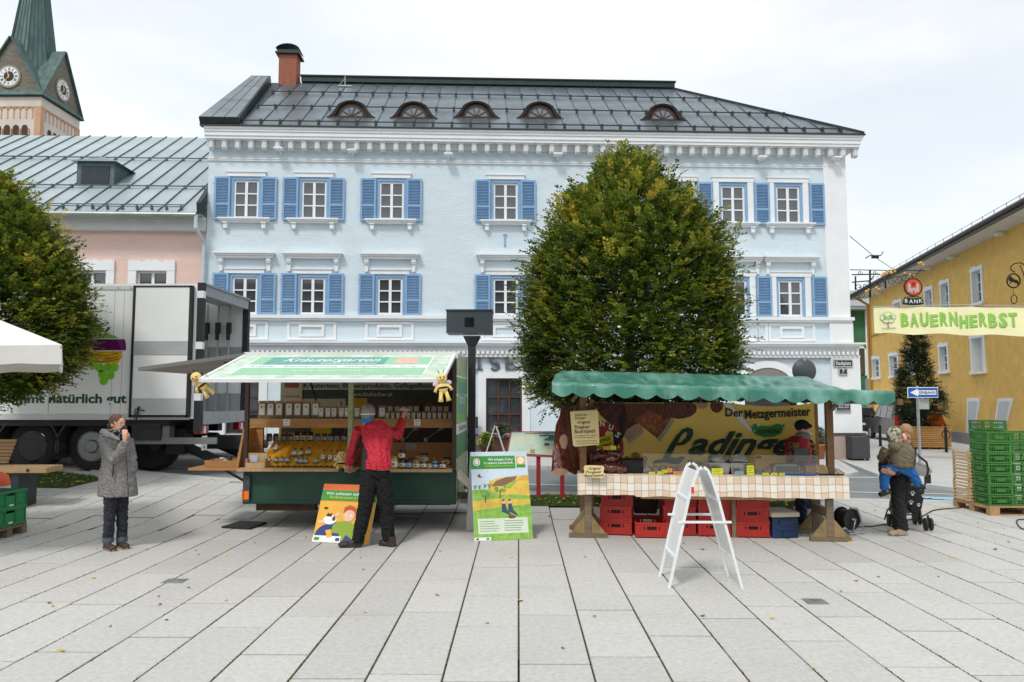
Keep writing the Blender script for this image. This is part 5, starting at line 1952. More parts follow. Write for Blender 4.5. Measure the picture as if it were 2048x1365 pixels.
# wheels, lights, drawbar
wx=tp(716,1000)[0]
q=MB();q.lathe([(.12,-.09),(.27,-.095),(.31,-.06),(.32,0),(.31,.06),(.27,.095),(.12,.09)],26,Matrix.Translation((wx-.02,.25,.32))@Matrix.Rotation(R(90),4,'X'));q.build("wheel",rubber,MT_,smooth=True,auto=40)
q=MB();q.lathe([(.12,-.09),(.27,-.095),(.31,-.06),(.32,0),(.31,.06),(.27,.095),(.12,.09)],26,Matrix.Translation((wx-.02,DT-.25,.32))@Matrix.Rotation(R(90),4,'X'));q.build("wheel",rubber,MT_,smooth=True,auto=40)
q=MB()
for i in range(12):
 a0,a1=math.pi*(-.05+1.2*i/12),math.pi*(-.05+1.2*(i+1)/12)
 q.slab([(wx-.02+.40*math.cos(a),y,.30+.40*math.sin(a))for a,y in((a0,.04),(a1,.04),(a1,.45),(a0,.45))],(math.cos(a0),0,math.sin(a0)),.02)
q.build("mudguard",black_p,MT_)
q=MB();q.box(.1,LT-.1,.3,DT-.3,zb_-.05,zb_);q.box(.15,.95,.1,.2,zb_-.10,zb_);q.build("underframe",flat("rusty_frame",(70,50,35),.8,.3),MT_)
q=MB();x0,z1=tp(489,972);x1,z0=tp(501,1003);q.box(x0,x1,-.05,0,z0,z1+.14);tl=q.build("tail_light",mat("lamp_housing",(.06,.06,.065),.4,.3,9),MT_)
q=MB();q.box(x0+.015,x1-.005,-.056,-.05,z0+.03,z0+.14);q.box(x0-.02,x0,-.04,.02,z0+.02,z0+.16);q.build("amber_lens",flat("amber",(240,125,25),.3),tl)
q=MB()
q.bar((LT,.2,zb_+.1),(LT+.75,.75,zb_+.02),.06,.08);q.bar((LT,1.3,zb_+.1),(LT+.75,.75,zb_+.02),.06,.08);q.cyl((LT+.6,.7,.02),(LT+.6,.7,zb_+.35),.03,n=8);q.box(LT+.05,LT+.3,.1,.35,zb_+.0,zb_+.06)
q.build("drawbar",flat("dull_metal",(120,118,110),.5,.2),MT_)
q=MB()
q.slab([(LT+.02,-.02,zb_+.34),(LT+.30,-.02,zb_+.10),(LT+.30,-.02,zb_+.16),(LT+.02,-.02,zb_+.44)],(0,1,0),.3)
q.build("side_step",flat("cream_plastic",(205,198,180),.6,.1),MT_)
# goods on the trailer
kraft=mat("kraft_paper",(.30,.185,.10),.8,.15,8,.2,40,rnd=.1);baglab=flat("bag_label",(205,208,198),.6,.06);bagwin=flat("bag_window",(105,100,75),.4,.35,vs=30);baggreen=flat("bag_green",(95,135,50),.6);bagpic=flat("bag_picture",(140,150,140),.6,.3,vs=25)
protoc={}
def world_of(frame,x,y,z):return frame.M@Vector((x,y,z))
def bag(px,y_top,wpx,label,group,yy=SY+.10,green=False,small=False):
 x,z=TF.fp(px,y_top,-yy)
 zb0=SZb+.07
 h=z-zb0;w=wpx*10.9/FPX
 key=(round(w,2),round(h,2),green,small)
 loc=world_of(TF,x,yy,zb0)
 if key not in protoc:
  t=thing("tea_bag" if not small else "tea_carton",label,"tea bag" if not small else "carton",loc,TF.rz,group)
  q=MB();d=w*.6
  q.add([(-w/2,0,0),(w/2,0,0),(w/2,d,0),(-w/2,d,0),(-w/2+.004,.005,h*.86),(w/2-.004,.005,h*.86),(w/2-.004,d-.005,h*.86),(-w/2+.004,d-.005,h*.86),(-w/2+.004,d*.42,h),(w/2-.004,d*.42,h),(w/2-.004,d*.55,h),(-w/2+.004,d*.55,h)],[(3,2,1,0),(0,1,5,4),(1,2,6,5),(2,3,7,6),(3,0,4,7),(4,5,9,8),(6,7,11,10),(8,9,10,11),(5,6,10,9),(7,4,8,11)])
  q.build("bag_body",kraft,t)
  q=MB()
  q.mi=0;q.box(-w*.32,w*.36,-.004,.002,h*.34,h*.855)
  q.mi=3;q.box(-w*.12,w*.16,-.006,-.004,h*.66,h*.78)
  q.mi=1;q.box(-w*.26,w*.28,-.004,.002,h*.10,h*.33)
  if green:q.mi=2;q.box(-w*.5,w*.5,-.003,.002,0,h*.08)
  q.build("bag_label",[baglab,bagwin,baggreen,bagpic],t)
  protoc[key]=t
 else:
  t=copy_tree(protoc[key]);t.location=loc;t['label']=label
 return t
for i,px in enumerate((524,541,558,578,595,612,631)):
 bag(px,802,15.5,"%s tall brown tea bag from the left on the trailer's upper shelf"%ORD[i],"tall tea bags on the upper shelf",green=True)
for i,px in enumerate((642,656,668,683,694,714)):
 bag(px,812,12,"%s shorter tea bag from the left, right of the tall tea bags"%ORD[i],"short tea bags on the upper shelf")
bag(764,812,15,"single larger tea bag just right of the customer's head","tall tea bags on the upper shelf",green=False)
for i in range(13):
 px=775+i*10.4
 bag(px,824,8.5,"%s small white labelled carton from the left at the shelf's right end"%ORD[i],"small tea cartons at the right end of the shelf",small=True)
dk=flat("shaded_kraft_box",(120,80,55),.8,.15)
for i,px in enumerate((782,796,809,821,834,856,869,881,893)):
 x,z=TF.fp(px,800,-1.2);x2,z2=TF.fp(px,834,-1.2)
 q=MB();q.box(-.05,.05,0,.1,0,.19);q.mi=1;q.box(-.035,.035,-.004,0,.09,.16)
 o=q.build("tea_packet",[dk,baglab]);o.location=world_of(TF,x,1.14,TF.fp(700,835,-1.2)[1]+.001);o.rotation_euler.z=TF.rz
 tag(o,"%s brown packet from the left on the rear shelf above the customer's hand"%ORD[i],"packet","brown packets on the rear shelf")
 # yellow display cloth
cloth_y=mat("yellow_cloth",C(222,160,30),.8,.15,5,.4,12)
(cx0,cz1),(cx1,cz0)=TF.fp(512,880,-.75),TF.fp(694,935,-.1)
def cloth_grid(b,P,nu,nv):
 vs=[P(i/nu,j/nv)for j in range(nv+1)for i in range(nu+1)]
 b.add(vs,[(j*(nu+1)+i,j*(nu+1)+i+1,(j+1)*(nu+1)+i+1,(j+1)*(nu+1)+i)for j in range(nv)for i in range(nu)])
CZT=TF.fp(600,882,-.8)[1];CZB=zc_+.03
cxa,cxb=tp(508,900)[0],tp(690,900)[0]+.05
q=MB()
cloth_grid(q,lambda u,v:(cxa+(cxb-cxa)*u,.06+.74*v+.012*math.sin(u*60+v*4),CZB+(CZT-CZB)*v+.014*math.sin(u*47+1)*math.sin(v*6)+.008*math.sin(u*110)),90,16)
o=q.build("display_cloth",cloth_y,smooth=True);o.matrix_world=TF.M;tag(o,"yellow cloth draped over the sloping honey display in the trailer","cloth")
q=MB()
q.box(cxa,cxb,.81,1.1,zc_,CZT-.012);o=q.build("display_step",wood_or,MT_)
jar_g=mat("honey_jar_glass",(.25,.13,.03),.08,.2,5,spec=.8,coat=.6);jar_d=mat("dark_jar_glass",(.03,.015,.012),.08,.2,5,spec=.8,coat=.6);jar_y=mat("yellow_jar",(.62,.42,.06),.1,.15,5,coat=.6);jar_c=mat("clear_bottle",(.45,.46,.42),.05,.1,5,trans=.6,ior=1.3)
lid_b=flat("lid_dark",(35,32,28),.35);lid_gold=flat("lid_gold",(170,130,60),.3,metal=.5);lid_blue=flat("lid_blue",(90,150,190),.35)
lab_w=flat("jar_label_white",(225,225,215),.6);lab_b=flat("jar_label_blue",(175,205,222),.6);lab_c=flat("jar_label_cream",(215,200,165),.6);inkm=flat("jar_label_ink",(70,50,40),.6)
jp={}
def jar(frame,x,y,z,r_,h,glass_,lid,lab,name,label,cat,group,kind='jar',tilt=0.0):
 key=(kind,round(r_,3),round(h,3),glass_.name,lid.name,lab.name)
 loc=world_of(frame,x,y,z)
 if key not in jp:
  t=thing(name,label,cat,loc,frame.rz,group)
  q=MB()
  if kind=='jar':q.lathe([(r_*.85,0),(r_,h*.06),(r_,h*.70),(r_*.84,h*.82)],14)
  else:q.lathe([(r_*.8,0),(r_,h*.05),(r_,h*.55),(r_*.36,h*.74),(r_*.34,h*.9)],12)
  q.build("glass",glass_,t,smooth=True,auto=50)
  q=MB()
  if kind=='jar':q.lathe([(r_*.92,h*.82),(r_*.92,h*.97),(r_*.85,h)],14)
  else:q.lathe([(r_*.42,h*.86),(r_*.42,h)],10)
  q.build("lid",lid,t,smooth=True,auto=50)
  q=MB();n=10
  for i in range(n):
   a0,a1=math.pi*(1.12+.76*i/n),math.pi*(1.12+.76*(i+1)/n)
   k=r_+.0015
   q.quad((k*math.cos(a0),k*math.sin(a0),h*.16),(k*math.cos(a1),k*math.sin(a1),h*.16),(k*math.cos(a1),k*math.sin(a1),h*.58 if kind=='jar' else h*.5),(k*math.cos(a0),k*math.sin(a0),h*.58 if kind=='jar' else h*.5))
  q.mi=1;q.box(-r_*.4,r_*.2,-r_-.004,-r_-.001,h*.3,h*.42)
  q.build("label",[lab,inkm],t)
  jp[key]=t
 else:
  t=copy_tree(jp[key]);t.location=loc;t['label']=label
  t['group']=group
 if tilt:t.rotation_euler=(tilt,0,frame.rz)
 return t
for i,px in enumerate((538,551,566,580,593,607,620,634,648,661,674,688)):
 x=TF.fp(px,890,-.87)[0]
 g_,l_=((jar_d,lid_b)if i in(4,5,6)else(jar_g,lid_b))
 hh=.14 if i in(4,5,6)else.11
 jar(TF,x,.88,CZT-.011,.040,hh,g_,l_,lab_b if i not in(4,5,6)else lab_w,"honey_jar","%s jar from the left in the row on top of the yellow cloth"%ORD[i],"jar","jars along the top of the yellow display")
rj=random.Random(5)
def on_cloth(px,py):
 """where a pixel meets the sloping cloth"""
 o_=TF.I@CO;d_=TF.I.to_3x3()@ray(px,py)
 p0=Vector((0,.06,CZB));e=Vector((0,.74,CZT-CZB));n_=e.cross(Vector((1,0,0)))
 return o_+d_*((p0-o_).dot(n_)/d_.dot(n_))
for i,(px,py,k)in enumerate(((588,915,0),(600,915,0),(616,913,0),(550,905,2),(536,926,1),(550,927,1),(563,927,1),(574,927,1),(593,928,1),(602,929,1),(611,929,1),(632,929,1),(645,925,2),(659,925,2),(671,926,2),(680,925,2))):
 p=on_cloth(px,py)
 if k==2:jar(TF,p.x,p.y,p.z+.012,.026,.17,jar_c,lid_b,lab_w,"liqueur_bottle","%s slim bottle leaning on the yellow display cloth"%ORD[(3,12,13,14,15).index(i)],"bottle","slim bottles on the yellow cloth",'bottle',-.5)
 elif k==0:jar(TF,p.x,p.y,p.z+.012,.036,.12,jar_c,lid_b,lab_w,"round_bottle","%s round flask from the left in the middle of the yellow cloth"%ORD[i],"bottle","round flasks on the yellow cloth",'bottle',-.5)
 else:jar(TF,p.x,p.y,p.z+.012,.028,.075,jar_c,lid_gold,lab_b,"small_jar","%s little jar from the left in the lowest row on the yellow cloth"%ORD[i-4],"jar","little jars in the lowest row",'jar',-.5)
 # jars on the right of the counter
for i,(px,r_,h,g_,l_,lb,zz)in enumerate(((789,.048,.165,jar_y,lid_gold,lab_w,0),(804,.050,.125,jar_d,lid_b,lab_c,0),(804,.047,.12,jar_d,lid_b,lab_c,.126),(818,.045,.115,jar_d,lid_b,lab_b,0),(833,.049,.11,jar_g,lid_gold,lab_c,0),(847,.046,.11,jar_d,lid_gold,lab_w,0),(859,.034,.09,jar_g,lid_b,lab_c,0),(870,.038,.09,jar_d,lid_blue,lab_b,0),(886,.042,.10,jar_d,lid_gold,lab_w,0))):
 x=TF.fp(px,930,.02)[0]
 nm=["yellow honey jar with gold lid beside the customer's jacket","jar with cream label at the bottom of the stack of two","jar with cream label stacked on top of another","jar with pale blue label right of the stacked jars","wide jar with gold lid in the middle of the right counter","jar with white label left of the small round jar","smallest amber jar on the right counter","little dark jar with a light blue lid","last jar near the trailer's right post"][i]
 jar(TF,x,-.03+(.02 if i%2 else 0),zc_+.009+zz,r_,h,g_,l_,lb,"preserve_jar",nm,"jar","preserve jars on the right counter")
for i,(px,r_,h)in enumerate(((822,.04,.1),(836,.045,.12),(848,.06,.13),(868,.04,.1),(894,.05,.11))):
 x=TF.fp(px,925,-.25)[0]
 jar(TF,x,.28,zc_-.004+(.06 if i==2 else.03),r_,h,jar_c,lid_gold if i%2 else lid_b,lab_c,"preserve_jar","%s jar from the left in the back row on the right counter"%ORD[i],"jar","back row of preserve jars")
q=MB();q.box(TF.fp(815,925,-.25)[0],LT-.06,.2,.4,zc_-.005,zc_+.028);q.build("jar_step",wood_or,MT_)
# card stand, small wooden box, clip lamps, picture card
x,z=tp(512,934,.03)
wb=thing("wooden_card_box","small open wooden box with cards at the left end of the trailer counter","box",world_of(TF,x,-.07,zc_+.013),TF.rz)
q=MB();q.box(-.13,.13,0,.012,0,.07);q.box(-.13,.13,.10,.112,0,.19);q.box(-.13,-.118,.012,.10,0,.12);q.box(.118,.13,.012,.10,0,.12);q.build("box_body",wood_new,wb)
q=MB();q.box(-.10,0,.088,.098,.07,.16);q.build("card",flat("card_lilac",(190,190,215),.6),wb)
q=MB();x,z=TF.fp(600,910,0);
for i,(px,py,sx_)in enumerate(((824,862,1),(876,862,-1))):
 x,z=TF.fp(px,py,-.45);
 q=MB();base=(x-.16*sx_*(1 if i==0 else 1.2),.0,z-.12)
 q.tube([base,(x-.08*sx_,0,z-.1),(x-.01,0,z-.01)]if i==0 else[(x-.17,0,z-.12),(x,0,z)],.008,6)
 q.lathe([(.012,0),(.02,.03),(.04,.08)],12,Matrix.Translation((x,0,z))@Matrix.Rotation(R(60),4,'Y'))
 q.box((base[0]if i==0 else x-.2),(base[0]if i==0 else x-.2)+.05,-.02,.02,z-.15,z-.10)
 o=q.build("clip_lamp",flat("lamp_grey_green",(110,112,100),.4,metal=.4),smooth=True,auto=40);o.matrix_world=TF.M@Matrix.Translation((0,.5,0))
 tag(o,["grey gooseneck clip lamp nearest the customer's arm","straight armed clip lamp near the trailer's right post"][i],"lamp")
(x0,z1),(x1,z0)=TF.fp(812,886,-.85),TF.fp(835,900,-.85)
q=MB();q.box(x0,x1,.845,.853,z0,z1);o=q.build("postcard",flat("postcard_photo",(150,155,150),.5,.5,vs=30));o.matrix_world=TF.M;tag(o,"small picture card pinned to the wooden panel above the jars","card")
# plush bees
yb=mat("plush_yellow",C(240,212,135),.95,.08,20,.6,80);bb=flat("plush_black",(28,26,26),.95)
def plush(loc,rot,s,label,seated=False):
 t=thing("plush_bee",label,"plush toy",loc,group="yellow plush bees on the trailer",rot=rot)
 t.scale=(s,s,s)
 q=MB()
 q.ball((0,0,0),.085,.07,.10,14,10)
 for sx in(-1,1):
  if seated:q.tube([(sx*.04,-.02,-.06),(sx*.08,-.10,-.08),(sx*.08,-.16,-.07)],[.035,.035,.045],8)
  else:q.tube([(sx*.04,0,-.06),(sx*.06,-.02,-.16),(sx*.07,-.03,-.24)],[.034,.034,.048],8)
  q.tube([(sx*.06,0,.05),(sx*.12,-.02,.0),(sx*.15,-.03,-.06)],[.026,.024,.032],8)
 q.build("body",yb,t,smooth=True)
 q=MB();q.ball((0,-.005,.17),.095,.085,.09,14,10);h=q.build("head",yb,t,smooth=True)
 q=MB();q.lathe([(.078,-.025),(.088,0),(.078,.028)],14,sy=.84,cap=False);q.build("stripe",bb,t,smooth=True)
 q=MB()
 for sx in(-1,1):q.ball((sx*.03,-.082,.185),.013,.01,.016,8,6)
 q.tube([(-.03,-.088,.145),(0,-.094,.135),(.03,-.088,.145)],.005,5)
 for sx in(-1,1):q.tube([(sx*.03,0,.25),(sx*.05,-.01,.31)],[.004,.008],5)
 q.build("face",bb,h)
 q=MB()
 for sx in(-1,1):q.ball((sx*.10,.06,.08),.07,.008,.045,10,6)
 q.build("wings",flat("wing_pale",(220,205,215),.8),t,smooth=True)
 return t
plush(at(886,776,8.46),(0,R(-8),R(10)),.64,"yellow plush bee hanging at the right corner of the raised flap")
plush(at(405,770,8.72),(R(20),R(-35),0),.66,"yellow plush bee lying over the left corner of the raised flap")
p=TF.M@Vector((tp(685,930)[0],-.05,zc_+.075));plush(p,(0,0,R(15)),.62,"yellow plush bee sitting on the counter by the green prop",True)
# fold-out shelf and tray left of the trailer
tz=tp(430,937)[1]
sh_=thing("folding_side_shelf","orange wooden side shelf folded out at the trailer's left end","shelf",TF.P,TF.rz)
q=MB();q.box(tp(376,938)[0],-.01,.0,.8,tz-.03,tz);q.build("shelf_board",wood_or,sh_)
q=MB();q.slab([(tp(468,920)[0],.05,tz),(tp(474,920)[0],.05,tz),(tp(487,860)[0],.05,tz+.52),(tp(483,860)[0],.05,tz+.52)],(0,1,0),.7);q.build("side_panel",wood_or,sh_)
q=MB();q.bar((tp(408,940)[0],.5,tz-.03),(-.02,.5,tz-.3),.03,.03);q.build("brace",dark_metal,sh_)
ty=thing("wooden_tray","wooden tray of small packets on the fold-out side shelf","tray",world_of(TF,tp(434,930)[0],.12,tz+.001),TF.rz)
q=MB();q.box(-.22,.22,0,.015,0,.09);q.box(-.22,.22,.43,.445,0,.09);q.box(-.22,-.205,.015,.43,0,.09);q.box(.205,.22,.015,.43,0,.09);q.box(-.2,.2,.015,.43,0,.01);q.build("tray_body",wood_or,ty)
q=MB();r_=random.Random(2)
for i in range(16):
 a,c=r_.uniform(-.18,.14),r_.uniform(.03,.36);q.mi=i%3;q.box(a,a+.05,c,c+.06,.012,.085+r_.random()*.03)
q.build("packets",[lab_w,flat("packet_grey",(140,135,130),.6),flat("packet_dark",(60,60,62),.6)],ty,kind='stuff')
# black mat
q=MB();pts=[G(443,1057),G(500,1060),G(534,1048),G(482,1045)]
q.slab([tuple(p)for p in pts],(0,0,1),.025);o=q.build("rubber_mat",flat("mat_black",(38,38,40),.8,.15));tag(o,"black rubber mat lying on the paving left of the trailer","mat")
# poster board leaning below the trailer
def board(name,corners,th,m,label,cat):
 """corners world: bl, br, tr, tl -> (empty, matrix-local frame, width, height)"""
 bl,br,tr,tl=[Vector(c)for c in corners]
 ux=(br-bl);w=ux.length;ux.normalize();uz=(tl-bl);h=uz.length;uz=(uz-ux*uz.dot(ux)).normalized();uy=uz.cross(ux)
 M=Matrix(((ux.x,uy.x,uz.x,bl.x),(ux.y,uy.y,uz.y,bl.y),(ux.z,uy.z,uz.z,bl.z),(0,0,0,1)))
 t=thing(name,label,cat);t.matrix_world=M
 q=MB();q.box(0,w,0,th,0,h);q.build("panel",m,t)
 return t,w,h
bl=gnd(624,1084);br=gnd(737,1090);tl=at(631,969,bl.y+.30);tr=at(740,972,br.y+.30)
orange=flat("poster_orange",(226,110,50),.5,.05);grp=flat("poster_green",(60,150,60),.5,.04);amber=flat("poster_amber",(240,180,60),.5,.08)
t,w,h=board("leaning_poster",(bl,br,tr,tl),.008,white_p,"orange poster of a red haired child and a cow leaning against the trailer","poster")
def P(q,w,h,u0,u1,v0,v1,mi,y=-.003):
 q.mi=mi;q.box(u0*w,u1*w,y,y+.002,v0*h,v1*h)
def PP(q,w,h,pts,mi,y=-.004):
 q.mi=mi;q.add([(a*w,y,c*h)for a,c in pts],[tuple(range(len(pts)))])
def EL(q,w,h,cx,cy,rx,ry,mi,y=-.004,n=18):
 PP(q,w,h,[(cx+rx*math.cos(2*math.pi*i/n),cy+ry*math.sin(2*math.pi*i/n))for i in range(n)],mi,y)
q=MB()
P(q,w,h,0,1,.70,1,0);P(q,w,h,0,1,0,.70,2);P(q,w,h,0,1,.71,.89,1,-.005)
q.mi=3;q.text("Wir schauen aufs Ganze",.08*w,.81*h,.035,-.007,.012,0,.88*w);q.mi=4;q.text("Die Biobäuerinnen & Biobauern",.16*w,.75*h,.028,-.007,.006,0,.72*w)
EL(q,w,h,.38,.12,.36,.22,5,-.006,24);PP(q,w,h,[(.32,.30),(.42,.36),(.58,.36),(.74,.30),(.86,.18),(.72,.05),(.58,.14),(.52,.02),(.44,.16),(.30,.16)],6,-.008)
EL(q,w,h,.57,.46,.10,.10,7,-.010);PP(q,w,h,[(.46,.50),(.47,.60),(.56,.64),(.66,.60),(.69,.48),(.64,.55),(.52,.56)],8,-.012)
EL(q,w,h,.52,.47,.016,.02,3,-.012);EL(q,w,h,.61,.46,.016,.02,3,-.012)
EL(q,w,h,.24,.38,.12,.08,3,-.008);EL(q,w,h,.31,.40,.03,.04,9,-.010);EL(q,w,h,.09,.34,.06,.03,7,-.009);EL(q,w,h,.36,.47,.05,.03,7,-.009);PP(q,w,h,[(.16,.44),(.19,.50),(.22,.47),(.26,.50),(.26,.43)],10,-.010)
PP(q,w,h,[(.08,.58),(.14,.60),(.18,.57),(.13,.55)],10,-.006)
PP(q,w,h,[(.20,.20),(.30,.22),(.34,.10),(.26,.07)],2,-.011)
P(q,w,h,0,.50,0,.11,3,-.009);P(q,w,h,.03,.12,.03,.08,1,-.011);P(q,w,h,.41,.48,.03,.08,5,-.011)
q.build("print",[orange,grp,amber,wprint,flat("print_yellow_text",(225,215,60),.5),flat("print_blue",(48,60,130),.5),flat("print_shirt_green",(140,170,50),.5),flat("print_skin",(240,195,165),.5),flat("print_red_hair",(205,75,40),.5),flat("print_brown_patch",(110,60,40),.5),flat("print_dark",(40,32,30),.5)],t)
# tall landscape poster board (folding board seen from the front)
bl=gnd(949,1083);br=gnd(1066,1078);tl=at(935,905,bl.y+.32);tr=at(1054,905,br.y+.32)
t,w,h=board("poster_board",(bl,br,tr,tl),.012,white_p,"folding poster board with a painted meadow landscape reading Wir bringen Kultur","poster board")
q=MB()
sky_p=mat("print_sky",C(205,222,235),.5,.05,3);field=mat("print_field",C(235,200,90),.5,.12,6,col2=C(205,170,70),c2=(.4,.7));mead=mat("print_meadow_green",C(150,195,85),.5,.15,14,col2=C(120,175,70),c2=(.4,.6));plough=mat("print_ploughed",C(135,105,75),.5,.15,9)
P(q,w,h,0,1,0,1,0);P(q,w,h,.0,.78,.80,.95,1,-.005);P(q,w,h,.80,.96,.81,.94,2,-.005);P(q,w,h,.80,.96,.81,.845,1,-.006)
q.mi=4;q.text("Wir bringen Kultur",.75*w,.895*h,.032,-.008,.012,0,.45*w,'R');q.text("in unsere Landschaft.",.75*w,.855*h,.032,-.008,.012,0,.52*w,'R');q.mi=5;q.text("Die Biobäuerinnen & Biobauern",.75*w,.825*h,.022,-.008,.006,0,.50*w,'R')
EL(q,w,h,.10,.88,.06,.045,4,-.008);EL(q,w,h,.10,.88,.045,.033,6,-.009);EL(q,w,h,.10,.88,.036,.026,4,-.010);EL(q,w,h,.88,.89,.055,.04,4,-.008)
q.mi=2;q.text("Bio",.88*w,.885*h,.02,-.010,.008,0,None,'C')
PP(q,w,h,[(0,.48),(.3,.58),(.3,.66),(.45,.69),(.62,.70),(.8,.715),(1,.72),(1,.48)],3,-.005)
PP(q,w,h,[(.33,.60),(.42,.66),(.6,.70),(.8,.71),(.75,.66),(.55,.60)],8,-.006);PP(q,w,h,[(.55,.58),(.8,.67),(.82,.68),(.66,.57)],7,-.007);PP(q,w,h,[(.78,.66),(.88,.71),(1,.715),(1,.66)],9,-.006)
PP(q,w,h,[(0,.44),(0,.56),(.2,.57),(.5,.50),(.75,.50),(1,.48),(1,.40)],7,-.0065);PP(q,w,h,[(0,.30),(0,.43),(.4,.46),(1,.44),(1,.36),(.5,.33)],3,-.007);PP(q,w,h,[(0,0),(0,.33),(.3,.35),(.6,.37),(1,.39),(1,0)],7,-.0075)
for cx,cy,s_ in((.22,.50,.09),(.48,.56,.11),(.05,.60,.03),(.13,.60,.03),(.22,.61,.03),(.30,.61,.035)):
 q.mi=10;q.box((cx-.008)*w,(cx+.008)*w,-.010,-.009,(cy-s_*.9)*h,cy*h)
 rr=random.Random(int(cx*100))
 for k in range(12):EL(q,w,h,cx+rr.uniform(-s_,s_)*.8,cy+rr.uniform(-.2,.45)*s_,s_*.25,s_*.13,11,-.0105-k*.0001,7)
for cx in(.53,.64):
 EL(q,w,h,cx,.42,.03,.022,12,-.011);PP(q,w,h,[(cx-.04,.31),(cx-.03,.40),(cx+.03,.40),(cx+.05,.33),(cx+.13,.27),(cx+.12,.26),(cx,.30)],13,-.010);PP(q,w,h,[(cx-.03,.425),(cx-.02,.45),(cx+.02,.45),(cx+.02,.43)],14,-.012)
EL(q,w,h,.66,.25,.07,.02,14,-.011)
PP(q,w,h,[(.10,.72),(.14,.75),(.15,.72),(.19,.71),(.14,.70)],14,-.008);PP(q,w,h,[(.27,.77),(.30,.78),(.29,.76)],2,-.008)
P(q,w,h,.07,.93,.07,.24,15,-.010)
q.mi=16
for k in range(5):P(q,w,h,.10,.10+rng.uniform(.25,.38),.10+k*.026,.106+k*.026,16,-.012);P(q,w,h,.52,.52+rng.uniform(.28,.38),.10+k*.026,.107+k*.026,16,-.012)
P(q,w,h,0,.28,0,.035,4,-.012);P(q,w,h,.03,.07,.008,.028,17,-.013);P(q,w,h,.2,.25,.008,.028,1,-.013)
q.build("print",[sky_p,grp,amber,field,wprint,flat("print_lime_text",(190,215,70),.5),flat("print_badge_red",(200,60,60),.5),mead,plough,flat("print_orange_field",(220,170,80),.5),flat("print_trunk",(95,70,45),.5),flat("print_foliage",(110,160,80),.5,.2,vs=30),flat("print_face",(235,195,165),.5),flat("print_trousers",(55,80,95),.5),flat("print_hair",(140,65,40),.5),flat("print_textbox",(215,228,205),.5),flat("print_textlines",(130,150,125),.5),flat("print_blue",(48,60,130),.5)],t)
Mi=t.matrix_world.inverted()
fb=gnd(925,1072,0);
q=MB();tl2,tr2=Vector((0.0,.02,h)),Vector((w,.02,h))
b1=Mi@Vector((fb.x+.02,bl.y+.75,0));b2=Mi@Vector((br.x-.05,br.y+.78,0))
q.slab([tl2,tr2,b2,b1],(b1-tl2).cross(tr2-tl2),.012);q.build("rear_panel",flat("pale_grey_panel",(205,207,203),.5),t)
# ---------------------------------------------------------------- meat stall
SF=Frame(at(1160,950,9.5),at(1690,950,9.25))
ST=thing("market_stall","wooden market stall with a green tarpaulin roof and checked cloth selling meat","market stall",SF.P,SF.rz)
def sp(px,py,off=0.0):return SF.fp(px,py,off)
LS=SF.L
ZT=sp(1400,951)[1]
DS=.85
q=MB();q.box(0,LS,.01,DS,ZT-.03,ZT-.004);q.build("table_top",wood_new,ST)
q=MB();q.box(sp(1283,995)[0],sp(1592,995)[0],.03,.20,sp(1400,1000)[1],sp(1400,990)[1]);q.build("support_plank",wood_new,ST)
# checked cloth
def check_mat():
 m=bpy.data.materials.new("checked_cloth");m.use_nodes=True
 nt=m.node_tree;N=nt.nodes.new;L=nt.links.new
 tc=N("ShaderNodeTexCoord");sx=N("ShaderNodeSeparateXYZ");L(tc.outputs["Object"],sx.inputs[0])
 ad=N("ShaderNodeMath");ad.operation='SUBTRACT';L(sx.outputs[2],ad.inputs[0]);L(sx.outputs[1],ad.inputs[1])
 def wave(src,per,off):
  a=N("ShaderNodeMath");a.operation='MULTIPLY_ADD';a.inputs[1].default_value=1/per;a.inputs[2].default_value=off+50;L(src,a.inputs[0])
  f=N("ShaderNodeMath");f.operation='FRACT';L(a.outputs[0],f.inputs[0])
  s=N("ShaderNodeMath");s.operation='LESS_THAN';s.inputs[1].default_value=.5;L(f.outputs[0],s.inputs[0])
  # olive line near .5 and 0
  d=N("ShaderNodeMath");d.operation='PINGPONG';d.inputs[1].default_value=.25;L(f.outputs[0],d.inputs[0])
  l=N("ShaderNodeMath");l.operation='LESS_THAN';l.inputs[1].default_value=.028;L(d.outputs[0],l.inputs[0])
  return s.outputs[0],l.outputs[0]
 a,la=wave(sx.outputs[0],.172,.1);b,lb=wave(ad.outputs[0],.172,.71)
 su=N("ShaderNodeMath");L(a,su.inputs[0]);L(b,su.inputs[1])
 hf=N("ShaderNodeMath");hf.operation='MULTIPLY';hf.inputs[1].default_value=.5;L(su.outputs[0],hf.inputs[0])
 cr=N("ShaderNodeValToRGB");cr.color_ramp.interpolation='CONSTANT';e=cr.color_ramp.elements
 e[0].position=0;e[0].color=C(236,234,228)+(1,);e[1].position=.9;e[1].color=C(222,200,182)+(1,);k=e.new(.4);k.color=C(236,222,208)+(1,)
 L(hf.outputs[0],cr.inputs[0])
 mx=N("ShaderNodeMath");mx.operation='MAXIMUM';L(la,mx.inputs[0]);L(lb,mx.inputs[1])
 ml=N("ShaderNodeMath");ml.operation='MULTIPLY';ml.inputs[1].default_value=.7;L(mx.outputs[0],ml.inputs[0])
 mi=N("ShaderNodeMixRGB");mi.inputs[2].default_value=C(165,150,85)+(1,);L(ml.outputs[0],mi.inputs[0]);L(cr.outputs[0],mi.inputs[1])
 L(mi.outputs[0],nt.nodes["Principled BSDF"].inputs["Base Color"]);nt.nodes["Principled BSDF"].inputs["Roughness"].default_value=.75
 return m
zlow=sp(1400,993)[1]
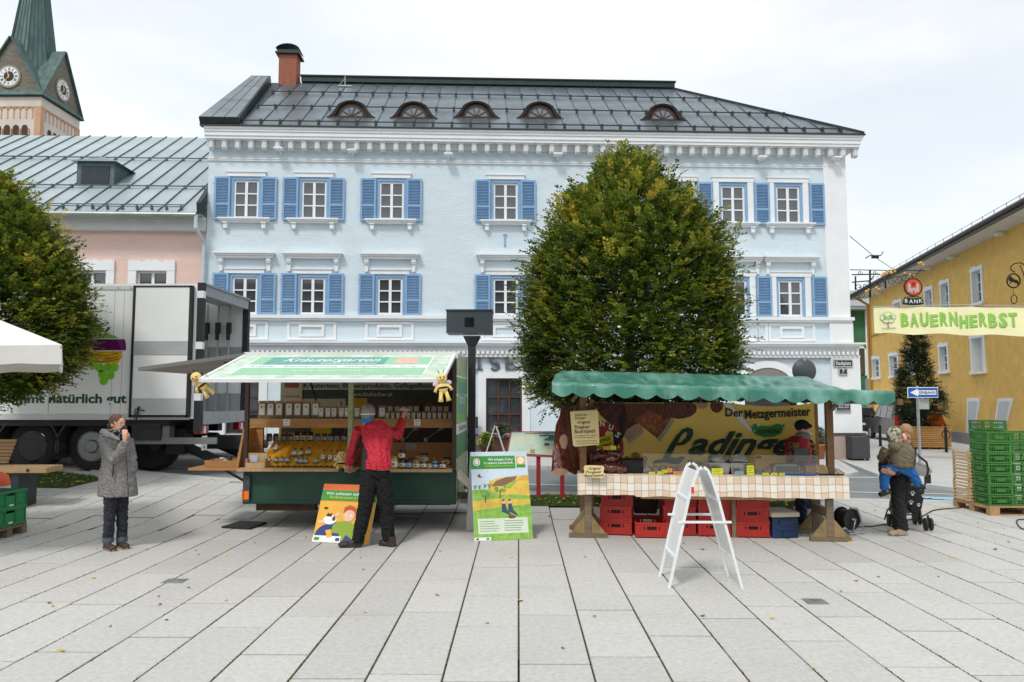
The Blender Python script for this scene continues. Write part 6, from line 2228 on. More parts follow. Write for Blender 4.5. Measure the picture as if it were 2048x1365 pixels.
def clothP(u,v):
 x=-.03+(LS+.06)*u
 if v<.5:return(x,DS-(DS+.03)*v/.5,ZT+.003)
 k=(v-.5)/.5
 d=.012+k*(.012+.007*math.sin(u*37)+.005*math.sin(u*71+1)+.003*math.sin(u*131))
 zz=ZT-.002-k*(ZT-zlow)*(1+.02*math.sin(u*9))
 if u<.22:zz=ZT-k*(ZT-sp(1200,989)[1])
 return(x,-.03-d,zz+.004*math.sin(u*50+k*5))
q=MB();cloth_grid(q,clothP,150,20)
o=q.build("tablecloth",check_mat(),smooth=True);o.matrix_world=SF.M;tag(o,"white and beige checked cloth hanging over the front of the meat stall's table","tablecloth")
# trestles
def leg(p0,p1,w,d,nm="leg"):
 q=MB();q.bar(p0,p1,w,d,up=(0,1,0));return q.build(nm,wood_old,ST)
for px,y0,dpt in((1176,0.02,0),(1662,.02,0)):
 x=sp(px,1000)[0]
 for yy in(y0+.05,y0+.62):
  leg((x,yy,.05),(x,yy,ZT-.035),.085,.06)
  q=MB();q.box(x-.24,x+.24,yy-.04,yy+.04,.0,.05);q.build("foot",wood_old,ST)
  q=MB()
  for s_ in(-1,1):q.prism([(x+s_*.045,.052),(x+s_*.22,.052),(x+s_*.045,.27)][::s_],yy-.025,yy+.02)
  q.build("gusset",mat("yellowish_old_wood",(.26,.19,.09),.8,.3,6,.3,30),ST)
 q=MB();q.box(x-.03,x+.03,y0+.081,y0+.589,.28,.38);q.build("crossbar",wood_old,ST)
leg((sp(1474,1000)[0],.22,0),(sp(1474,1000)[0],.22,ZT-.035),.05,.05)
# posts, beams and canopy
ZR=sp(1400,747,-.9)[1];ZF=sp(1400,772,.6)[1]
xl,xr=sp(1104,780,.6)[0],sp(1788,780,.6)[0]
for px in(1166,1660):
 for yy,zt in((.12,ZF-(.03 if px<1400 else.13)),(1.65,ZF-(.02 if px<1400 else.12))):
  x=sp(px,850,-yy)[0]if yy<1 else sp(px,850,-.12)[0]
  q=MB();q.box(x-.04,x+.04,yy,yy+.08,ZT-.25 if yy<1 else 0,zt);q.build("post",mat("honey_brown_post",(.20,.11,.045),.7,.2,5,stretch=(1,1,6)),ST)
  if yy<1:
   q=MB();q.bar((x+(-.14 if px<1400 else.02),yy-.02,zt-.16),(x+(.02 if px<1400 else.16),yy-.02,zt+.03),.045,.04,up=(0,1,0));q.build("brace",wood_old,ST)
q=MB()
for yy in(-.5,.14,1.0,1.8,2.3):
 q.bar((xl+.08,yy,ZF-.03+.03),(xr-.12,yy,ZF-.045-.028*(xr-xl)+.035),.05,.06)
q.build("roof_rails",mat("dark_old_beam",(.10,.07,.045),.8,.3,6),ST,kind='stuff')
q=MB()
for px in(1118,1170,1400,1655,1762):
 x=sp(px,800)[0];zq=-.028*(x-xl)+.03;q.box(x-.03,x+.03,-.55,2.35,ZF-.14+zq,ZF-.072+zq)
q.build("roof_crossbeams",mat("brown_beam",(.16,.095,.05),.8,.25,6),ST,kind='stuff')
tarp=mat("green_tarpaulin",C(66,124,108),.28,.10,1.6,.25,7,col2=C(126,172,158),c2=(.46,.74),stretch=(2.2,.8,1),dirt=.12)  # pale streaks are sky sheen painted into the green; dirt is separate
def canopyP(u,v):
 """v: 0 front hem .. .12 fold .. .5 ridge .. .88 back fold .. 1 back hem"""
 x=xl+(xr-xl)*u
 hip=max(0.0,(x-(xr-.52))/.52)
 hipl=max(0.0,((xl+.10)-x)/.10)
 wr=.012*math.sin(u*41)*math.sin(v*9+u*6)+.010*math.sin(u*97+v*14)+.006*math.sin(u*170-v*30)
 sc=abs(math.sin(u*math.pi*16))
 yF,yB=-.60,2.40;yM=.9
 if v<.12:
  k=1-v/.12
  z=ZF-k*(.115+.055*sc);y=yF-.02-k*(.015+.03*math.sin(u*50))
 elif v<.5:
  k=(v-.12)/.38;top=ZR-(ZR-ZF)*hip-.05*hipl
  z=ZF+(top-ZF)*k-.045*math.sin(k*math.pi)*abs(math.sin(u*12));y=yF+(yM-yF)*k
  z+=wr*math.sin(k*3.1)
 elif v<.88:
  k=(v-.5)/.38;top=ZR-(ZR-ZF)*hip-.05*hipl
  z=top+(ZF-top)*k;y=yM+(yB-yM)*k
 else:
  k=(v-.88)/.12
  z=ZF-k*(.115+.055*sc);y=yB+.02
 z+=wr*.25+.045-.028*(x-xl)
 return(x,y,z)
q=MB();cloth_grid(q,canopyP,240,50)
n0=60
vs=[];fs=[]
for side,xx in((0,xl-.005),(1,xr+.005)):
 for i in range(n0+1):
  y=-.60+3.0*i/n0;sc=abs(math.sin(i/n0*math.pi*11))
  tz=ZF if side else ZF+(ZR-ZF-.05)*(1-abs(y-.9)/1.5)
  tl_=.045-.028*(xx-xl);vs+=[(xx,y,tz+tl_),(xx+(.01 if side else-.01),y,ZF-.10-.05*sc+tl_)]
 o0=side*2*(n0+1)
 fs+=[(o0+2*i,o0+2*i+1,o0+2*i+3,o0+2*i+2)for i in range(n0)]
q.add(vs,fs)
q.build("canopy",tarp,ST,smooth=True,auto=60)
# banner behind the stall
BF=Frame(at(1186,870,10.75),at(1630,870,10.45))
BN=thing("meat_banner","large yellow tarpaulin banner with Ladinger lettering hung behind the meat stall","banner",BF.P,BF.rz)
LB_=BF.L
def bp_(px,py):return BF.fp(px,py)
bz0,bz1=bp_(1400,950)[1],bp_(1400,806)[1]
def dy(x,z):return.018*math.sin(x*3.1)+.010*math.sin(x*9+z*5)
ban_y=mat("banner_yellow",C(255,216,108),.45,.07,2,.15,6,dirt=.12)
def sagtop(x):
 u=x/LB_
 return bz1-.05*(math.sin(max(0,(u-.62)/.38)*math.pi)if u>.62 else 0)
q=MB();cloth_grid(q,lambda u,v:(u*LB_,dy(u*LB_,v),bz0+(sagtop(u*LB_)-bz0)*v),70,14)
q.build("banner_cloth",ban_y,BN,smooth=True)
meat=[mat("print_meat_dark",C(62,28,22),.45,.5,14,col2=C(110,55,38),c2=(.42,.62)),mat("print_meat_brown",C(120,62,34),.45,.4,12,col2=C(70,32,22),c2=(.4,.65),stretch=(3,1,1)),flat("print_ham_pink",(190,150,125),.45,.12),flat("print_board_grey",(175,172,150),.45),flat("print_red_disc",(170,42,35),.45,.08),flat("print_meat_black",(35,20,20),.45,.2),mat("print_bacon",C(150,75,45),.45,.4,16,col2=C(195,130,60),c2=(.5,.62)),flat("print_dark_green",(22,60,48),.45,.05),wprint,flat("print_yellow_tag",(225,210,40),.45),flat("print_sausage_green",(45,140,65),.45,.06),flat("print_ink",(25,28,26),.45),flat("print_olive",(150,125,60),.45)]
q=MB()
lay=[0]
def bpoly(pts,mi):
 lay[0]+=1;off=.004+lay[0]*.0006
 ps=[bp_(a,c)for a,c in pts]
 q.mi=mi
 # subdivide in x so the print follows the cloth
 bm=bmesh.new();bm.faces.new([bm.verts.new((a,0,c))for a,c in ps])
 x0,x1=min(a for a,_ in ps),max(a for a,_ in ps)
 k=math.floor(x0/.08)+1
 while k*.08<x1:
  bmesh.ops.bisect_plane(bm,geom=bm.verts[:]+bm.edges[:]+bm.faces[:],plane_co=(k*.08,0,0),plane_no=(1,0,0));k+=1
 bm.verts.ensure_lookup_table();bm.verts.index_update()
 vs=[(v.co.x,dy(v.co.x,(v.co.z-bz0)/(bz1-bz0))-off,min(v.co.z,sagtop(v.co.x)-.004))for v in bm.verts]
 fs=[tuple(v.index for v in f.verts)for f in bm.faces]
 bm.free();q.add(vs,fs)
def bell(cx,cy,rx,ry,mi,n=24,rot=0):
 bpoly([(cx+rx*math.cos(2*math.pi*i/n)*math.cos(rot)-ry*math.sin(2*math.pi*i/n)*math.sin(rot),cy+rx*math.cos(2*math.pi*i/n)*math.sin(rot)+ry*math.sin(2*math.pi*i/n)*math.cos(rot))for i in range(n)],mi)
def btext(body,px,py,hpx,wpx,mi,bold=.01,shear=0.0,rot=0.0):
 lay[0]+=1;off=.006+lay[0]*.0006
 x,z=bp_(px,py);h=hpx*10.6/FPX;w=wpx*10.6/FPX
 t_=MB();t_.text(body,x,z,h,0,bold,shear,w,rot=rot)
 q.mi=mi;q.add([(v[0],dy(v[0],(v[2]-bz0)/(bz1-bz0))-off,v[2])for v in t_.v],t_.f)
bpoly([(1186,806),(1250,806),(1262,850),(1200,950),(1186,950)],5)
bell(1200,895,47,53,4,36)
bpoly([(1190,808),(1245,807),(1277,850),(1262,872),(1245,870),(1200,830)],0)
bpoly([(1228,807),(1325,807),(1342,838),(1316,878),(1280,850)],1)
bpoly([(1268,842),(1300,822),(1342,838),(1315,872)],6)
bpoly([(1313,879),(1318,872),(1344,838),(1349,842),(1320,884)],3)
bell(1357,818,36,20,1,20);bell(1352,812,26,12,0,16)
bpoly([(1248,872),(1254,860),(1272,848),(1284,853),(1286,862),(1262,884),(1254,880)],2)
bpoly([(1254,884),(1284,862),(1289,860),(1285,868),(1258,887)],3)
bell(1403,810,12,8,2,14);bell(1433,812,13,14,1,16)
for ch,px,py,r_ in(("B",1163,870,.9),("O",1178,856,.5),("N",1200,853,0),("U",1216,858,-.35),("S",1229,871,-.75)):btext(ch,px,py,11,9,8,.03,0,r_)
bpoly([(1192,878),(1224,868),(1226,886),(1194,902)],9);btext("BONUS",1198,887,7,24,11,.02,0,.30);btext("Frischfleisch",1192,900,7,34,11,.015,0,.33)
btext("GUSTINO",1249,923,10,45,11,.015);bpoly([(1262,913),(1264,907),(1271,904),(1278,907),(1280,913)],12)
bpoly([(1250,926),(1294,926),(1294,928),(1250,928)],12)
btext("adinger",1376,908,44,240,7,.03,.5,.0)
bpoly([(1305,928),(1309,921),(1324,918),(1338,893),(1352,872),(1364,859),(1376,855),(1385,859),(1386,869),(1380,881),(1368,890),(1354,892),(1352,888),(1362,884),(1371,876),(1374,867),(1370,864),(1362,872),(1350,894),(1340,914),(1352,917),(1364,912),(1369,915),(1360,927),(1350,929),(1330,925)],7)
btext("Fleischwaren",1376,929,9,80,10,.02)
btext("Der",1450,833,16,34,11,.03,0,-.02);btext("Metzgermeister",1489,838,17,126,11,.025,0,.055)
bpoly([(1446,807),(1458,808),(1485,835),(1508,866),(1498,862),(1470,834)],8)
bpoly([(1503,852),(1510,848),(1522,852),(1540,853),(1555,848),(1563,850),(1567,858),(1562,868),(1548,874),(1528,875),(1510,870),(1503,862)],10)
btext("RINDis'",1516,868,8,44,11,.03,0,.06);bell(1508,862,1.5,1.5,8,8)
bpoly([(1502,852),(1501,847),(1504,850),(1507,852)],8);bpoly([(1513,850),(1518,848),(1519,852),(1514,853)],8);bpoly([(1564,852),(1570,846),(1568,854),(1571,858)],10)
q.build("print",meat,BN)
q=MB();q.box(LB_-.02,LB_+.05,.01,.06,0,bz1+.05);q.box(-.05,.0,.02,.06,0,bz1+.05)
q.build("banner_post",mat("orange_post",(.36,.19,.06),.7,.2,4),BN)
# printed side banner with sausages
p0,p1=at(1108,880,9.75),at(1192,880,10.1)
VF=Frame(p0,p1)
VB=thing("side_banner","printed banner of hanging sausages and smoked meat at the stall's left end","banner",VF.P,VF.rz)
vp=lambda a,c:VF.fp(a,c)
vbot=[(1103,944),(1112,950),(1124,952),(1134,942),(1150,950),(1160,945)]
q=MB();pts=[vp(a,c)for a,c in[(1192,812),(1128,812),(1112,850),(1106,900)]+vbot+[(1190,930)]]
q.prism(pts,0,.004);q.build("banner_cloth",meat[0],VB)
q=MB()
def vpoly(pts,mi,y):q.mi=mi;q.add([(vp(a,c)[0],y,vp(a,c)[1])for a,c in pts],[tuple(range(len(pts)))])
vpoly([(1122,815),(1132,820),(1120,870),(1112,940),(1104,940),(1108,890)],1,-.003)
vpoly([(1106,888),(1116,890),(1124,938),(1108,940)],13,-.004)
vpoly([(1118,882),(1121,872),(1128,868),(1134,874),(1135,886),(1130,899),(1123,897)],2,-.005)
vpoly([(1103,943),(1112,937),(1126,937),(1136,942),(1134,948),(1120,952),(1108,950)],2,-.006)
for k in range(5):vpoly([(1130+k*8,815),(1134+k*8,815),(1140+k*9,870),(1150+k*7,935),(1145+k*7,938),(1136+k*8,880)],(1,0,6,1,0)[k],-.004-k*.0005)
q.build("print",meat+[mat("print_salami",C(120,55,55),.5,.2,60,col2=C(205,180,175),c2=(.5,.6))],VB)
# hand lettered boards
cream=flat("cream_board",(226,206,150),.6,.06)
def hand_board(pts,Y,name,label,lines,rnd=False):
 c=at(sum(p[0]for p in pts)/len(pts),sum(p[1]for p in pts)/len(pts),Y)
 t=thing(name,label,"sign",(c.x,c.y,0),SF.rz)
 f=Frame(c,c+SF.U);L_=lambda a,b_:f.fp(a,b_)
 q=MB();q.prism([L_(a,b_)for a,b_ in pts][::-1],-.012,0);q.build("board",cream,t,bevel=.003)
 q=MB()
 for txt,px,py,hp,wp,mi,sh in lines:
  x,z=L_(px,py);q.mi=mi;q.text(txt,x,z,hp*Y/FPX,-.0145,.012,sh,wp*Y/FPX,rot=.04)
 q.build("lettering",[flat("brush_ink",(50,38,40),.6),flat("brush_green",(85,115,60),.6),flat("brush_brown",(130,85,55),.6)],t)
hand_board([(1140,825),(1143,823),(1192,820),(1196,823),(1199,888),(1196,890),(1150,894),(1146,891)],9.55,"hand_lettered_board","tall cream board with hand written Original Pongauer Bauernspeck on the stall's left post",[("Direkt vom",1150,833,5,24,1,.2),("Erzeuger",1150,839,5,22,1,.2),("Original",1155,848,6,25,0,.2),("Pongauer",1149,858,7,31,0,.2),("Bauernspeck",1149,867,8,42,0,.2),("nach altbewährter Tradition",1149,873,2.5,46,2,0),("im Buchenrauch geräuchert",1149,877,2.5,40,2,0),("Speck und Speckschwarten",1153,884,2.5,40,1,0),("von unserem Hof direkt ab",1153,889,2.5,42,1,0)])
hand_board([(1167,936),(1170,931),(1186,931),(1206,932),(1209,936),(1207,944),(1210,951),(1206,957),(1190,956),(1170,955),(1167,951),(1169,943)],9.36,"small_lettered_board","small wavy edged cream board on the cloth at the stall table's left end",[("Original",1177,940,5,24,0,.2),("Pongauer",1172,947,5,31,0,.2),("Bauernspeck",1169,954,5,38,0,.2)])
# goods on the stall table
zT=ZT+.006
def on_table(px,dep):return SF.M@Vector((SF.fp(px,950,-dep)[0],dep,zT))
rm=random.Random(8)
pack_m=mat("vacuum_packed_meat",C(75,35,28),.12,.5,22,.5,30,col2=C(125,60,48),c2=(.45,.6),coat=.8)
film=mat("clear_film_glint",(.55,.55,.55),.1,.1,10,alpha=.35)
def lump(q,cx,cy,cz,rx,ry,rz_,seed,n=14,m=9,amp=.18):
 s0=len(q.v);q.ball((0,0,0),1,1,1,n,m)
 for i in range(s0,len(q.v)):
  v=Vector(q.v[i]);d=1+amp*noise.noise(v*2.1+Vector((seed*3.7,0,0)))
  q.v[i]=(cx+v.x*rx*d,cy+v.y*ry*d,cz+v.z*rz_*d)
for i,(px,dep,w,zz,h)in enumerate(((1196,.15,.11,0,.07),(1214,.30,.10,0,.10),(1222,.12,.12,0,.07),(1236,.28,.11,0,.09),(1241,.1,.09,0,.06),(1206,.34,.11,.12,.08),(1230,.36,.12,.13,.08),(1192,.36,.10,.10,.08),(1222,.2,.1,.11,.06))):
 q=MB();lump(q,0,0,h,w,.10,h,i,amp=.35)
 o=q.build("meat_pack",pack_m,smooth=True);o.location=on_table(px,dep)+Vector((0,0,zz));o.rotation_euler.z=rm.uniform(-.5,.5)
 tag(o,["shiny pack of dark smoked meat at the front left behind the small board","dark meat pack second from the left in the lower row","dark meat pack in the middle front of the heap","tall dark meat pack at the back of the heap's right side","small dark meat pack beside the black tray","meat pack on top of the heap in the middle","meat pack on top of the heap at its right end","meat pack on top of the heap nearest the tall cream board","flat meat pack lying across the middle of the heap"][i],"meat pack","vacuum packed meat at the left of the stall table")
q=MB();q.cbox(-.15,.15,0,.3,0,.17,.01);o=q.build("black_tray",black_p);o.location=on_table(1268,.12);o.rotation_euler.z=SF.rz;tag(o,"black plastic tray between the meat packs and the first clear cover","tray")
# clear covers
perspex=mat("clear_perspex",(.80,.80,.76),.05,.02,3,alpha=.07,spec=.3)
def cover(pa,pb,ytop,label):
 x0,x1=SF.fp(pa,950,-.04)[0],SF.fp(pb,950,-.04)[0];z1=SF.fp(pa,ytop,-.04)[1]
 t=thing("clear_cover",label,"display cover",SF.P,SF.rz,"clear covers over the meat")
 q=MB();q.box(x0,x1,.04,.046,zT+.0,z1);q.build("front_pane",perspex,t)
 q=MB();q.box(x0,x1,.047,.45,z1-.006,z1);q.build("top_pane",perspex,t)
 for nm,xx in(("side_pane",x0),("side_pane",x1-.005)):
  q=MB();q.box(xx,xx+.005,.047,.45,zT,z1-.007);q.build(nm,perspex,t)
cover(1287,1417,908,"clear plastic cover on the stall table left of the white folding sign")
cover(1512,1638,911,"clear plastic cover in front of the saleswoman in the red vest")
pale_meat=mat("pale_cured_meat",C(120,85,80),.4,.4,25,.4,30,col2=C(175,140,132),c2=(.45,.6))
for i,px in enumerate((1295,1310,1326,1344,1360,1378,1396,1536,1560)):
 q=MB();lump(q,0,0,.04,.06,.09,.05,i+20,amp=.4);o=q.build("sausage_piece",pale_meat,smooth=True);o.location=on_table(px,.16+.05*(i%3));o.rotation_euler.z=rm.uniform(-1,1)
 tag(o,("%s piece of cured meat from the left under the left clear cover"%ORD[i])if i<7 else["leftmost piece of cured meat under the right clear cover","piece of cured meat beside the scale"][i-7],"meat","cured meat under the clear covers")
tag_y=flat("neon_yellow_card",(235,238,60),.6);tag_o=flat("neon_orange_card",(245,165,75),.6);tag_b=flat("light_blue_card",(150,190,215),.6);inkc=flat("card_ink",(120,120,50),.7)
for i,(x0,x1,y0,y1,m)in enumerate(((1298,1310,944,951,tag_y),(1315,1327,943,951,tag_y),(1323,1336,940,946,tag_y),(1333,1344,937,945,tag_o),(1347,1370,943,951,tag_o),(1423,1446,937,952,tag_y),(1470,1487,943,952,tag_b),(1493,1508,931,953,tag_y),(1525,1537,946,953,tag_y),(1542,1554,946,953,tag_y),(1558,1569,946,953,tag_y),(1206,1216,893,900,tag_o),(1221,1232,892,900,tag_y))):
 dep=.03 if i<11 else.3
 (a,c1),(c,d)=SF.fp(x0,y0,-dep),SF.fp(x1,y1,-dep)
 d=max(d,zT+.001)if i<11 else d
 t=MB();t.box(a,c,dep-.012,dep-.008,d,c1);
 for k in range(3):t.mi=1;t.box(a+.01,c-.01-.02*(k%2),dep-.0135,dep-.0125,d+(c1-d)*(.2+.25*k),d+(c1-d)*(.26+.25*k))
 o=t.build("price_card",[m,inkc]);o.matrix_world=SF.M
 tag(o,["leftmost yellow price card on the left clear cover","second yellow price card from the left, lower one of the pair","yellow price card tucked behind the orange one","small orange price card above the yellow ones","wide orange price card left of the white folding sign","big square yellow card right of the white folding sign","light blue card on the metal tub","tall narrow yellow price card","first of the three little yellow cards in a row","middle one of the three little yellow cards in a row","last of the three little yellow cards in a row","orange price card on top of the meat packs","yellow price card on top of the meat packs"][i],"price card","price cards on the meat stall")
metal_t=mat("brushed_steel_tub",(.42,.42,.40),.3,.1,8,metal=.7)
for i,(px,w)in enumerate(((1440,.26),(1482,.26))):
 t=thing("metal_tub",["steel food tub behind the big yellow card","steel food tub behind the light blue card"][i],"tub",on_table(px,.10),SF.rz,"steel tubs on the meat stall")
 q=MB();n_=w/2
 q.add([(-n_+.02,.02,0),(n_-.02,.02,0),(n_-.02,.3,0),(-n_+.02,.3,0),(-n_,0,.13),(n_,0,.13),(n_,.32,.13),(-n_,.32,.13)],[(3,2,1,0),(0,1,5,4),(1,2,6,5),(2,3,7,6),(3,0,4,7)]);q.box(-n_-.015,n_+.015,-.015,0,.125,.14);q.box(-n_-.015,n_+.015,.32,.335,.125,.14);q.build("tub_body",metal_t,t)
 q=MB();lump(q,0,.16,.16,n_*.95,.14,.07,i+60,amp=.5);q.build("wrapped_food",mat("film_wrapped_food",(.42,.40,.36),.15,.4,14,.8,20,coat=.7),t,smooth=True)
t=thing("shop_scale","grey electronic scale with a sloping display on the meat stall","scale",on_table(1575,.16),SF.rz)
q=MB();q.cbox(-.17,.17,0,.28,0,.10,.015);q.box(-.13,.13,.05,.25,.10,.115);q.build("scale_body",metal_t,t)
q=MB();q.slab([(-.14,-.004,.03),(.14,-.004,.03),(.14,.0,.09),(-.14,.0,.09)],(0,-1,0),.006);q.build("display",flat("scale_display",(90,100,100),.3),t)
q=MB();q.slab([(.16,.25,.14),(.34,.25,.14),(.36,.32,.30),(.18,.32,.30)],(0,-1,.3),.012);q.bar((.24,.28,.05),(.26,.30,.2),.03);q.build("screen",flat("screen_back_grey",(88,90,92),.5),t)
q=MB();q.box(-.19,.19,-.12,.02,0,.012);o=q.build("blue_chopping_board",flat("blue_board",(25,90,175),.4));o.location=on_table(1595,.14);o.rotation_euler.z=SF.rz;tag(o,"flat blue board in front of the scale","board")
q=MB();q.cbox(-.06,.06,0,.1,0,.12,.008);o=q.build("card_reader_box",flat("amber_plastic_tub",(150,110,70),.3,.2));o.location=on_table(1622,.1);tag(o,"brownish clear tub with a violet lid near the table's right end","tub")
q=MB();q.box(-.062,.062,0,.1,.122,.135);l_=q.build("lid",flat("violet_lid",(85,80,150),.4),o)
t=thing("paper_bag_stand","row of cut open paper packets on a dark tray at the table's right end","paper bags",on_table(1660,.12),SF.rz)
q=MB();q.box(-.14,.16,-.04,.2,0,.012);q.build("tray",black_p,t)
q=MB()
for i in range(7):q.mi=i%2;q.slab([(-.13+i*.035,0,.014),(-.02+i*.035,0,.014),(-.06+i*.03,.04,.12-i*.008),(-.17+i*.03,.04,.12-i*.008)],(0,1,.2),.008)
q.build("paper_sleeves",[flat("paper_tan",(196,160,110),.7),flat("paper_pale",(222,210,190),.7)],t,kind='stuff')
# crates below the table
red=mat("red_crate_plastic",(.44,.028,.020),.42,.10,3,rnd=.10,dirt=.15);red_in=flat("crate_dark_slot",(35,10,12),.6)
crate_src={}
def e2(loc,rz_,label,group,w=.40,d=.60,h=.20,m=None,nm="meat_crate",scale=1.0):
 m=m or red;key=(w,d,h,m.name)
 if key not in crate_src:
  t=thing(nm,label,"crate",loc,rz_,group)
  q=MB();a,b_=w/2,d/2
  zs=.015
  for y in(-b_,b_-.012):
   q.box(-a,a,y,y+.012,zs,h*.52);q.box(-a,-.10,y,y+.012,h*.52,h*.74);q.box(.10,a,y,y+.012,h*.52,h*.74)
   q.box(-.045-.02,.045+.02,y,y+.012,h*.74,h*.741);q.box(-a,a,y,y+.012,h*.74,h)
   q.box(-.085,-.06,y,y+.012,h*.52,h*.74);q.box(.06,.085,y,y+.012,h*.52,h*.74)
  for x in(-a,a-.012):q.box(x,x+.012,-b_+.012,b_-.012,zs,h)
  q.box(-a,a,-b_,b_,zs,zs+.012)
  q.build("crate_body",m,t)
  q=MB()
  for y,s_ in((-b_,-1),(b_,1)):
   for zz,hh in((h-.022,.022),(zs,.02)):q.box(-a-.008,a+.008,y+s_*.008,y,zz,zz+hh)
   for x in(-a+.05,a-.065):q.box(x,x+.015,y+s_*.007,y,zs+.02,h-.022)
  for x,s_ in((-a,-1),(a,1)):
   for zz,hh in((h-.022,.022),(zs,.02)):q.box(x+s_*.008,x,-b_,b_,zz,zz+hh)
   for k in(-.2,0,.2):q.box(x+s_*.006,x,k-.008,k+.008,zs+.02,h-.022)
  q.build("crate_ribs",m,t)
  q=MB();q.box(-.12,.12,-b_+.014,-b_+.016,h*.48,h*.76);q.build("handle_shadow",red_in,t)
  crate_src[key]=t
 else:
  t=copy_tree(crate_src[key]);t.location=loc;t.rotation_euler.z=rz_;t['label']=label
  t['group']=group
 return t
rr=random.Random(4)
col_names={1241:"leftmost red crate stack under the table",1365:"red crate stack behind the white folding sign",1433:"red crate stack just right of the white folding sign",1509:"rightmost red crate stack beside the blue cool box"}
for px,yb,n in((1241,1071,3),(1365,1072,3),(1433,1074,4),(1509,1076,4)):
 p=gnd(px,yb)
 for k in range(n):
  e2((p.x+rr.uniform(-.008,.008),p.y+.30+rr.uniform(-.01,.01),k*.178),SF.rz+rr.uniform(-.03,.03)-(.10 if px<1300 else 0),"%s crate up in the %s"%(ORD[k],col_names[px]),"red crates under the meat stall",h=.19)
p=gnd(1308,1077);e2((p.x,p.y+.3,0),SF.rz,"single red crate standing alone on the ground with a dark bag behind it","red crates under the meat stall",h=.19)
# labels stuck on crates
t=thing("handbag","dark brown handbag with two arched handles standing on the single red crate","handbag",gnd(1300,1065)+Vector((0,.35,.195)),SF.rz)
q=MB();q.add([(-.15,-.06,0),(.15,-.06,0),(.15,.06,0),(-.15,.06,0),(-.17,-.04,.19),(.17,-.04,.19),(.17,.04,.19),(-.17,.04,.19)],[(3,2,1,0),(4,5,6,7),(0,1,5,4),(1,2,6,5),(2,3,7,6),(3,0,4,7)]);q.build("bag_body",flat("brown_leather",(60,50,42),.5,.2),t,bevel=.012)
for y in(-.045,.045):
 q=MB();q.tube([(-.09*math.cos(math.pi*i/10)*1.0,y,.14+.19*math.sin(math.pi*i/10))for i in range(11)],.009,6);q.build("handle",black_p,t)
cp_=gnd(1573,1077)
t=thing("cool_box","dark blue cool box with a cream lid right of the red crates","cool box",(cp_.x,cp_.y,0),SF.rz+.22)
nb=flat("navy_plastic",(28,52,88),.4,.1);crm=flat("cream_lid",(196,188,168),.5,.06)
q=MB();q.cbox(-.17,.17,0,.42,0,.26,.02);q.box(-.09,.09,-.014,0,.16,.22);q.box(-.12,.12,-.010,0,.10,.12);q.box(-.05,.05,-.014,0,.02,.08);q.build("box_body",nb,t)
q=MB();q.cbox(-.185,.185,-.015,.435,.262,.32,.015);q.build("lid",crm,t)
bp2=gnd(1617,1058)
t=thing("white_bucket","white plastic bucket with red writing behind the right trestle","bucket",(bp2.x,bp2.y+.12,0))
q=MB();q.lathe([(.11,0),(.135,.24),(.145,.245),(.145,.26),(.13,.262),(.12,.25)],22);q.build("pail",flat("bucket_white",(215,215,208),.5,.05),t,smooth=True,auto=40)
q=MB();q.box(-.07,.05,-.131,-.122,.12,.15);q.box(-.05,.03,-.128,-.118,.08,.10);q.build("print",flat("bucket_red",(190,60,50),.5),t)
# cable reel
rp_=gnd(1694,1066)
t=thing("cable_reel","black cable reel on a bent tube stand right of the meat stall","cable reel",(rp_.x,rp_.y,0),.35)
for y in(-.10,.08):
 q=MB();q.lathe([(.01,0),(.135,0),(.14,.008),(.135,.016),(.01,.016)],28,Matrix.Translation((0,y,.185))@Matrix.Rotation(R(-90),4,'X'));q.build("flange",flat("reel_black",(18,20,26),.4),t,smooth=True,auto=40)
q=MB()
for k in range(9):q.lathe([(.098,0),(.108,.009),(.098,.018)],22,Matrix.Translation((0,-.083+k*.018,.185))@Matrix.Rotation(R(-90),4,'X'),cap=False)
q.build("wound_cable",black_p,t,smooth=True)
q=MB();q.tube([(-.08,-.15,.34),(.04,-.14,.33),(.10,-.13,.22),(.15,-.13,.012),(-.10,-.13,.012)],.011,8);q.tube([(.15,.13,.012),(-.10,.13,.012),(.02,.12,.20)],.011,8);q.tube([(.02,-.14,.20),(-.04,-.13,.012)],.009,8);q.cyl((0,-.14,.185),(0,.13,.185),.012,n=8);q.build("stand",steel,t,smooth=True)
def cable(pts,name,label,r_=.008):
 ps=[G(a,c)for a,c in pts]
 q=MB();out=[]
 for i in range(len(ps)-1):
  p0,p1,p2,p3=ps[max(i-1,0)],ps[i],ps[i+1],ps[min(i+2,len(ps)-1)]
  for k in range(8):
   s=k/8
   out.append(.5*((2*p1)+(p2-p0)*s+(2*p0-5*p1+4*p2-p3)*s*s+(3*p1-p0-3*p2+p3)*s**3))
 out.append(ps[-1])
 q.tube([(p.x,p.y,gh(p.x,p.y)+r_+.004)for p in out],r_,6);o=q.build(name,black_p,smooth=True);tag(o,label,"cable")
cable([(1712,1056),(1740,1055),(1762,1052),(1800,1046),(1845,1034),(1870,1022),(1925,1017)],"power_cable","black cable running from the reel past the pushchair to the crate pallet")
cable([(2060,1042),(2038,1041),(2034,1048),(2046,1060),(2080,1064)],"loose_cable","loop of black cable on the paving at the right picture edge")
cable([(760,1029),(830,1028),(905,1027),(935,1026)],"trailer_cable","thin dark cable lying under the trailer towards its drawbar",.006)
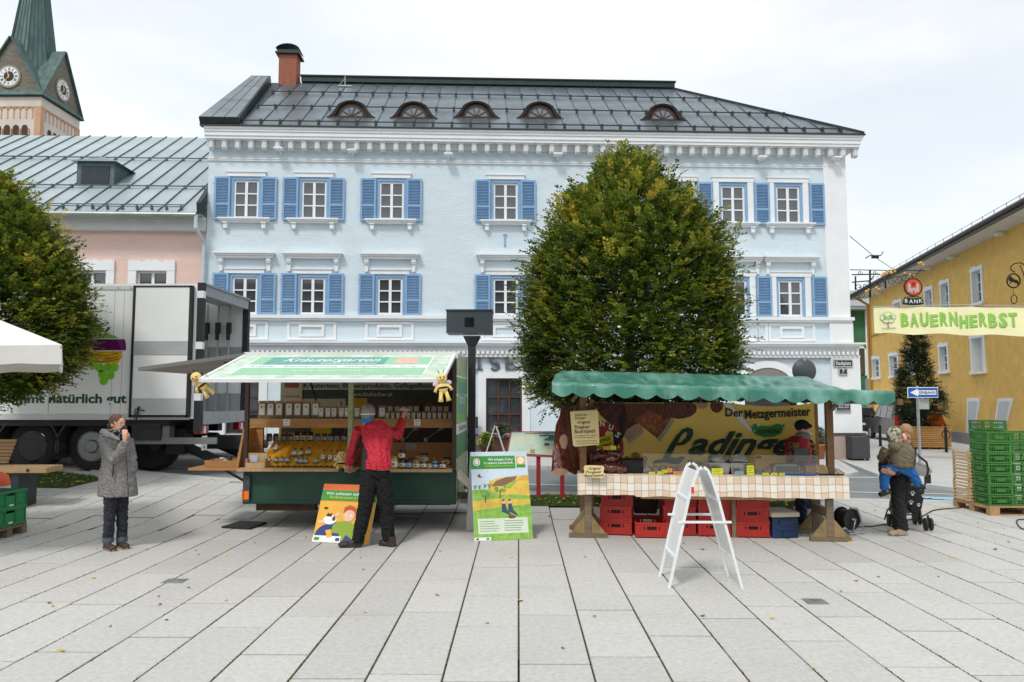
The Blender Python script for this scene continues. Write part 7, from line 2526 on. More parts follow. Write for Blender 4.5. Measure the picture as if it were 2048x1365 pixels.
# white folding sign seen from the side
FS=thing("folding_sign","white folding A-board with curved top seen edge on in front of the meat stall","folding sign",(1.72,7.05,0))
for s_,xf,nm in((-1,-.33,"left_leaf"),(1,.335,"right_leaf")):
 prof=[(s_*.01,1.10),(s_*.045,1.075),(s_*.085,.98),(s_*.14,.80),(xf,0)]
 q=MB()
 for y in(0,.46):
  for a,c in zip(prof,prof[1:]):q.bar((a[0],y,a[1]),(c[0]+(c[0]-a[0])*.02,y,c[1]-(a[1]-c[1])*.01),.024,.020,up=(0,1,0))
 for zz in(.27,.80):
  tt_=(.80-zz)/.80;xx=s_*.14+(xf-s_*.14)*tt_;q.bar((xx,0,zz),(xx,.46,zz),.022,.03)
 leaf_=q.build("sign_leaf",white_p,FS)
 q=MB()
 for a,c in(((s_*.05,1.06),(s_*.145,.79)),((s_*.14,.80),(s_*.14+(xf-s_*.14)*.66,.27))):
  d_=Vector((c[0]-a[0],0,c[1]-a[1]))
  q.slab([(a[0],.015,a[1]),(c[0],.015,c[1]),(c[0],.445,c[1]),(a[0],.445,a[1])],(1,0,.3),.008)
 pn=q.build("sign_sheet",flat("sheet_white",(222,226,226),.35),leaf_)
q=MB()
for y in(0,.46):q.bar((-.245,y-.012,.60),(.250,y-.012,.60),.018,.02)
q.build("spreader",white_p,FS)
FS.location=(1.715,7.06,0)
q=MB();q.box(-.115,-.09,-.016,-.012,.86,.92);q.build("sticker",flat("sticker_red",(210,70,70),.5),FS)
# info board with red frame
r1,r2=G(1077,996),G(1119,1006)
ib=thing("info_board","sloping red framed map board on red posts between the trailer and the meat stall","information board",(r1.x,r1.y,r1.z),0)
redp=flat("board_red_frame",(175,50,60),.45,.08)
Yb=r1.y
def ip(px,py):p=at(px,py,Yb);return p.x-r1.x,p.z-r1.z
q=MB();a=ip(1075,920);q.box(-.035,.035,-.03,.03,0,ip(1075,912)[1]);q.build("post",redp,ib)
q=MB();q.box(.36,.43,-.03,.03,0,ip(1075,912)[1]);q.build("post",redp,ib)
pA,pB,pC,pD=ip(1013,905),ip(1112,916),ip(1118,864),ip(1021,864)
q=MB();tlt=.16
q.slab([(pA[0],-.06,pA[1]-.04),(pB[0]+.2,-.06,pB[1]),(pC[0]+.2,tlt,pC[1]),(pD[0],tlt,pD[1])],(0,1,-.4),.02);q.build("frame",redp,ib)
q=MB()
def iq(u0,u1,v0,v1,mi,off):
 q.mi=mi;u0*=.82;u1*=.82
 def L_(u,v):
  b0=Vector((pA[0],-.06,pA[1]-.02)).lerp(Vector((pB[0]+.2,-.06,pB[1]+.01)),u);t0=Vector((pD[0],tlt,pD[1])).lerp(Vector((pC[0]+.2,tlt,pC[1])),u);return b0.lerp(t0,v)+Vector((0,-off,.0))
 q.quad(L_(u0,v0),L_(u1,v0),L_(u1,v1),L_(u0,v1))
iq(.03,.97,.05,.95,0,.006);iq(.6,.9,.62,.85,1,.009);iq(.6,.9,.62,.72,2,.010);iq(.36,.5,.30,.38,1,.009)
for u,v in((.44,.40),(.58,.42),(.72,.42)):iq(u,u+.10,v,v+.10,3,.009)
iq(.08,.3,.45,.8,4,.009);iq(.36,.50,.5,.85,4,.009);iq(.46,.55,.08,.25,5,.009);iq(.7,.9,.1,.3,4,.009)
iq(.3,.8,.89,.92,3,.009)
q.build("map_print",[flat("map_pale_green",(200,225,205),.4,.05),flat("map_blue",(60,120,170),.4,.2),flat("map_green",(80,140,80),.4,.2),flat("map_dark",(80,85,75),.4,.3,vs=30),flat("map_cream",(222,225,195),.4,.1,vs=12),flat("map_brown",(165,150,115),.4,.2)],ib)
# camera housing on a pole
pb=G(942,1012)
cpn=thing("viewing_box","dark grey metal box with a small square window on a tall post","box on post",(pb.x,pb.y,pb.z))
Yc_=pb.y
def cpx(px,py):p=at(px,py,Yc_);return p.x-pb.x,p.z-pb.z
q=MB();zt=cpx(942,672)[1];q.box(-.055,.065,-.05,.05,0,zt-.02);q.build("post",mat("post_dark",(.022,.026,.028),.5,.15,3),cpn)
q=MB();q.add([(-.06,-.06,zt-.16),(.07,-.06,zt-.16),(.07,.06,zt-.16),(-.06,.06,zt-.16),(-.13,-.12,zt-.01),(.14,-.12,zt-.01),(.14,.14,zt-.01),(-.13,.14,zt-.01)],[(3,2,1,0),(4,5,6,7),(0,1,5,4),(1,2,6,5),(2,3,7,6),(3,0,4,7)]);q.build("bracket",mat("post_dark",(0,0,0)),cpn)
x0,z1=cpx(895,622);x1,z0=cpx(985,668)
q=MB();q.box(x0,x1,-.18,.30,z0,z1-.02);q.build("housing",mat("housing_grey",(.040,.052,.060),.4,.08,2),cpn)
q=MB();q.box(x0-.01,x1+.01,-.20,.32,z1-.02,z1);q.build("lid",dark_metal,cpn)
q=MB();a,c=cpx(931,638);b_,d=cpx(949,656);q.box(a,b_,-.19,-.18,d,c);q.build("window_glass",mat("black_glass",(.008,.012,.01),.05,.1,2),cpn)
q=MB()
for xx in((x0+x1)/2-.18,(x0+x1)/2+.14):q.box(xx,xx+.08,-.14,-.06,z0-.012,z0)
q.build("fixing_plate",steel,cpn)
# ---------------------------------------------------------------- people
def skinned(mb,name,m,parent,voxel=.009,smooth=6,label=None,fold=None):
 """fuse the built volumes into one continuous smooth surface"""
 me=bpy.data.meshes.new(name);me.from_pydata(mb.v,[],mb.f);me.update()
 bm=bmesh.new();bm.from_mesh(me);bmesh.ops.recalc_face_normals(bm,faces=bm.faces);bm.to_mesh(me);bm.free()
 o=bpy.data.objects.new(name,me);COL.objects.link(o)
 r=o.modifiers.new("r",'REMESH');r.mode='VOXEL';r.voxel_size=voxel
 s=o.modifiers.new("s",'SMOOTH');s.factor=.5;s.iterations=smooth
 dg=bpy.context.evaluated_depsgraph_get()
 m2=bpy.data.meshes.new_from_object(o.evaluated_get(dg))
 bpy.data.objects.remove(o);bpy.data.meshes.remove(me)
 m2.name=name;m2.materials.clear();m2.materials.append(m)
 m2.polygons.foreach_set("use_smooth",[True]*len(m2.polygons))
 fold={"coat":.006,"jacket":.009,"trousers":.008,"jeans":.008,"hooded_jacket":.008,"blue_trousers":.006,"vest":.006,"sleeves":.005,"hair":.004,"hood":.004}.get(name,0)if fold is None else fold
 if fold:
  nv=len(m2.vertices);c=np.empty(nv*3,np.float32);m2.vertices.foreach_get("co",c);c=c.reshape(-1,3)
  nr=np.empty(nv*3,np.float32);m2.vertex_normals.foreach_get("vector",nr);nr=nr.reshape(-1,3)
  x,y,z=c.T
  w1=np.sin(x*31+z*47+3*np.sin(y*17+z*13))*np.sin(y*29-z*21+2*np.sin(x*19+z*9))
  w2=np.sin(z*95+4*np.sin(x*23)+3*np.sin(y*31))*np.sin(x*41+y*37+z*11)
  c+=nr*(fold*(1-2.0*np.abs(w1+.45*w2)))[:,None]
  m2.vertices.foreach_set("co",c.ravel());m2.update()
 o=bpy.data.objects.new(name,m2);link(o,parent)
 if label:o['label']=label
 return o
def loft(q,rings,n=18):
 """rings: (x, y, z, rx, ry) horizontal ellipses bottom to top"""
 vs=[(x+rx*math.cos(2*math.pi*i/n),y+ry*math.sin(2*math.pi*i/n),z)for x,y,z,rx,ry in rings for i in range(n)]
 fs=[(k*n+i,k*n+(i+1)%n,(k+1)*n+(i+1)%n,(k+1)*n+i)for k in range(len(rings)-1)for i in range(n)]
 fs+=[tuple(range(n-1,-1,-1)),tuple(range(len(vs)-n,len(vs)))]
 q.add(vs,fs)
def hand(q,wrist,d,palm_n,size=1.0,curl=.5,side=1):
 """palm and five bent fingers growing from the wrist along d"""
 w=Vector(wrist);d=Vector(d).normalized();pn=Vector(palm_n).normalized();s=d.cross(pn).normalized()*side;pn=s.cross(d)*side
 k=size
 q.tube([w-d*.02*k,w+d*.03*k,w+d*.075*k],[.024*k,.032*k,.030*k],8)
 for i,(o_,l_)in enumerate(((-.027,.062),(-.009,.072),(.009,.068),(.026,.052))):
  b=w+d*.075*k+s*o_*k
  p1=b+d*l_*.45*k+pn*l_*curl*.25*k
  p2=p1+(d*(1-curl)+pn*curl).normalized()*l_*.55*k
  q.tube([b-d*.02*k,b,p1,p2],[.0095*k,.0095*k,.0088*k,.007*k],6)
 b=w+d*.025*k-s*.024*k
 q.tube([b,b-s*.026*k+d*.02*k+pn*.01*k,b-s*.024*k+d*.055*k+pn*.03*k*curl*2],[.013*k,.011*k,.008*k],6)
def head(q,c,f,up=(0,0,1),s=1.0):
 """skull, jaw, nose, ears and neck stub; f = facing direction"""
 c=Vector(c);f=Vector(f).normalized();u=Vector(up).normalized();r_=f.cross(u).normalized();u=r_.cross(f)
 M=Matrix(((r_.x,-f.x,u.x,c.x),(r_.y,-f.y,u.y,c.y),(r_.z,-f.z,u.z,c.z),(0,0,0,1)))
 q.ball((0,.010*s,.025*s),.074*s,.093*s,.088*s,16,12,M)
 q.ball((0,-.020*s,-.040*s),.056*s,.068*s,.072*s,14,10,M)
 q.ball((0,-.060*s,-.088*s),.026*s,.022*s,.020*s,10,8,M)
 q.add([(-.013*s,-.083*s,-.035*s),(.013*s,-.083*s,-.035*s),(0,-.116*s,-.034*s),(0,-.084*s,.015*s),(0,-.06*s,-.01*s)],[(0,2,1),(0,3,2),(1,2,3),(0,1,4),(1,3,4),(3,0,4)],M)
 q.ball((0,-.085*s,-.062*s),.020*s,.012*s,.009*s,8,6,M)
 for sx in(-1,1):q.ball((sx*.074*s,.012*s,-.010*s),.010*s,.018*s,.028*s,8,8,M)
 q.tube([M@Vector((0,.018*s,-.15*s)),M@Vector((0,.012*s,-.05*s))],[.052*s,.048*s],12)
 return M
def face(M,s,parent,brow=(60,40,30)):
 q=MB()
 for sx in(-1,1):
  q.mi=0;q.ball((sx*.030*s,-.079*s,.004*s),.012*s,.006*s,.006*s,8,6,M)
  q.mi=1;q.ball((sx*.030*s,-.084*s,.004*s),.006*s,.003*s,.005*s,8,6,M)
  q.mi=2;q.tube([M@Vector((sx*a*s,-.086*s,b*s))for a,b in((.016,.022),(.03,.027),(.044,.021))],.0035*s,5)
 q.mi=3;q.tube([M@Vector((a*s,-.097*s+abs(a)*.4*s,-.062*s))for a in(-.02,0,.02)],[.003*s,.005*s,.003*s],5)
 q.build("face_features",[flat("eye_white",(225,220,215),.4),flat("eye_iris",(55,50,45),.3),flat("brow_%d"%brow[0],brow,.8),flat("lips",(170,95,85),.5)],parent)
skin=mat("skin",C(222,170,145),.5,.06,8);skin2=mat("skin_tan",C(196,138,112),.5,.08,8)
def shoe(q,toe,heel,w=.045,h=.085):
 t,b=Vector(toe),Vector(heel)
 d=(t-b);L_=d.length;d.normalize();s=Vector((-d.y,d.x,0))
 M=Matrix(((d.x,s.x,0,b.x),(d.y,s.y,0,b.y),(0,0,1,0),(0,0,0,1)))
 q.ball((L_*.28,0,.045),L_*.33,w*.85,.045,12,8,M);q.ball((L_*.72,0,.036),L_*.34,w,.036,12,8,M)
 q.tube([M@Vector((L_*.2,0,.03)),M@Vector((L_*.2,0,h+.03))],[.045,.045],10)
 q.box(-.0*L_,L_*.98,-w*.8,w*.8,.006,.022,M)
def sole(q,toe,heel,w=.047):
 t,b=Vector(toe),Vector(heel);d=(t-b);L_=d.length;d.normalize();s=Vector((-d.y,d.x,0))
 M=Matrix(((d.x,s.x,0,b.x),(d.y,s.y,0,b.y),(0,0,1,0),(0,0,0,1)))
 q.slab([(L_*(.5+.53*math.cos(2*math.pi*i/14)),w*math.sin(2*math.pi*i/14),.0)for i in range(14)],(0,0,1),.02,M)
def person(px,py,label):
 p=gnd(px,py);k=FPX/p.y
 t=thing("person",label,"person",(p.x,p.y,0))
 def Wp(a,b_,y=0.0):
  """pixel of the photo at depth p.y + y, in the figure's own coordinates"""
  w_=at(a,b_,p.y+y);return Vector((w_.x-p.x,y,w_.z))
 return t,Wp
 # --- woman in the grey coat
t,Wd=person(233,1098,"woman in a long grey wool coat holding her dark dotted scarf to her mouth")
hd=Wd(236,849,0);hf=Vector((.92,-.40,-.05))
q=MB()
HM=head(q,hd,hf,s=.98)
loft(q,[(Wd(233,985).x,0,.62,.13,.10),(Wd(233,950).x,0,.85,.15,.11),(Wd(234,920).x,0,1.0,.12,.09),(Wd(232,890).x,0,1.18,.13,.10),(Wd(232,872).x,0,1.30,.12,.085),(Wd(232,862).x,0,1.38,.05,.05)])
for pts in(((222,985,-.05),(218,1035,-.04),(217,1085,-.02)),((243,985,.07),(243,1035,.07),(243,1085,.08))):
 q.tube([Wd(*p_)for p_ in pts],[.05,.032,.026],10)
q.tube([Wd(210,880,-.06),Wd(232,918,-.14),Wd(250,882,-.16)],[.04,.036,.026],8)
q.tube([Wd(254,878,.10),Wd(262,915,.08),Wd(262,945,.04)],[.04,.034,.028],8)
hand(q,Wd(250,878,-.16),(-.10,.12,1),(-.6,.7,0),.95,.75)
body=skinned(q,"body",skin,t,.0075,4)
face(HM,.98,body,(95,65,45))
coat=mat("grey_wool",C(152,150,148),.95,.10,60,.6,140,col2=C(116,114,113),c2=(.4,.62));coat.node_tree.nodes["Principled BSDF"].inputs["Specular IOR Level"].default_value=.1
q=MB()
loft(q,[(Wd(235,992).x,.01,Wd(235,992).z,.222,.17),(Wd(234,960).x,.01,Wd(0,960).z,.205,.165),(Wd(233,925).x,0,Wd(0,925).z,.165,.14),(Wd(233,905).x,0,Wd(0,905).z,.160,.135),(Wd(231,885).x,0,Wd(0,885).z,.180,.135),(Wd(229,870).x,0,Wd(0,870).z,.168,.115),(Wd(231,860).x,0,Wd(0,860).z,.11,.09)],24)
q.tube([Wd(208,878,-.05),Wd(213,895,-.09),Wd(231,919,-.17),Wd(242,900,-.19),Wd(249,884,-.17)],[.068,.066,.064,.052,.044],12)
q.tube([Wd(256,880,.10),Wd(264,915,.07),Wd(265,945,.02)],[.06,.056,.05],12)
skinned(q,"coat",coat,t,.009,5)
q=MB()
for i in range(9):
 a=R(-20+i*27);q.tube([Wd(217,868,-.02),Wd(217,866)+Vector((-.01+.075*math.cos(a),.06*math.sin(a),.02))],[.032,.032],8)
q.tube([Wd(208,862,-.05),Wd(213,868,-.10),Wd(225,872,-.13),Wd(240,880,-.14)],[.03,.035,.026,.012],8)
skinned(q,"hood",mat("light_grey_jersey",C(158,158,156),.9,.06,40,.3,90),t,.010,4)
dots=mat("dotted_scarf",C(28,30,42),.9,.1,38,.4,40,col2=C(195,190,195),c2=(.57,.60))
q=MB()
c0=Wd(234,868,-.01)
for i in range(12):
 a0,a1=i*math.pi/6,(i+1)*math.pi/6
 q.tube([c0+Vector((.085*math.cos(a0),.075*math.sin(a0),.01*math.sin(3*a0))),c0+Vector((.085*math.cos(a1),.075*math.sin(a1),.01*math.sin(3*a1)))],.040,8)
q.ball(Wd(246,868,-.06),.055,.05,.07,10,8);q.ball(Wd(243,882,-.08),.045,.04,.05,10,8);q.ball(Wd(248,857,-.05),.035,.03,.03,10,8)
skinned(q,"scarf",dots,t,.009,3)
hair=mat("brown_hair",C(95,66,48),.5,.25,10,.5,60,stretch=(1,1,1))
q=MB();q.ball((0,.022,.036),.081,.094,.088,16,12,HM);q.ball((0,.10,.01),.03,.03,.03,10,8,HM);q.tube([HM@Vector(v)for v in((0,.10,.01),(0,.14,-.02),(-.01,.15,-.09),(-.02,.13,-.15))],[.025,.03,.022,.008],8)
skinned(q,"hair",hair,t,.008,3)
q=MB()
for s0,s1 in(((222,975,-.05),(216,1078,-.02)),((243,975,.07),(244,1076,.08))):
 a,b_=Wd(*s0),Wd(*s1);m_=a.lerp(b_,.52)+Vector((.01,-.01,0));q.tube([a,m_,b_,b_-Vector((0,0,.02))],[.082,.060,.054,.058],12)
skinned(q,"jeans",mat("dark_jeans",C(42,46,56),.85,.25,9,.4,60),t,.009,4)
q=MB()
for s1 in((216,1080,-.02),(244,1078,.08)):b_=Wd(*s1);q.lathe([(.060,-.03),(.063,0),(.060,.03)],14,c=tuple(b_),cap=False)
q.build("turned_cuff",flat("denim_cuff",(88,96,108),.85,.1),t,smooth=True)
f1,f2=Wd(217,1090,-.04),Wd(243,1086,.08)
q=MB()
for f_ in(f1,f2):
 q=MB();shoe(q,(f_.x+.13,f_.y-.12,0),(f_.x-.055,f_.y+.04,0));skinned(q,"shoe",mat("dark_brown_shoe",C(66,54,46),.6,.2,12),t,.007,2)
q=MB()
for f_ in(f1,f2):sole(q,(f_.x+.13,f_.y-.12,0),(f_.x-.055,f_.y+.04,0))
q.build("soles",flat("tan_sole",(150,128,98),.7),t)
q=MB();q.tube([Wd(252,905,-.155),Wd(255,950,-.13),Wd(257,990,-.13)],.005,5);q.tube([Wd(227,928,-.155),Wd(225.5,945,-.172),Wd(226,962,-.175)],[.004,.011,.004],6)
q.build("zip",flat("dark_zip",(60,52,48),.6),t);q=MB();q.box(-.006,.006,-.005,.005,-.03,.02);o=q.build("zip_pull",flat("tan_leather",(190,110,60),.6),t);o.location=Wd(226,958,-.175)
# --- man in the red jacket (from behind)
t,Wd=person(737,1094,"grey haired man in a red jacket reaching to the shelf, seen from behind")
hd=Wd(737,828,.40);hf=Vector((.30,1,-.10))
q=MB()
HM=head(q,hd,hf,s=1.02)
loft(q,[(Wd(752,950).x,.12,.88,.15,.11),(Wd(748,925).x,.18,1.02,.15,.11),(Wd(744,895).x,.26,1.18,.16,.11),(Wd(742,865).x,.33,1.36,.17,.10),(Wd(738,850).x,.36,1.44,.07,.06)])
for pts in(((741,950,.12),(733,1015,.04),(716,1082,-.02)),((763,950,.14),(772,1015,.10),(776,1078,.06))):q.tube([Wd(*p_)for p_ in pts],[.07,.045,.03],10)
q.tube([Wd(716,862,.33),Wd(708,900,.50),Wd(697,930,.72)],[.045,.04,.028],8)
q.tube([Wd(770,862,.33),Wd(792,872,.55),Wd(804,840,.85)],[.045,.04,.028],8)
hand(q,Wd(697,932,.74),(-.1,.6,-.5),(0,-.5,-1),1.0,.3)
hand(q,Wd(805,836,.88),(.25,.5,.8),(1,0,0),1.0,.45)
body=skinned(q,"body",skin2,t,.0075,4);face(HM,1.02,body,(150,145,140))
redj=mat("red_jacket",C(188,34,54),.62,.08,6,.55,22,stretch=(1,1,3));blk=mat("black_softshell",(.014,.014,.016),.7,.2,8,.3,40)
q=MB()
loft(q,[(Wd(751,938).x,.13,Wd(0,938,.1).z,.160,.14),(Wd(750,925).x,.16,Wd(0,922,.15).z,.160,.14),(Wd(748,905).x,.22,Wd(0,902,.2).z,.158,.135),(Wd(746,885).x,.27,Wd(0,880,.27).z,.178,.135),(Wd(744,865).x,.32,Wd(0,862,.32).z,.195,.125),(Wd(741,850).x,.36,Wd(0,850,.36).z,.14,.10),(Wd(738,843).x,.38,Wd(0,842,.38).z,.075,.07)],24)
q.tube([Wd(718,858,.34),Wd(709,895,.44),Wd(703,912,.56),Wd(698,928,.70)],[.072,.066,.060,.046],12)
q.tube([Wd(768,858,.34),Wd(781,873,.42),Wd(794,871,.52),Wd(801,852,.72),Wd(804,841,.82)],[.072,.068,.066,.056,.046],12)
for i in range(7):
 a=-2.8+i*.42;q.ball(tuple(Wd(744,856,.27)+Vector((.10*math.cos(a),.02*math.sin(a),.055*math.sin(a)))),.045,.035,.035,10,8)
q.ball(tuple(Wd(744,856,.265)),.085,.035,.05,12,8)
jk=skinned(q,"jacket",redj,t,.008,4)
q=MB()
q.slab([Wd(709,905,.40),Wd(703,925,.60),Wd(712,915,.56),Wd(723,880,.30),Wd(720,868,.26)],(.1,-1,0),.03)
loft(q,[(Wd(728,940).x,.13,Wd(0,941,.1).z,.062,.115),(Wd(727,910).x,.2,Wd(0,910,.2).z,.055,.11),(Wd(723,880).x,.27,Wd(0,880,.27).z,.03,.08)],12)
q.tube([Wd(782,877,.36),Wd(792,879,.46)],[.03,.02],8)
skinned(q,"side_panel",blk,t,.009,3)
q=MB();q.lathe([(.078,-.02),(.085,.01),(.075,.035)],16,c=tuple(Wd(735,842,.38)),cap=False);q.build("collar",flat("blue_collar",(30,120,190),.8),t,smooth=True)
q=MB();q.ball((0,.016,.032),.083,.102,.092,16,12,HM);q.ball((0,.055,-.02),.066,.055,.06,12,10,HM);skinned(q,"hair",mat("grey_hair",C(138,132,122),.6,.25,12,.6,70),t,.008,3)
q=MB();q.tube([HM@Vector((.088*math.sin(a),.012+.108*math.cos(a),-.002-.012*math.cos(a)))for a in[R(-95+19*i)for i in range(11)]],.007,6);q.build("mask_strap",white_p,t)
q=MB()
for s0,s1,s2 in(((741,945,.12),(730,1015,.03),(715,1086,-.02)),((762,945,.14),(773,1015,.10),(777,1080,.06))):q.tube([Wd(*s0),Wd(*s1),Wd(*s2)],[.112,.086,.070],12)
q.ball(tuple(Wd(752,948,.13)),.155,.13,.11,14,10)
skinned(q,"trousers",mat("black_trousers",(.006,.006,.007),.9,.2,8,.4,50),t,.009,4)
f1,f2=Wd(706,1094,-.04),Wd(775,1088,.05)
q=MB();shoe(q,(f1.x-.16,f1.y-.02,0),(f1.x+.10,f1.y+.02,0),.05);skinned(q,"shoe",mat("dark_leather_shoe",C(52,42,40),.5,.2,12),t,.007,2);q=MB();shoe(q,(f2.x-.10,f2.y+.05,0),(f2.x+.10,f2.y-.06,0),.05);skinned(q,"shoe",mat("dark_leather_shoe",(0,0,0)),t,.007,2)
q=MB();q.box(-.06,.06,0,.07,0,.02);q.box(-.05,.04,.01,.06,.02,.03);o=q.build("packet_in_hand",flat("silver_packet",(190,192,195),.3,.1));o.location=t.location+Wd(808,822,.95);tag(o,"small silver packet in the raised hand of the man in red","packet")
# --- saleswoman
t,Wd=person(1606,1060,"saleswoman in a red quilted vest and black knitted cap behind the meat stall")
dY=.15
hd=Wd(1607,859,.10);hf=Vector((1,-.35,-.12))
q=MB()
HM=head(q,hd,hf,s=.98)
loft(q,[(Wd(1604,985).x,.1,.62,.13,.11),(Wd(1603,950).x,.1,.85,.14,.11),(Wd(1602,910).x,.1,1.05,.12,.10),(Wd(1603,890).x,.1,1.15,.10,.08),(Wd(1604,876).x,.1,1.26,.04,.04)])
for pts in(((1601,985,.05),(1603,1020,.04),(1602,1052,.02)),((1610,985,.18),(1612,1020,.18),(1612,1052,.18))):q.tube([Wd(*p_)for p_ in pts],[.055,.036,.028],10)
q.tube([Wd(1592,897,.04),Wd(1588,925,-.08),Wd(1606,940,-.22)],[.03,.03,.026],8);q.tube([Wd(1618,897,.18),Wd(1626,925,.1),Wd(1630,940,-.1)],[.03,.03,.026],8)
hand(q,Wd(1606,940,-.22),(1,-.5,-.1),(0,0,-1),.9,.5);hand(q,Wd(1630,940,-.1),(.6,-.7,-.1),(0,0,-1),.9,.5)
body=skinned(q,"body",skin,t,.0075,4);face(HM,.98,body)
q=MB();loft(q,[(Wd(1606,945).x,.1,Wd(0,945).z,.175,.15),(Wd(1604,920).x,.1,Wd(0,920).z,.165,.145),(Wd(1602,900).x,.1,Wd(0,900).z,.175,.14),(Wd(1601,884).x,.1,Wd(0,884).z,.165,.13),(Wd(1602,874).x,.1,Wd(0,874).z,.10,.09)],22);q.ball(tuple(Wd(1590,880,.1)),.07,.09,.05,10,8)
skinned(q,"vest",mat("red_vest",C(165,28,38),.6,.12,5,.6,14,stretch=(1,1,3)),t,.009,4)
q=MB();q.tube([Wd(1588,886,-.02),Wd(1587,925,-.10),Wd(1604,940,-.20)],[.065,.058,.042],10);q.tube([Wd(1620,886,.2),Wd(1627,925,.08),Wd(1630,939,-.08)],[.06,.055,.04],10)
skinned(q,"sleeves",mat("patterned_sleeve",C(40,32,25),.8,.1,26,.2,40,col2=C(150,115,50),c2=(.5,.56)),t,.009,3)
q=MB()
for i in range(10):a=i*math.pi/5;q.ball(tuple(Wd(1606,872,.1)+Vector((.065*math.cos(a),.06*math.sin(a),.0))),.045,.045,.05,8,6)
skinned(q,"scarf",mat("grey_scarf",C(135,132,130),.9,.08,20,.4,60),t,.009,3)
q=MB();q.ball((0,.02,.045),.090,.103,.085,16,12,HM);q.ball((0,-.05,.055),.07,.06,.03,12,8,HM);skinned(q,"cap",mat("black_knit",(.012,.012,.014),.95,.2,20,.7,90),t,.008,3)
q=MB();q.ball((0,-.070,-.058),.045,.042,.030,12,8,HM);q.tube([HM@Vector((sx,y_,-.045))for sx,y_ in((-.04,-.08),(-.07,-.03),(-.078,.01))],.003,4);q.build("face_mask",white_p,t,smooth=True)
q=MB()
for s0,s1 in(((1601,975,.05),(1603,1050,.02)),((1610,975,.18),(1612,1050,.18))):q.tube([Wd(*s0),Wd(*s0).lerp(Wd(*s1),.5),Wd(*s1)],[.095,.075,.058],12)
skinned(q,"jeans",mat("blue_jeans",C(45,58,80),.85,.25,9,.4,60),t,.009,4)
f1,f2=Wd(1603,1056,.0),Wd(1612,1052,.18);q=MB();shoe(q,(f1.x+.17,-.05,0),(f1.x-.06,.04,0));shoe(q,(f2.x+.17,.12,0),(f2.x-.06,.22,0));skinned(q,"shoes",flat("pale_trainer",(175,168,155),.6,.1),t,.008,2)
# --- adult carrying a child
t,Wd=person(1790,1070,"adult in dark trousers and navy jacket carrying a child in front of a pushchair")
hd=Wd(1812,867,.12);hf=Vector((.5,.85,.0))
q=MB()
HM=head(q,hd,hf,s=.98)
loft(q,[(Wd(1800,960).x,.02,.80,.14,.11),(Wd(1803,935).x,.04,.95,.13,.10),(Wd(1806,905).x,.08,1.12,.14,.10),(Wd(1808,890).x,.10,1.22,.12,.08)])
for pts in(((1796,960,.0),(1796,1010,-.02),(1803,1058,.0)),((1808,960,.08),(1800,1010,.10),(1798,1055,.14))):q.tube([Wd(*p_)for p_ in pts],[.06,.04,.03],10)
q.tube([Wd(1815,900,.0),Wd(1812,935,-.10),Wd(1782,948,-.28)],[.045,.04,.028],8);q.tube([Wd(1800,895,.15),Wd(1775,930,.1),Wd(1772,940,-.1)],[.045,.04,.028],8)
hand(q,Wd(1784,946,-.29),(-1,-.1,.22),(0,1,.2),1.0,.35)
body=skinned(q,"body",skin2,t,.0075,4);face(HM,.98,body)
q=MB();loft(q,[(Wd(1804,952).x,.03,Wd(0,952).z,.150,.13),(Wd(1808,930).x,.05,Wd(0,930).z,.15,.125),(Wd(1811,905).x,.08,Wd(0,905).z,.165,.12),(Wd(1811,887).x,.10,Wd(0,887).z,.12,.09)],20)
q.tube([Wd(1821,897,.02),Wd(1820,930,-.10),Wd(1790,944,-.26)],[.068,.062,.048],12);q.tube([Wd(1790,900,.15),Wd(1766,930,.1),Wd(1766,943,-.12),Wd(1772,946,-.22)],[.06,.055,.05,.045],10)
skinned(q,"jacket",mat("navy_jacket",C(26,28,44),.7,.15,8,.4,30),t,.009,4)
q=MB();q.ball((0,.02,.035),.083,.098,.09,16,12,HM);q.ball((0,.06,-.03),.06,.05,.07,12,10,HM);skinned(q,"hair",mat("light_brown_hair",C(165,130,92),.6,.2,12,.5,60),t,.008,3)
q=MB()
for s0,s1,s2 in(((1795,955,.0),(1796,1010,-.02),(1804,1060,.0)),((1809,955,.08),(1801,1010,.10),(1797,1058,.14))):q.tube([Wd(*s0),Wd(*s1),Wd(*s2)],[.098,.074,.078],12)
skinned(q,"trousers",mat("charcoal_trousers",C(38,36,36),.85,.2,8,.5,40),t,.009,4)
f1=Wd(1797,1068,-.03);f2=Wd(1797,1060,.14);q=MB();shoe(q,(f1.x-.14,f1.y-.06,0),(f1.x+.11,f1.y+.03,0),.05);skinned(q,"shoe",mat("beige_shoe",C(165,150,122),.7,.15,12),t,.007,2);q=MB();shoe(q,(f2.x-.14,f2.y-.04,0),(f2.x+.08,f2.y+.03,0),.05);skinned(q,"shoe",mat("beige_shoe",C(0,0,0)),t,.007,2)
P0=t.location.copy()
t2=thing("person","small child in an olive hooded jacket and blue trousers carried by the adult","child",P0)
hd=Wd(1789,873,-.22);hf=Vector((.75,.65,.0))
q=MB()
HM=head(q,hd,hf,s=.86)
loft(q,[(Wd(1790,940).x,-.20,Wd(0,938,-.2).z,.08,.06),(Wd(1790,915).x,-.22,Wd(0,915,-.2).z,.10,.08),(Wd(1789,898).x,-.22,Wd(0,898,-.2).z,.10,.07),(Wd(1789,890).x,-.22,Wd(0,890,-.2).z,.04,.04)])
q.tube([Wd(1776,940,-.2),Wd(1770,955,-.22),Wd(1769,984,-.2)],[.04,.035,.028],8);q.tube([Wd(1805,938,-.2),Wd(1824,948,-.18),Wd(1836,972,-.12)],[.04,.035,.028],8)
q.tube([Wd(1805,900,-.2),Wd(1812,893,-.1),Wd(1810,880,.0)],[.035,.03,.022],8);q.tube([Wd(1770,900,-.2),Wd(1768,918,-.1),Wd(1778,925,.06)],[.035,.03,.022],8)
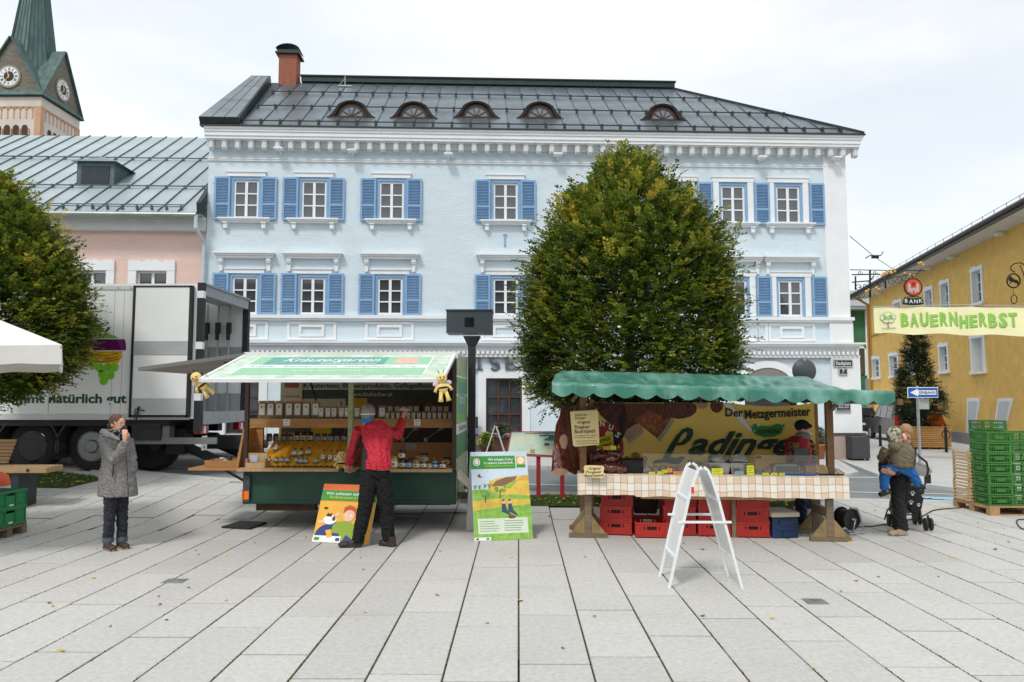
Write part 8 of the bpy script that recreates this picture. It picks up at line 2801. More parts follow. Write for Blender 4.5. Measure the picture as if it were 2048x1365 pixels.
hand(q,Wd(1810,880,.0),(-.1,.1,1),(0,1,0),.65,.4);hand(q,Wd(1778,925,.06),(1,.2,0),(0,0,1),.65,.4)
body=skinned(q,"body",skin,t2,.0075,4);face(HM,.86,body)
oliv=mat("olive_cotton",C(112,102,84),.9,.12,8,.5,25)
q=MB();loft(q,[(Wd(1785,932).x,-.23,Wd(0,933,-.2).z,.135,.115),(Wd(1786,915).x,-.23,Wd(0,915,-.2).z,.14,.12),(Wd(1787,900).x,-.22,Wd(0,900,-.2).z,.145,.115),(Wd(1788,888).x,-.21,Wd(0,889,-.2).z,.10,.09)],20)
q.tube([Wd(1803,898,-.2),Wd(1812,892,-.12),Wd(1811,884,-.02)],[.055,.048,.04],10);q.tube([Wd(1772,900,-.2),Wd(1763,915,-.12),Wd(1770,925,.02)],[.058,.052,.045],10)
q.tube([Wd(1778,890,-.26),Wd(1790,895,-.30),Wd(1802,890,-.26)],[.045,.05,.045],10)
skinned(q,"hooded_jacket",oliv,t2,.009,4)
q=MB();q.ball((0,.012,.03),.092,.104,.094,16,12,HM);q.ball((0,.05,-.05),.065,.05,.06,12,8,HM);skinned(q,"camouflage_cap",mat("camouflage",C(95,95,75),.9,.1,22,.2,50,col2=C(190,185,165),c2=(.48,.54)),t2,.009,3)
q=MB();q.tube([Wd(1777,936,-.2),Wd(1769,955,-.22),Wd(1768,980,-.2)],[.078,.062,.05],10);q.tube([Wd(1803,934,-.2),Wd(1824,946,-.2),Wd(1837,970,-.13)],[.078,.062,.05],10);q.ball(tuple(Wd(1790,938,-.2)),.12,.10,.07,12,8)
skinned(q,"blue_trousers",mat("bright_blue_cotton",C(38,105,175),.85,.12,8,.5,40),t2,.009,4)
q=MB()
for a,b_ in(((1760,990,-.26),(1777,982,-.18)),((1851,973,-.16),(1834,977,-.12))):
 A,B_=Wd(*a),Wd(*b_);q=MB();q.tube([B_,B_.lerp(A,.5),A],[.042,.040,.032],10);skinned(q,"shoe",mat("green_black_shoe",C(30,40,36),.7,.1,30,col2=C(150,175,50),c2=(.6,.63)),t2,.008,2)
 # ---------------------------------------------------------------- pushchair
pp_=gnd(1830,1060)
t=thing("pushchair","grey pushchair with a black paw print bag hanging from its handle","pushchair",(pp_.x,pp_.y,0))
def W2(a,b_,y=0.0):w_=at(a,b_,pp_.y+y);return Vector((w_.x-pp_.x,y,w_.z))
fm=mat("frame_black",(.02,.02,.022),.4,.1,5)
for k,(wx_,wy)in enumerate(((1840,-.05),(1819,.42),(1769,.30),(1818,.75))):
 base=gnd(wx_,1058);
 x=(wx_-VPX)/FPX*(pp_.y+wy)-pp_.x
 wh=bpy.data.objects.new("w",None)
 for sx in(-.035,.035):
  q=MB();q.lathe([(.012,-.014),(.075,-.016),(.082,-.008),(.082,.008),(.075,.016),(.012,.014)],20,Matrix.Translation((x+sx,wy,.082))@Matrix.Rotation(R(90),4,'Y')@Matrix.Rotation(R(12),4,'X'));q.build("wheel",flat("pram_tyre",(48,46,44),.7,.15),t,smooth=True,auto=40)
 q=MB();q.tube([(x-.03,wy,.082),(x+.03,wy,.082)],.012,6);q.tube([(x,wy,.082),(x,wy+.0,.20)],.014,6);q.build("fork",fm,t)
q=MB()
A,B_=W2(1842,905,-.05),W2(1860,935,-.05)
for y in(.0,.42):
 q.tube([W2(1838,913,y),W2(1853,925,y),W2(1857,940,y),W2(1846,985,y),W2(1838,1030,y)],[.016,.016,.013,.011,.011],8)
 q.tube([W2(1838,1030,y),W2(1800,1030,y),W2(1772,1030,y)],.010,6)
 q.tube([W2(1832,975,y),W2(1800,1000,y),W2(1775,1020,y),W2(1769,1040,y)],.010,6)
q.tube([W2(1838,913,0),W2(1834,908,.2),W2(1838,913,.42)],.012,8)
q.build("frame",fm,t,smooth=True)
gf=mat("grey_pram_fabric",C(135,132,126),.85,.08,8,.3,40)
q=MB()
loft(q,[(W2(1815,1030).x,.2,.20,.13,.17),(W2(1818,1005).x,.2,.34,.14,.18),(W2(1826,985).x,.2,.46,.13,.18),(W2(1830,960).x,.2,.6,.11,.18)],16)
skinned(q,"seat",gf,t,.012,4)
q=MB()
n=9
c0=W2(1832,955,.2)
for k in range(4):
 pass
vs=[]
for j in range(7):
 ph=R(20+j*22)
 for i in range(n):
  a=math.pi*i/(n-1)
  vs.append((c0.x-.20*math.cos(ph)*math.sin(a)+.02,c0.y+.20*math.cos(a),c0.z+.21*math.sin(ph)*(.35+.65*math.sin(a))))
q.add(vs,[(j*n+i,j*n+i+1,(j+1)*n+i+1,(j+1)*n+i)for j in range(6)for i in range(n-1)])
q.build("hood",gf,t,smooth=True)
q=MB();pts=[(1808,976),(1848,970),(1850,990),(1844,1020),(1834,1030),(1822,1026),(1812,1005)]
q.slab([W2(a,b_,-.10)for a,b_ in pts][::-1],(0,1,0),.06);bg_=q.build("paw_print_bag",mat("bag_black",(.014,.014,.015),.8,.1,8),t,bevel=.015)
for cx,cy,s_ in((1825,987,7),(1822,1005,6.5),(1837,1010,5),(1846,992,4.5)):
 q=MB()
 for dx,dy_,r_ in((0,.35,.42),(-.55,-.15,.2),(-.2,-.5,.2),(.2,-.5,.2),(.55,-.15,.2)):
  w_=W2(cx+dx*s_,cy+dy_*s_,-.115);rr_=r_*s_*9.8/FPX;q.disc((w_.x,w_.z),rr_,10,y=-.118,r2=rr_*.85)
 q.build("paw_print",flat("paw_white",(225,225,225),.7),bg_)
q=MB();w_=W2(1855,955,.1);q.box(w_.x-.03,w_.x+.03,.07,.13,w_.z-.08,w_.z+.04);q.build("side_pouch",fm,t)
# ---------------------------------------------------------------- crates on the right
gc=mat("green_crate_plastic",C(62,122,52),.5,.14,3,rnd=.12,dirt=.15);gdark=flat("crate_inside_dark",(30,42,28),.8);wc=mat("thin_crate_wood",C(205,175,130),.8,.12,6,.3,30,rnd=.08,stretch=(1,1,6));pal=mat("pallet_wood",C(176,140,100),.85,.2,6,.5,30,rnd=.12,stretch=(4,1,1))
def pallet(loc,w,d,label,rz_=0.0,col=pal):
 t=thing("pallet",label,"pallet",loc,rz_)
 for y in(0,d/2-.05,d-.10):
  q=MB();q.box(0,w,y,y+.10,0,.02);q.build("bottom_board",col,t)
  for x in(0,w/2-.07,w-.14):q=MB();q.box(x,x+.14,y,y+.10,.021,.10);q.build("block",col,t)
 n=7
 for i in range(n):q=MB();y0=i*d/n;q.box(0,w,y0+.006,y0+d/n-.012,.122,.142);q.build("top_board",col,t)
 for x in(0,w/2-.07,w-.14):q=MB();q.box(x,x+.14,0,d,.1005,.1215);q.build("stringer",col,t)
 return t
c_=gnd(1984,1033)
pallet((c_.x-.02,c_.y,0),1.2,.95,"wooden pallet under the green and wooden crates at the right")
gsrc={}
def slat_crate(x,y,z,w,d,h,label,group,m=gc,wood=False,nm="vegetable_crate",open_=True,dense=5):
 key=(round(w,2),round(d,2),round(h,2),m.name)
 if key not in gsrc:
  t=thing(nm,label,"crate",(x,y,z),0,group)
  q=MB()
  if wood:
   for sx in(0,w-.025):
    for sy in(0,d-.025):q=MB();q.box(sx,sx+.025,sy,sy+.025,0,h+.02);q.build("corner_post",m,t)
   for k in range(3):
    z0=.008+k*(h/3)
    for nmx,a in((0,0),(1,1)):
     q=MB();q.box(-.008 if a==0 else w,0 if a==0 else w+.008,0,d,z0,z0+h/3-.018);q.build("slat",m,t)
    q=MB();q.box(0,w,-.008,0,z0,z0+h/3-.018);q.build("slat",m,t)
   q=MB();q.box(.0,w,0,d,0,.006);q.build("base",m,t)
  else:
   cpw=.03
   for sx in(0,w-cpw):
    for sy in(0,d-cpw):q.box(sx,sx+cpw,sy,sy+cpw,0,h-.006)
   for zz,hh in((0,.022),(h-.028,.022),(h*.52,.010)):
    q.box(-.006,w+.006,-.006,.004,zz,zz+hh);q.box(-.006,w+.006,d-.004,d+.006,zz,zz+hh);q.box(-.006,.004,.004,d-.004,zz,zz+hh);q.box(w-.004,w+.006,.004,d-.004,zz,zz+hh)
   q.box(.004,w-.004,.004,d-.004,.002,.008)
   n=int(w/.032)
   for i in range(1,n):q.box(i*w/n-.004,i*w/n+.004,0,.005,.02,h-.02)
   n=int(d/.032)
   for i in range(1,n):q.box(0,.005,i*d/n-.004,i*d/n+.004,.02,h-.02)
   for k in(1,2,3):q.box(0,w,-.001,.004,.02+k*(h-.05)/4,.025+k*(h-.05)/4);q.box(-.001,.004,0,d,.02+k*(h-.05)/4,.025+k*(h-.05)/4)
   q.build("lattice",m,t)
   q=MB();q.box(w*.32,w*.68,-.005,.0,h*.3,h*.62);q.build("handle_plate",m,t);q=MB();q.box(-.005,0,d*.3,d*.7,h*.3,h*.60);q.build("handle_plate",m,t)
  gsrc[key]=t
 else:
  t=copy_tree(gsrc[key]);t.location=(x,y,z);t['label']=label;t['group']=group
 return t
X0,Y0=c_.x,c_.y+.05
for k in range(7):slat_crate(X0+rr.uniform(-.006,.006),Y0+rr.uniform(-.006,.006),.143+k*.157,.37,.36,.155,"%s green crate up in the front stack on the right pallet"%ORD[k],"green crates on the right pallet")
for k in range(7):slat_crate(X0+.39,Y0+.01+rr.uniform(-.006,.006),.143+k*.157,.37,.36,.155,"%s green crate up in the stack cut by the right picture edge"%ORD[k],"green crates on the right pallet")
for k in range(8):slat_crate(X0+.20,Y0+.40,.143+k*.157,.37,.36,.155,"%s green crate up in the tallest stack behind the front green one"%ORD[k],"green crates on the right pallet")
for k in range(5):slat_crate(X0-.02,Y0+.45+rr.uniform(-.01,.01),.143+k*.155,.58,.42,.145,"%s pale wooden crate up in the stack on the right pallet"%ORD[k],"pale wooden crates on the right pallet",wc,True,"wooden_crate")
# crates at the left edge
lc=gnd(62,1063)
lx=lc.x;ly0=9.2
pallet((lx-1.2,ly0-.02,0),1.2,.66,"worn pallet under the green folding crates at the left picture edge",0,wood_old)
gl=mat("bright_green_crate",C(18,128,72),.45,.10,3,rnd=.06,dirt=.12)
fsrc=None
def fold_crate(x,y,z,label):
 global fsrc
 w,d,h=.40,.60,.215
 if fsrc is None:
  t=thing("folding_crate",label,"crate",(x,y,z),0,"green folding crates at the left edge")
  q=MB()
  q.box(-w,0,0,.012,.01,h);q.box(-w,0,d-.012,d,.01,h);q.box(-w,-w+.012,.012,d-.012,.01,h);q.box(-w,0,0,d,.0,.01)
  q.box(-.012,0,.012,.22,.01,h);q.box(-.012,0,.38,d-.012,.01,h);q.box(-.012,0,.22,.38,.01,h*.72);q.box(-.012,0,.22,.38,h*.88,h)
  q.build("crate_body",gl,t)
  q=MB()
  for zz,hh in((h-.025,.025),(0,.025)):q.box(0,.012,-.006,d+.006,zz,zz+hh);q.box(-w-.006,.0,-.012,0,zz,zz+hh)
  for k in(0,.19,.205,.385,.40,.585):q.box(0,.009,k,k+.010,.025,h-.025)
  for k in(0,.12,.28,.385):q.box(-k-.012,-k,-.009,0,.025,h-.025)
  for k in(.05,.44):q.box(.0,.006,k,k+.10,.05,.055);q.box(.0,.006,k,k+.10,.16,.165)
  q.build("crate_ribs",gl,t)
  q=MB();q.box(.009,.013,.26,.34,.028,.048);q.build("label",white_p,t)
  fsrc=t;return t
 t=copy_tree(fsrc);t.location=(x,y,z);t['label']=label;return t
fold_crate(lx,ly0,.143,"lower green folding crate of the two at the left picture edge");fold_crate(lx,ly0,.36,"upper green folding crate of the two at the left picture edge")
fold_crate(lx-.43,ly0+.02,.143,"lower green crate mostly cut off by the left picture edge");fold_crate(lx-.43,ly0+.02,.36,"upper green crate mostly cut off by the left picture edge")
q=MB()
for i in range(26):
 q.mi=i%3;q.ball((lx-.05-rr.random()*.3,ly0+.06+rr.random()*.46,.36+.17),.045,.045,.03,8,6)
o=q.build("plums",[flat("plum_violet",(48,30,62),.4,.2),flat("plum_dark",(30,24,44),.4,.2),flat("plum_reddish",(95,45,60),.4,.2)],kind='stuff',smooth=True);tag(o,"dark plums filling the upper green crate at the left edge","fruit")
bk=at(2,965,10.0)
t=thing("orange_canister","orange canister with a white label above the green crates at the left edge","canister",(bk.x-.06,10.0,gh(bk.x,10)))
q=MB();q.lathe([(.15,0),(.16,.05),(.16,.62),(.13,.72),(.05,.76)],22);q.build("canister_body",flat("orange_plastic",(222,92,55),.45,.08),t,smooth=True,auto=50)
q=MB()
for i in range(12):
 a0,a1=R(-80+i*11),R(-80+(i+1)*11);q.quad((.1615*math.cos(a0),.1615*math.sin(a0),.42),(.1615*math.cos(a1),.1615*math.sin(a1),.42),(.1615*math.cos(a1),.1615*math.sin(a1),.58),(.1615*math.cos(a0),.1615*math.sin(a0),.58))
q.build("label",flat("pale_blue_label",(200,215,222),.5,.06,vs=20),t)
# bench by the left tree
by=11.3;bg=gh(-8,by)
bx=at(93,937,by).x
zs=at(50,930,by+.25).z
t=thing("wooden_bench","slatted wooden bench by the left tree with its end at the picture's left edge","bench",(bx,by,bg))
bw_=mat("bench_larch",C(170,142,104),.75,.15,4,.4,30,rnd=.08,stretch=(1,6,6))
for k in range(4):q=MB();q.box(-2.2,0-.02*k,k*.13,k*.13+.118,zs-bg-.10,zs-bg-.02);q.build("seat_plank",bw_,t)
xb=at(22,900,by+.5).x-bx
zb1=at(10,879,by+.5).z-bg
for k in range(7):q=MB();q.box(-2.2,xb-.01*(6-k),.50+.012*k,.55+.012*k,zs-bg+.0+k*(zb1-zs+bg)/7,zs-bg+(k+1)*(zb1-zs+bg)/7-.008);q.build("back_slat",bw_,t)
for x in(-2.0,-.55):q=MB();q.box(x,x+.1,.05,.5,0,zs-bg-.10);q.build("leg",dark_metal,t)
q=MB();q.cyl((-.28,-.012,zs-bg-.06),(-.28,0,zs-bg-.06),.022,n=12);q.build("bolt",black_p,t)
# white parasol corner
C0=at(124,690,8.0);e1=Vector((-.52,.85,0))*3;e2_=Vector((-.85,-.52,0))*3
ctr=C0+(e1+e2_)/2
t=thing("white_parasol","corner of a large white market parasol reaching in from the left edge","parasol",(ctr.x,ctr.y,0))
can=mat("parasol_canvas",(.74,.73,.70),.8,.05,2,.2,12)
cor=[C0-ctr,C0+e1-ctr,C0+e1+e2_-ctr,C0+e2_-ctr]
cor=[Vector((v.x,v.y,C0.z))for v in cor];apx=Vector((0,0,C0.z+.72))
q=MB()
for i in range(4):
 a,b_=cor[i],cor[(i+1)%4]
 N_=16
 g_=[[a.lerp(b_,u/N_).lerp(apx,v/6)-Vector((0,0,.05*math.sin(math.pi*u/N_)*(1-v/6)))for u in range(N_+1)]for v in range(7)]
 g_.insert(0,[p_-Vector((0,0,.20+.012*math.sin(k*1.7)))+(b_-a).normalized().cross(Vector((0,0,1)))*(.02*math.sin(k*1.3))for k,p_ in enumerate(g_[0])])
 vs=[tuple(p_)for row in g_ for p_ in row]
 q.add(vs,[(r_*(N_+1)+c,r_*(N_+1)+c+1,(r_+1)*(N_+1)+c+1,(r_+1)*(N_+1)+c)for r_ in range(len(g_)-1)for c in range(N_)])
q.build("canopy",can,t,smooth=True,auto=45)
q=MB();q.cyl((0,0,0),(0,0,apx.z-.05),.035,n=12)
for v in cor:q.bar((0,0,apx.z-.1),v-Vector((0,0,.03)),.025)
q.build("pole",wood_or,t)
# ---------------------------------------------------------------- street furniture on the right
sg=G(1841,945)
t=thing("one_way_sign","blue one way sign reading EINBAHN with a white arrow on a grey pole","road sign",(sg.x,sg.y,sg.z))
def S2(a,b_):w_=at(a,b_,sg.y);return w_.x-sg.x,w_.z-sg.z
q=MB();q.cyl((0,0,0),(0,0,S2(0,774)[1]+.02),.033,n=12);q.build("pole",steel,t,smooth=True,auto=40)
(x0,z1),(x1,z0)=S2(1812,775),S2(1874,796)
bl_=flat("traffic_blue",(20,90,175),.35,.03)
q=MB();q.cbox(x0,x1,-.06,-.045,z0,z1,.004);q.build("plate",white_p,t)
q=MB();q.box(x0+.015,x1-.015,-.064,-.060,z0+.015,z1-.015);q.build("blue_field",bl_,t)
zm=(z0+z1)/2;hh=(z1-z0)
q=MB();q.prism([(x0+.06,zm),(x0+.24,zm-hh*.36),(x0+.24,zm-hh*.21),(x1-.05,zm-hh*.21),(x1-.05,zm+hh*.21),(x0+.24,zm+hh*.21),(x0+.24,zm+hh*.36)],-.067,-.064);q.build("arrow",white_p,t)
q=MB();q.text("EINBAHN",x0+.27,zm-hh*.13,hh*.26,-.069,.02,0,x1-.07-x0-.27);q.build("lettering",flat("sign_black_text",(30,30,32),.5),t)
q=MB();(a,c),(b_,d)=S2(1835,798),S2(1860,819);q.box(a,b_,.03,.05,d,c);q.box(a+.03,a+.09,.0,.03,d,c);q.build("rear_plate",flat("sign_back_grey",(165,170,170),.4,.05),t)
# planter with conifer
pl0=gnd(1860,899)
t=thing("wooden_planter","large slatted wooden planter box with a conifer in front of the yellow house","planter",(pl0.x,pl0.y,0),-.12)
pw_,ph_=1.38,.78
m_=mat("planter_larch",C(176,132,78),.75,.15,4,.3,30,rnd=.08,stretch=(1,6,6))
q=MB();q.box(-pw_/2+.02,pw_/2-.02,.02,1.18,.08,ph_-.05);q.build("liner",flat("liner_dark",(50,40,30),.9),t)
for k in range(11):
 z0=.07+k*(ph_-.07)/11;z1=z0+(ph_-.07)/11-.014
 q=MB();q.box(-pw_/2,pw_/2,0,.02,z0,z1);q.build("slat",m_,t)
 q=MB();q.box(-pw_/2-.02,-pw_/2,0,1.2,z0,z1);q.build("slat",m_,t)
q=MB()
for x in(-.5,-.08,.34):q.box(x,x+.16,-.005,.2,0,.068)
q.build("feet",flat("planter_foot",(60,45,35),.8),t)
ct=thing("conifer_tree","dark conifer dotted with small baubles growing in the slatted wooden planter","tree",(pl0.x+.0,pl0.y+.6,ph_-.06))
prof=[]
for py,hw in((668,4),(690,12),(720,18),(750,26),(775,32),(800,40),(815,44),(830,36),(845,22)):
 prof.append(((HOR-py)/FPX*(pl0.y+.6)+CAMH-ph_+.06,hw/FPX*(pl0.y+.6)))
prof.sort()
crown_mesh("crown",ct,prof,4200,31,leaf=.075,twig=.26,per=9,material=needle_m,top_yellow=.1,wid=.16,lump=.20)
q=MB();q.tube([(0,0,0),(0,0,1.5),(0,0,prof[-1][0])],[.06,.04,.01],8);q.build("trunk",bark,ct)
q=MB()
for i in range(46):
 k=rr.random();z=prof[0][0]+k*(prof[-1][0]-prof[0][0]);r_=np.interp(z,[p_[0]for p_ in prof],[p_[1]for p_ in prof]);a=rr.uniform(3.1,6.3);q.ball((r_*math.cos(a),r_*math.sin(a),z),.028,n=8,m=6)
q.build("baubles",flat("bauble",(215,205,185),.3,.1),ct,kind='stuff')
dl=thing("straw_figure","doll in an orange pullover sitting in the wooden planter beside the conifer","figure",(pl0.x+.42,pl0.y+.35,ph_-.04))
q=MB();loft(q,[(0,0,0,.22,.12),(0,0,.2,.20,.12),(0,0,.42,.16,.10),(0,0,.5,.05,.05)],14);q.tube([(.13,0,.42),(.24,-.03,.2),(.30,-.05,.02)],[.06,.05,.05],8);q.tube([(-.13,0,.42),(-.26,-.03,.28),(-.28,-.05,.12)],[.06,.05,.05],8)
skinned(q,"pullover",mat("orange_knit",C(215,110,35),.9,.1,10,.4,40),dl,.015,4)
q=MB();q.ball((0,0,.60),.09,.09,.11,14,10);q.build("head",flat("doll_face",(150,95,65),.8,.15),dl,smooth=True)
q=MB();q.ball((0,.03,.64),.10,.09,.10,12,8);q.build("hair",flat("doll_hair",(60,35,25),.9,.2),dl,smooth=True)
q=MB()
gg_=random.Random(3)
for i in range(420):
 x,y=gg_.uniform(-pw_/2,pw_/2),gg_.uniform(0.02,1.1);a=gg_.uniform(0,6.28);z=.74
 q.add([(x,y,z),(x+.03*math.cos(a),y+.03*math.sin(a),z),(x+.09*math.cos(a+.4),y-.02+.09*math.sin(a),z+gg_.uniform(.03,.14))],[(0,1,2)])
o=q.build("greenery",flat("planter_greens",(40,62,34),.8,.3),t,kind='stuff')
# bollard with a ring
b0=gnd(1893,905)
t=thing("ring_bollard","black bollard with a round hoop standing right of the wooden planter","bollard",(b0.x,b0.y,0))
q=MB();q.cyl((0,0,0),(0,0,.80),.045,n=10);q.build("post",black_p,t)
q=MB();q.tube([(.13*math.cos(a),-.02,.56+.13*math.sin(a))for a in[2*math.pi*i/20 for i in range(21)]],.016,6);q.build("hoop",black_p,t,smooth=True)
b0=gnd(1761,893)
t=thing("dark_bollard","slim dark bollard beside the parked dark van","bollard",(b0.x,b0.y,0));q=MB();q.cyl((0,0,0),(0,0,.75),.05,n=10);q.box(-.06,.06,-.06,.06,0,.02);q.build("post",black_p,t)
# dark cabinet and flower pot at the corner
cb0=FM@Vector((FMI@gnd(1713,919)))
t=thing("dark_cabinet","dark grey box on small feet standing against the corner plinth","cabinet",(cb0.x-.06,cb0.y-.46,0),FRZ)
w_=35*cb0.y/FPX;hh=44*cb0.y/FPX
q=MB();q.cbox(-w_/2,w_/2,0,.4,.05,hh+.03,.012);q.build("cabinet_body",mat("anthracite",(.045,.05,.055),.5,.08,4),t)
q=MB()
for sx in(-1,1):q.box(sx*(w_/2-.06)-.03,sx*(w_/2-.06)+.03,.03,.1,0,.05);q.box(sx*(w_/2-.06)-.03,sx*(w_/2-.06)+.03,.3,.37,0,.05)
q.build("feet",black_p,t)
def flowers(px,py,w,h,fh,potm,cols,label,leafc,seed,square=False):
 p=G(px,py)
 t=thing("flower_pot",label,"flower pot",(p.x,p.y,gh(p.x,p.y)),FRZ)
 q=MB()
 if square:q.cbox(-w/2,w/2,-w*.3,w*.3,0,h,.01)
 else:q.lathe([(w*.36,0),(w*.5,h*.9),(w*.54,h*.9),(w*.54,h)],18)
 q.build("pot",potm,t,smooth=not square)
 r=random.Random(seed);q=MB()
 for i in range(900):
  a,e_=r.uniform(0,6.28),r.uniform(-.2,1.5);k=r.random()**.4
  x,y,z=w*.62*k*math.cos(a)*math.cos(e_),w*.5*k*math.sin(a)*math.cos(e_),h+fh*(.05+.95*k*max(0,math.sin(e_)))
  s=r.uniform(.03,.065);q.mi=0 if r.random()<.66 else 1+r.randrange(len(cols));a2=r.uniform(0,6.28)
  if q.mi:s*=.8
  dx,dy_,dz_=s*math.cos(a2),s*math.sin(a2),s*r.uniform(-.5,.9)
  q.add([(x-dx,y-dy_,z),(x+dy_*.6,y-dx*.6,z+dz_*.5),(x+dx,y+dy_,z+dz_),(x-dy_*.6,y+dx*.6,z)],[(0,1,2,3)])
 q.build("flowers",[leafc]+cols,t,kind='stuff')
 return t
lf_=flat("pot_leaves",(70,98,45),.7,.3);wf=flat("flower_white",(235,232,228),.7);pf=flat("flower_pink",(205,130,180),.7,.15);of=flat("flower_orange_red",(200,85,50),.7,.15);vf=flat("flower_violet",(105,85,125),.7,.2);yf=flat("leaf_yellow_green",(150,165,60),.7,.2)
terr=flat("terracotta",(182,108,72),.8,.12);dkp=flat("brown_planter",(92,62,48),.8,.15)
flowers(1634,918,.50,.42,.55,terr,[wf,wf,pf],"terracotta pot of white and pink flowers between the stall and the corner pillar",lf_,1)
flowers(1003,905,.75,.38,.42,dkp,[of,vf,vf],"brown planter with orange and violet flowers under the brown framed window",lf_,2,True)
flowers(972,908,.34,.20,.38,dkp,[yf,yf,yf],"small pot with a yellow green shrub left of the brown planter",yf,3)
sp_=G(991,908)
t=thing("pavement_board","small grey A-board far behind in front of the flower planter","folding sign",(sp_.x,sp_.y-.5,gh(sp_.x,sp_.y)))
q=MB()
for s_ in(-1,1):q.slab([(s_*.26,-.2,0),(s_*.26,.2,0),(s_*.02,.2,.74),(s_*.02,-.2,.74)],(1,0,0),.03)
q.build("leaves",flat("pale_board",(185,188,188),.5),t)
# benches against the blue wall
for i,(a,c)in enumerate(((905,952),(1078,1130))):
 p=G(a,905);p2=G(c,905)
 t=thing("dark_bench",["dark bench against the blue wall between the trailer and the planter","dark bench against the blue wall behind the information board"][i],"bench",(p.x,p.y+.3,gh(p.x,p.y)),FRZ)
 L_=(p2-p).length
 q=MB();q.box(0,L_,0,.4,.42,.46);q.build("seat",dark_metal,t);q=MB();q.box(0,L_,.40,.44,.60,.92);q.build("backrest",dark_metal,t)
 for x in(.05,L_-.1):q=MB();q.box(x,x+.05,.02,.38,0,.42);q.build("leg",dark_metal,t)
 # round mirror seen from behind
mr=G(1615,948)
t=thing("traffic_mirror","round traffic mirror seen from behind above the stall's green roof","traffic mirror",(mr.x,mr.y,mr.z))
zz=at(1615,742,mr.y).z-mr.z
q=MB();q.cyl((0,0,0),(0,0,zz+.3),.035,n=10);q.build("pole",steel,t)
q=MB();q.lathe([(.20,0),(.26,.01),(.27,.03),(.20,.10),(.02,.13)],26,Matrix.Translation((0,.05,zz))@Matrix.Rotation(R(90),4,'X'));q.build("mirror_back",flat("mirror_grey",(70,76,76),.5,.1),t,smooth=True,auto=40)
# dark van and car
def vehicle(loc,rz_,label,sc,paint,w=1.75,L_=4.3,h=1.78,name="parked_van",cat="van"):
 t=thing(name,label,cat,loc,rz_);t.scale=(sc,sc,sc)
 # local: rear at y=0 facing -y, front at y=L
 side=[(0,.35),(0,1.0),(.10,1.05),(.30,h),(.7,h+.03),(2.3,h),(3.0,1.12),(4.1,.95),(4.3,.6),(4.3,.35)]
 q=MB();n_=len(side)
 inset=[0,0,.03,.17,.17,.17,.05,.04,.05,.05]
 vs=[(-w/2+i_,y,z)for(y,z),i_ in zip(side,inset)]+[(w/2-i_,y,z)for(y,z),i_ in zip(side,inset)]
 q.add(vs,[tuple(range(n_)),tuple(range(2*n_-1,n_-1,-1))]+[(i,(i+1)%n_,n_+(i+1)%n_,n_+i)for i in range(n_)])
 q.build("body",paint,t,bevel=.04,smooth=True,auto=35)
 vg=mat("car_glass",(.02,.025,.03),.05,.2,2,coat=.5)
 q=MB();q.slab([(-.66,.10,1.10),(.66,.10,1.10),(.60,.27,h-.12),(-.60,.27,h-.12)],(0,-1,.2),.03);q.build("rear_window",vg,t)
 for s_ in(-1,1):
  for ya,yb_ in((.45,1.15),(1.22,2.0),(2.07,2.75)):
   zt=h-.12 if yb_<2.5 else 1.28
   q=MB();q.slab([(s_*(w/2-.035),ya,1.10),(s_*(w/2-.035),yb_,1.10),(s_*(w/2-.15),yb_ if yb_<2.5 else 2.2,h-.12),(s_*(w/2-.15),ya,h-.12)],(s_,0,.15),.012);q.build("side_window",vg,t)
  q=MB();q.box(s_*(w/2-.16),s_*(w/2+.004),-.015,.14,.80,1.18);q.build("tail_light",flat("tail_light_red",(190,20,25),.2),t)
  q=MB();q.bar((s_*(w/2-.14),.5,h+.05),(s_*(w/2-.14),2.2,h+.05),.03);q.build("roof_rail",steel,t)
  q=MB();q.ball((s_*(w/2+.10),2.75,1.12),.09,.06,.07,10,8);q.build("door_mirror",black_p,t,smooth=True)
  for y in(.75,3.45):
   q=MB();q.lathe([(.15,-.09),(.29,-.10),(.32,-.05),(.32,.05),(.29,.10),(.15,.09)],24,Matrix.Translation((s_*(w/2-.08),y,.32))@Matrix.Rotation(R(90),4,'Y'));wv=q.build("wheel",rubber,t,smooth=True,auto=40)
   q=MB()
   for i in range(7):
    a=2*math.pi*i/7;q.bar((s_*(w/2+.02),y,.32),(s_*(w/2+.02),y+.19*math.cos(a),.32+.19*math.sin(a)),.045,.02,up=(1,0,0))
   q.lathe([(.18,-.01),(.21,0),(.18,.01)],20,Matrix.Translation((s_*(w/2+.02),y,.32))@Matrix.Rotation(R(90),4,'Y'),cap=False)
   q.build("rim",steel,wv)
 q=MB();q.box(-w/2+.03,w/2-.03,-.06,.1,.30,.58);q.build("bumper",mat("bumper_black",(.03,.03,.032),.6,.1,4),t,bevel=.02)
 q=MB();q.box(-.26,.26,-.075,-.06,.62,.73);q.build("number_plate",white_p,t)
 return t
vl=gnd(1783,885)
an=-.13
vehicle((14.62+.72,29.3,0),an,"dark brown people carrier parked with its rear towards the wooden planter",.85,mat("dark_bronze_paint",(.020,.018,.017),.35,.1,3,metal=.1,coat=.3))
vehicle((15.2,33.6,0),an,"dark car with a red roof strip mostly hidden behind the people carrier",.85,mat("black_car_paint",(.02,.02,.024),.3,.1,3,metal=.3,coat=.6),h=1.5,name="parked_car",cat="car")
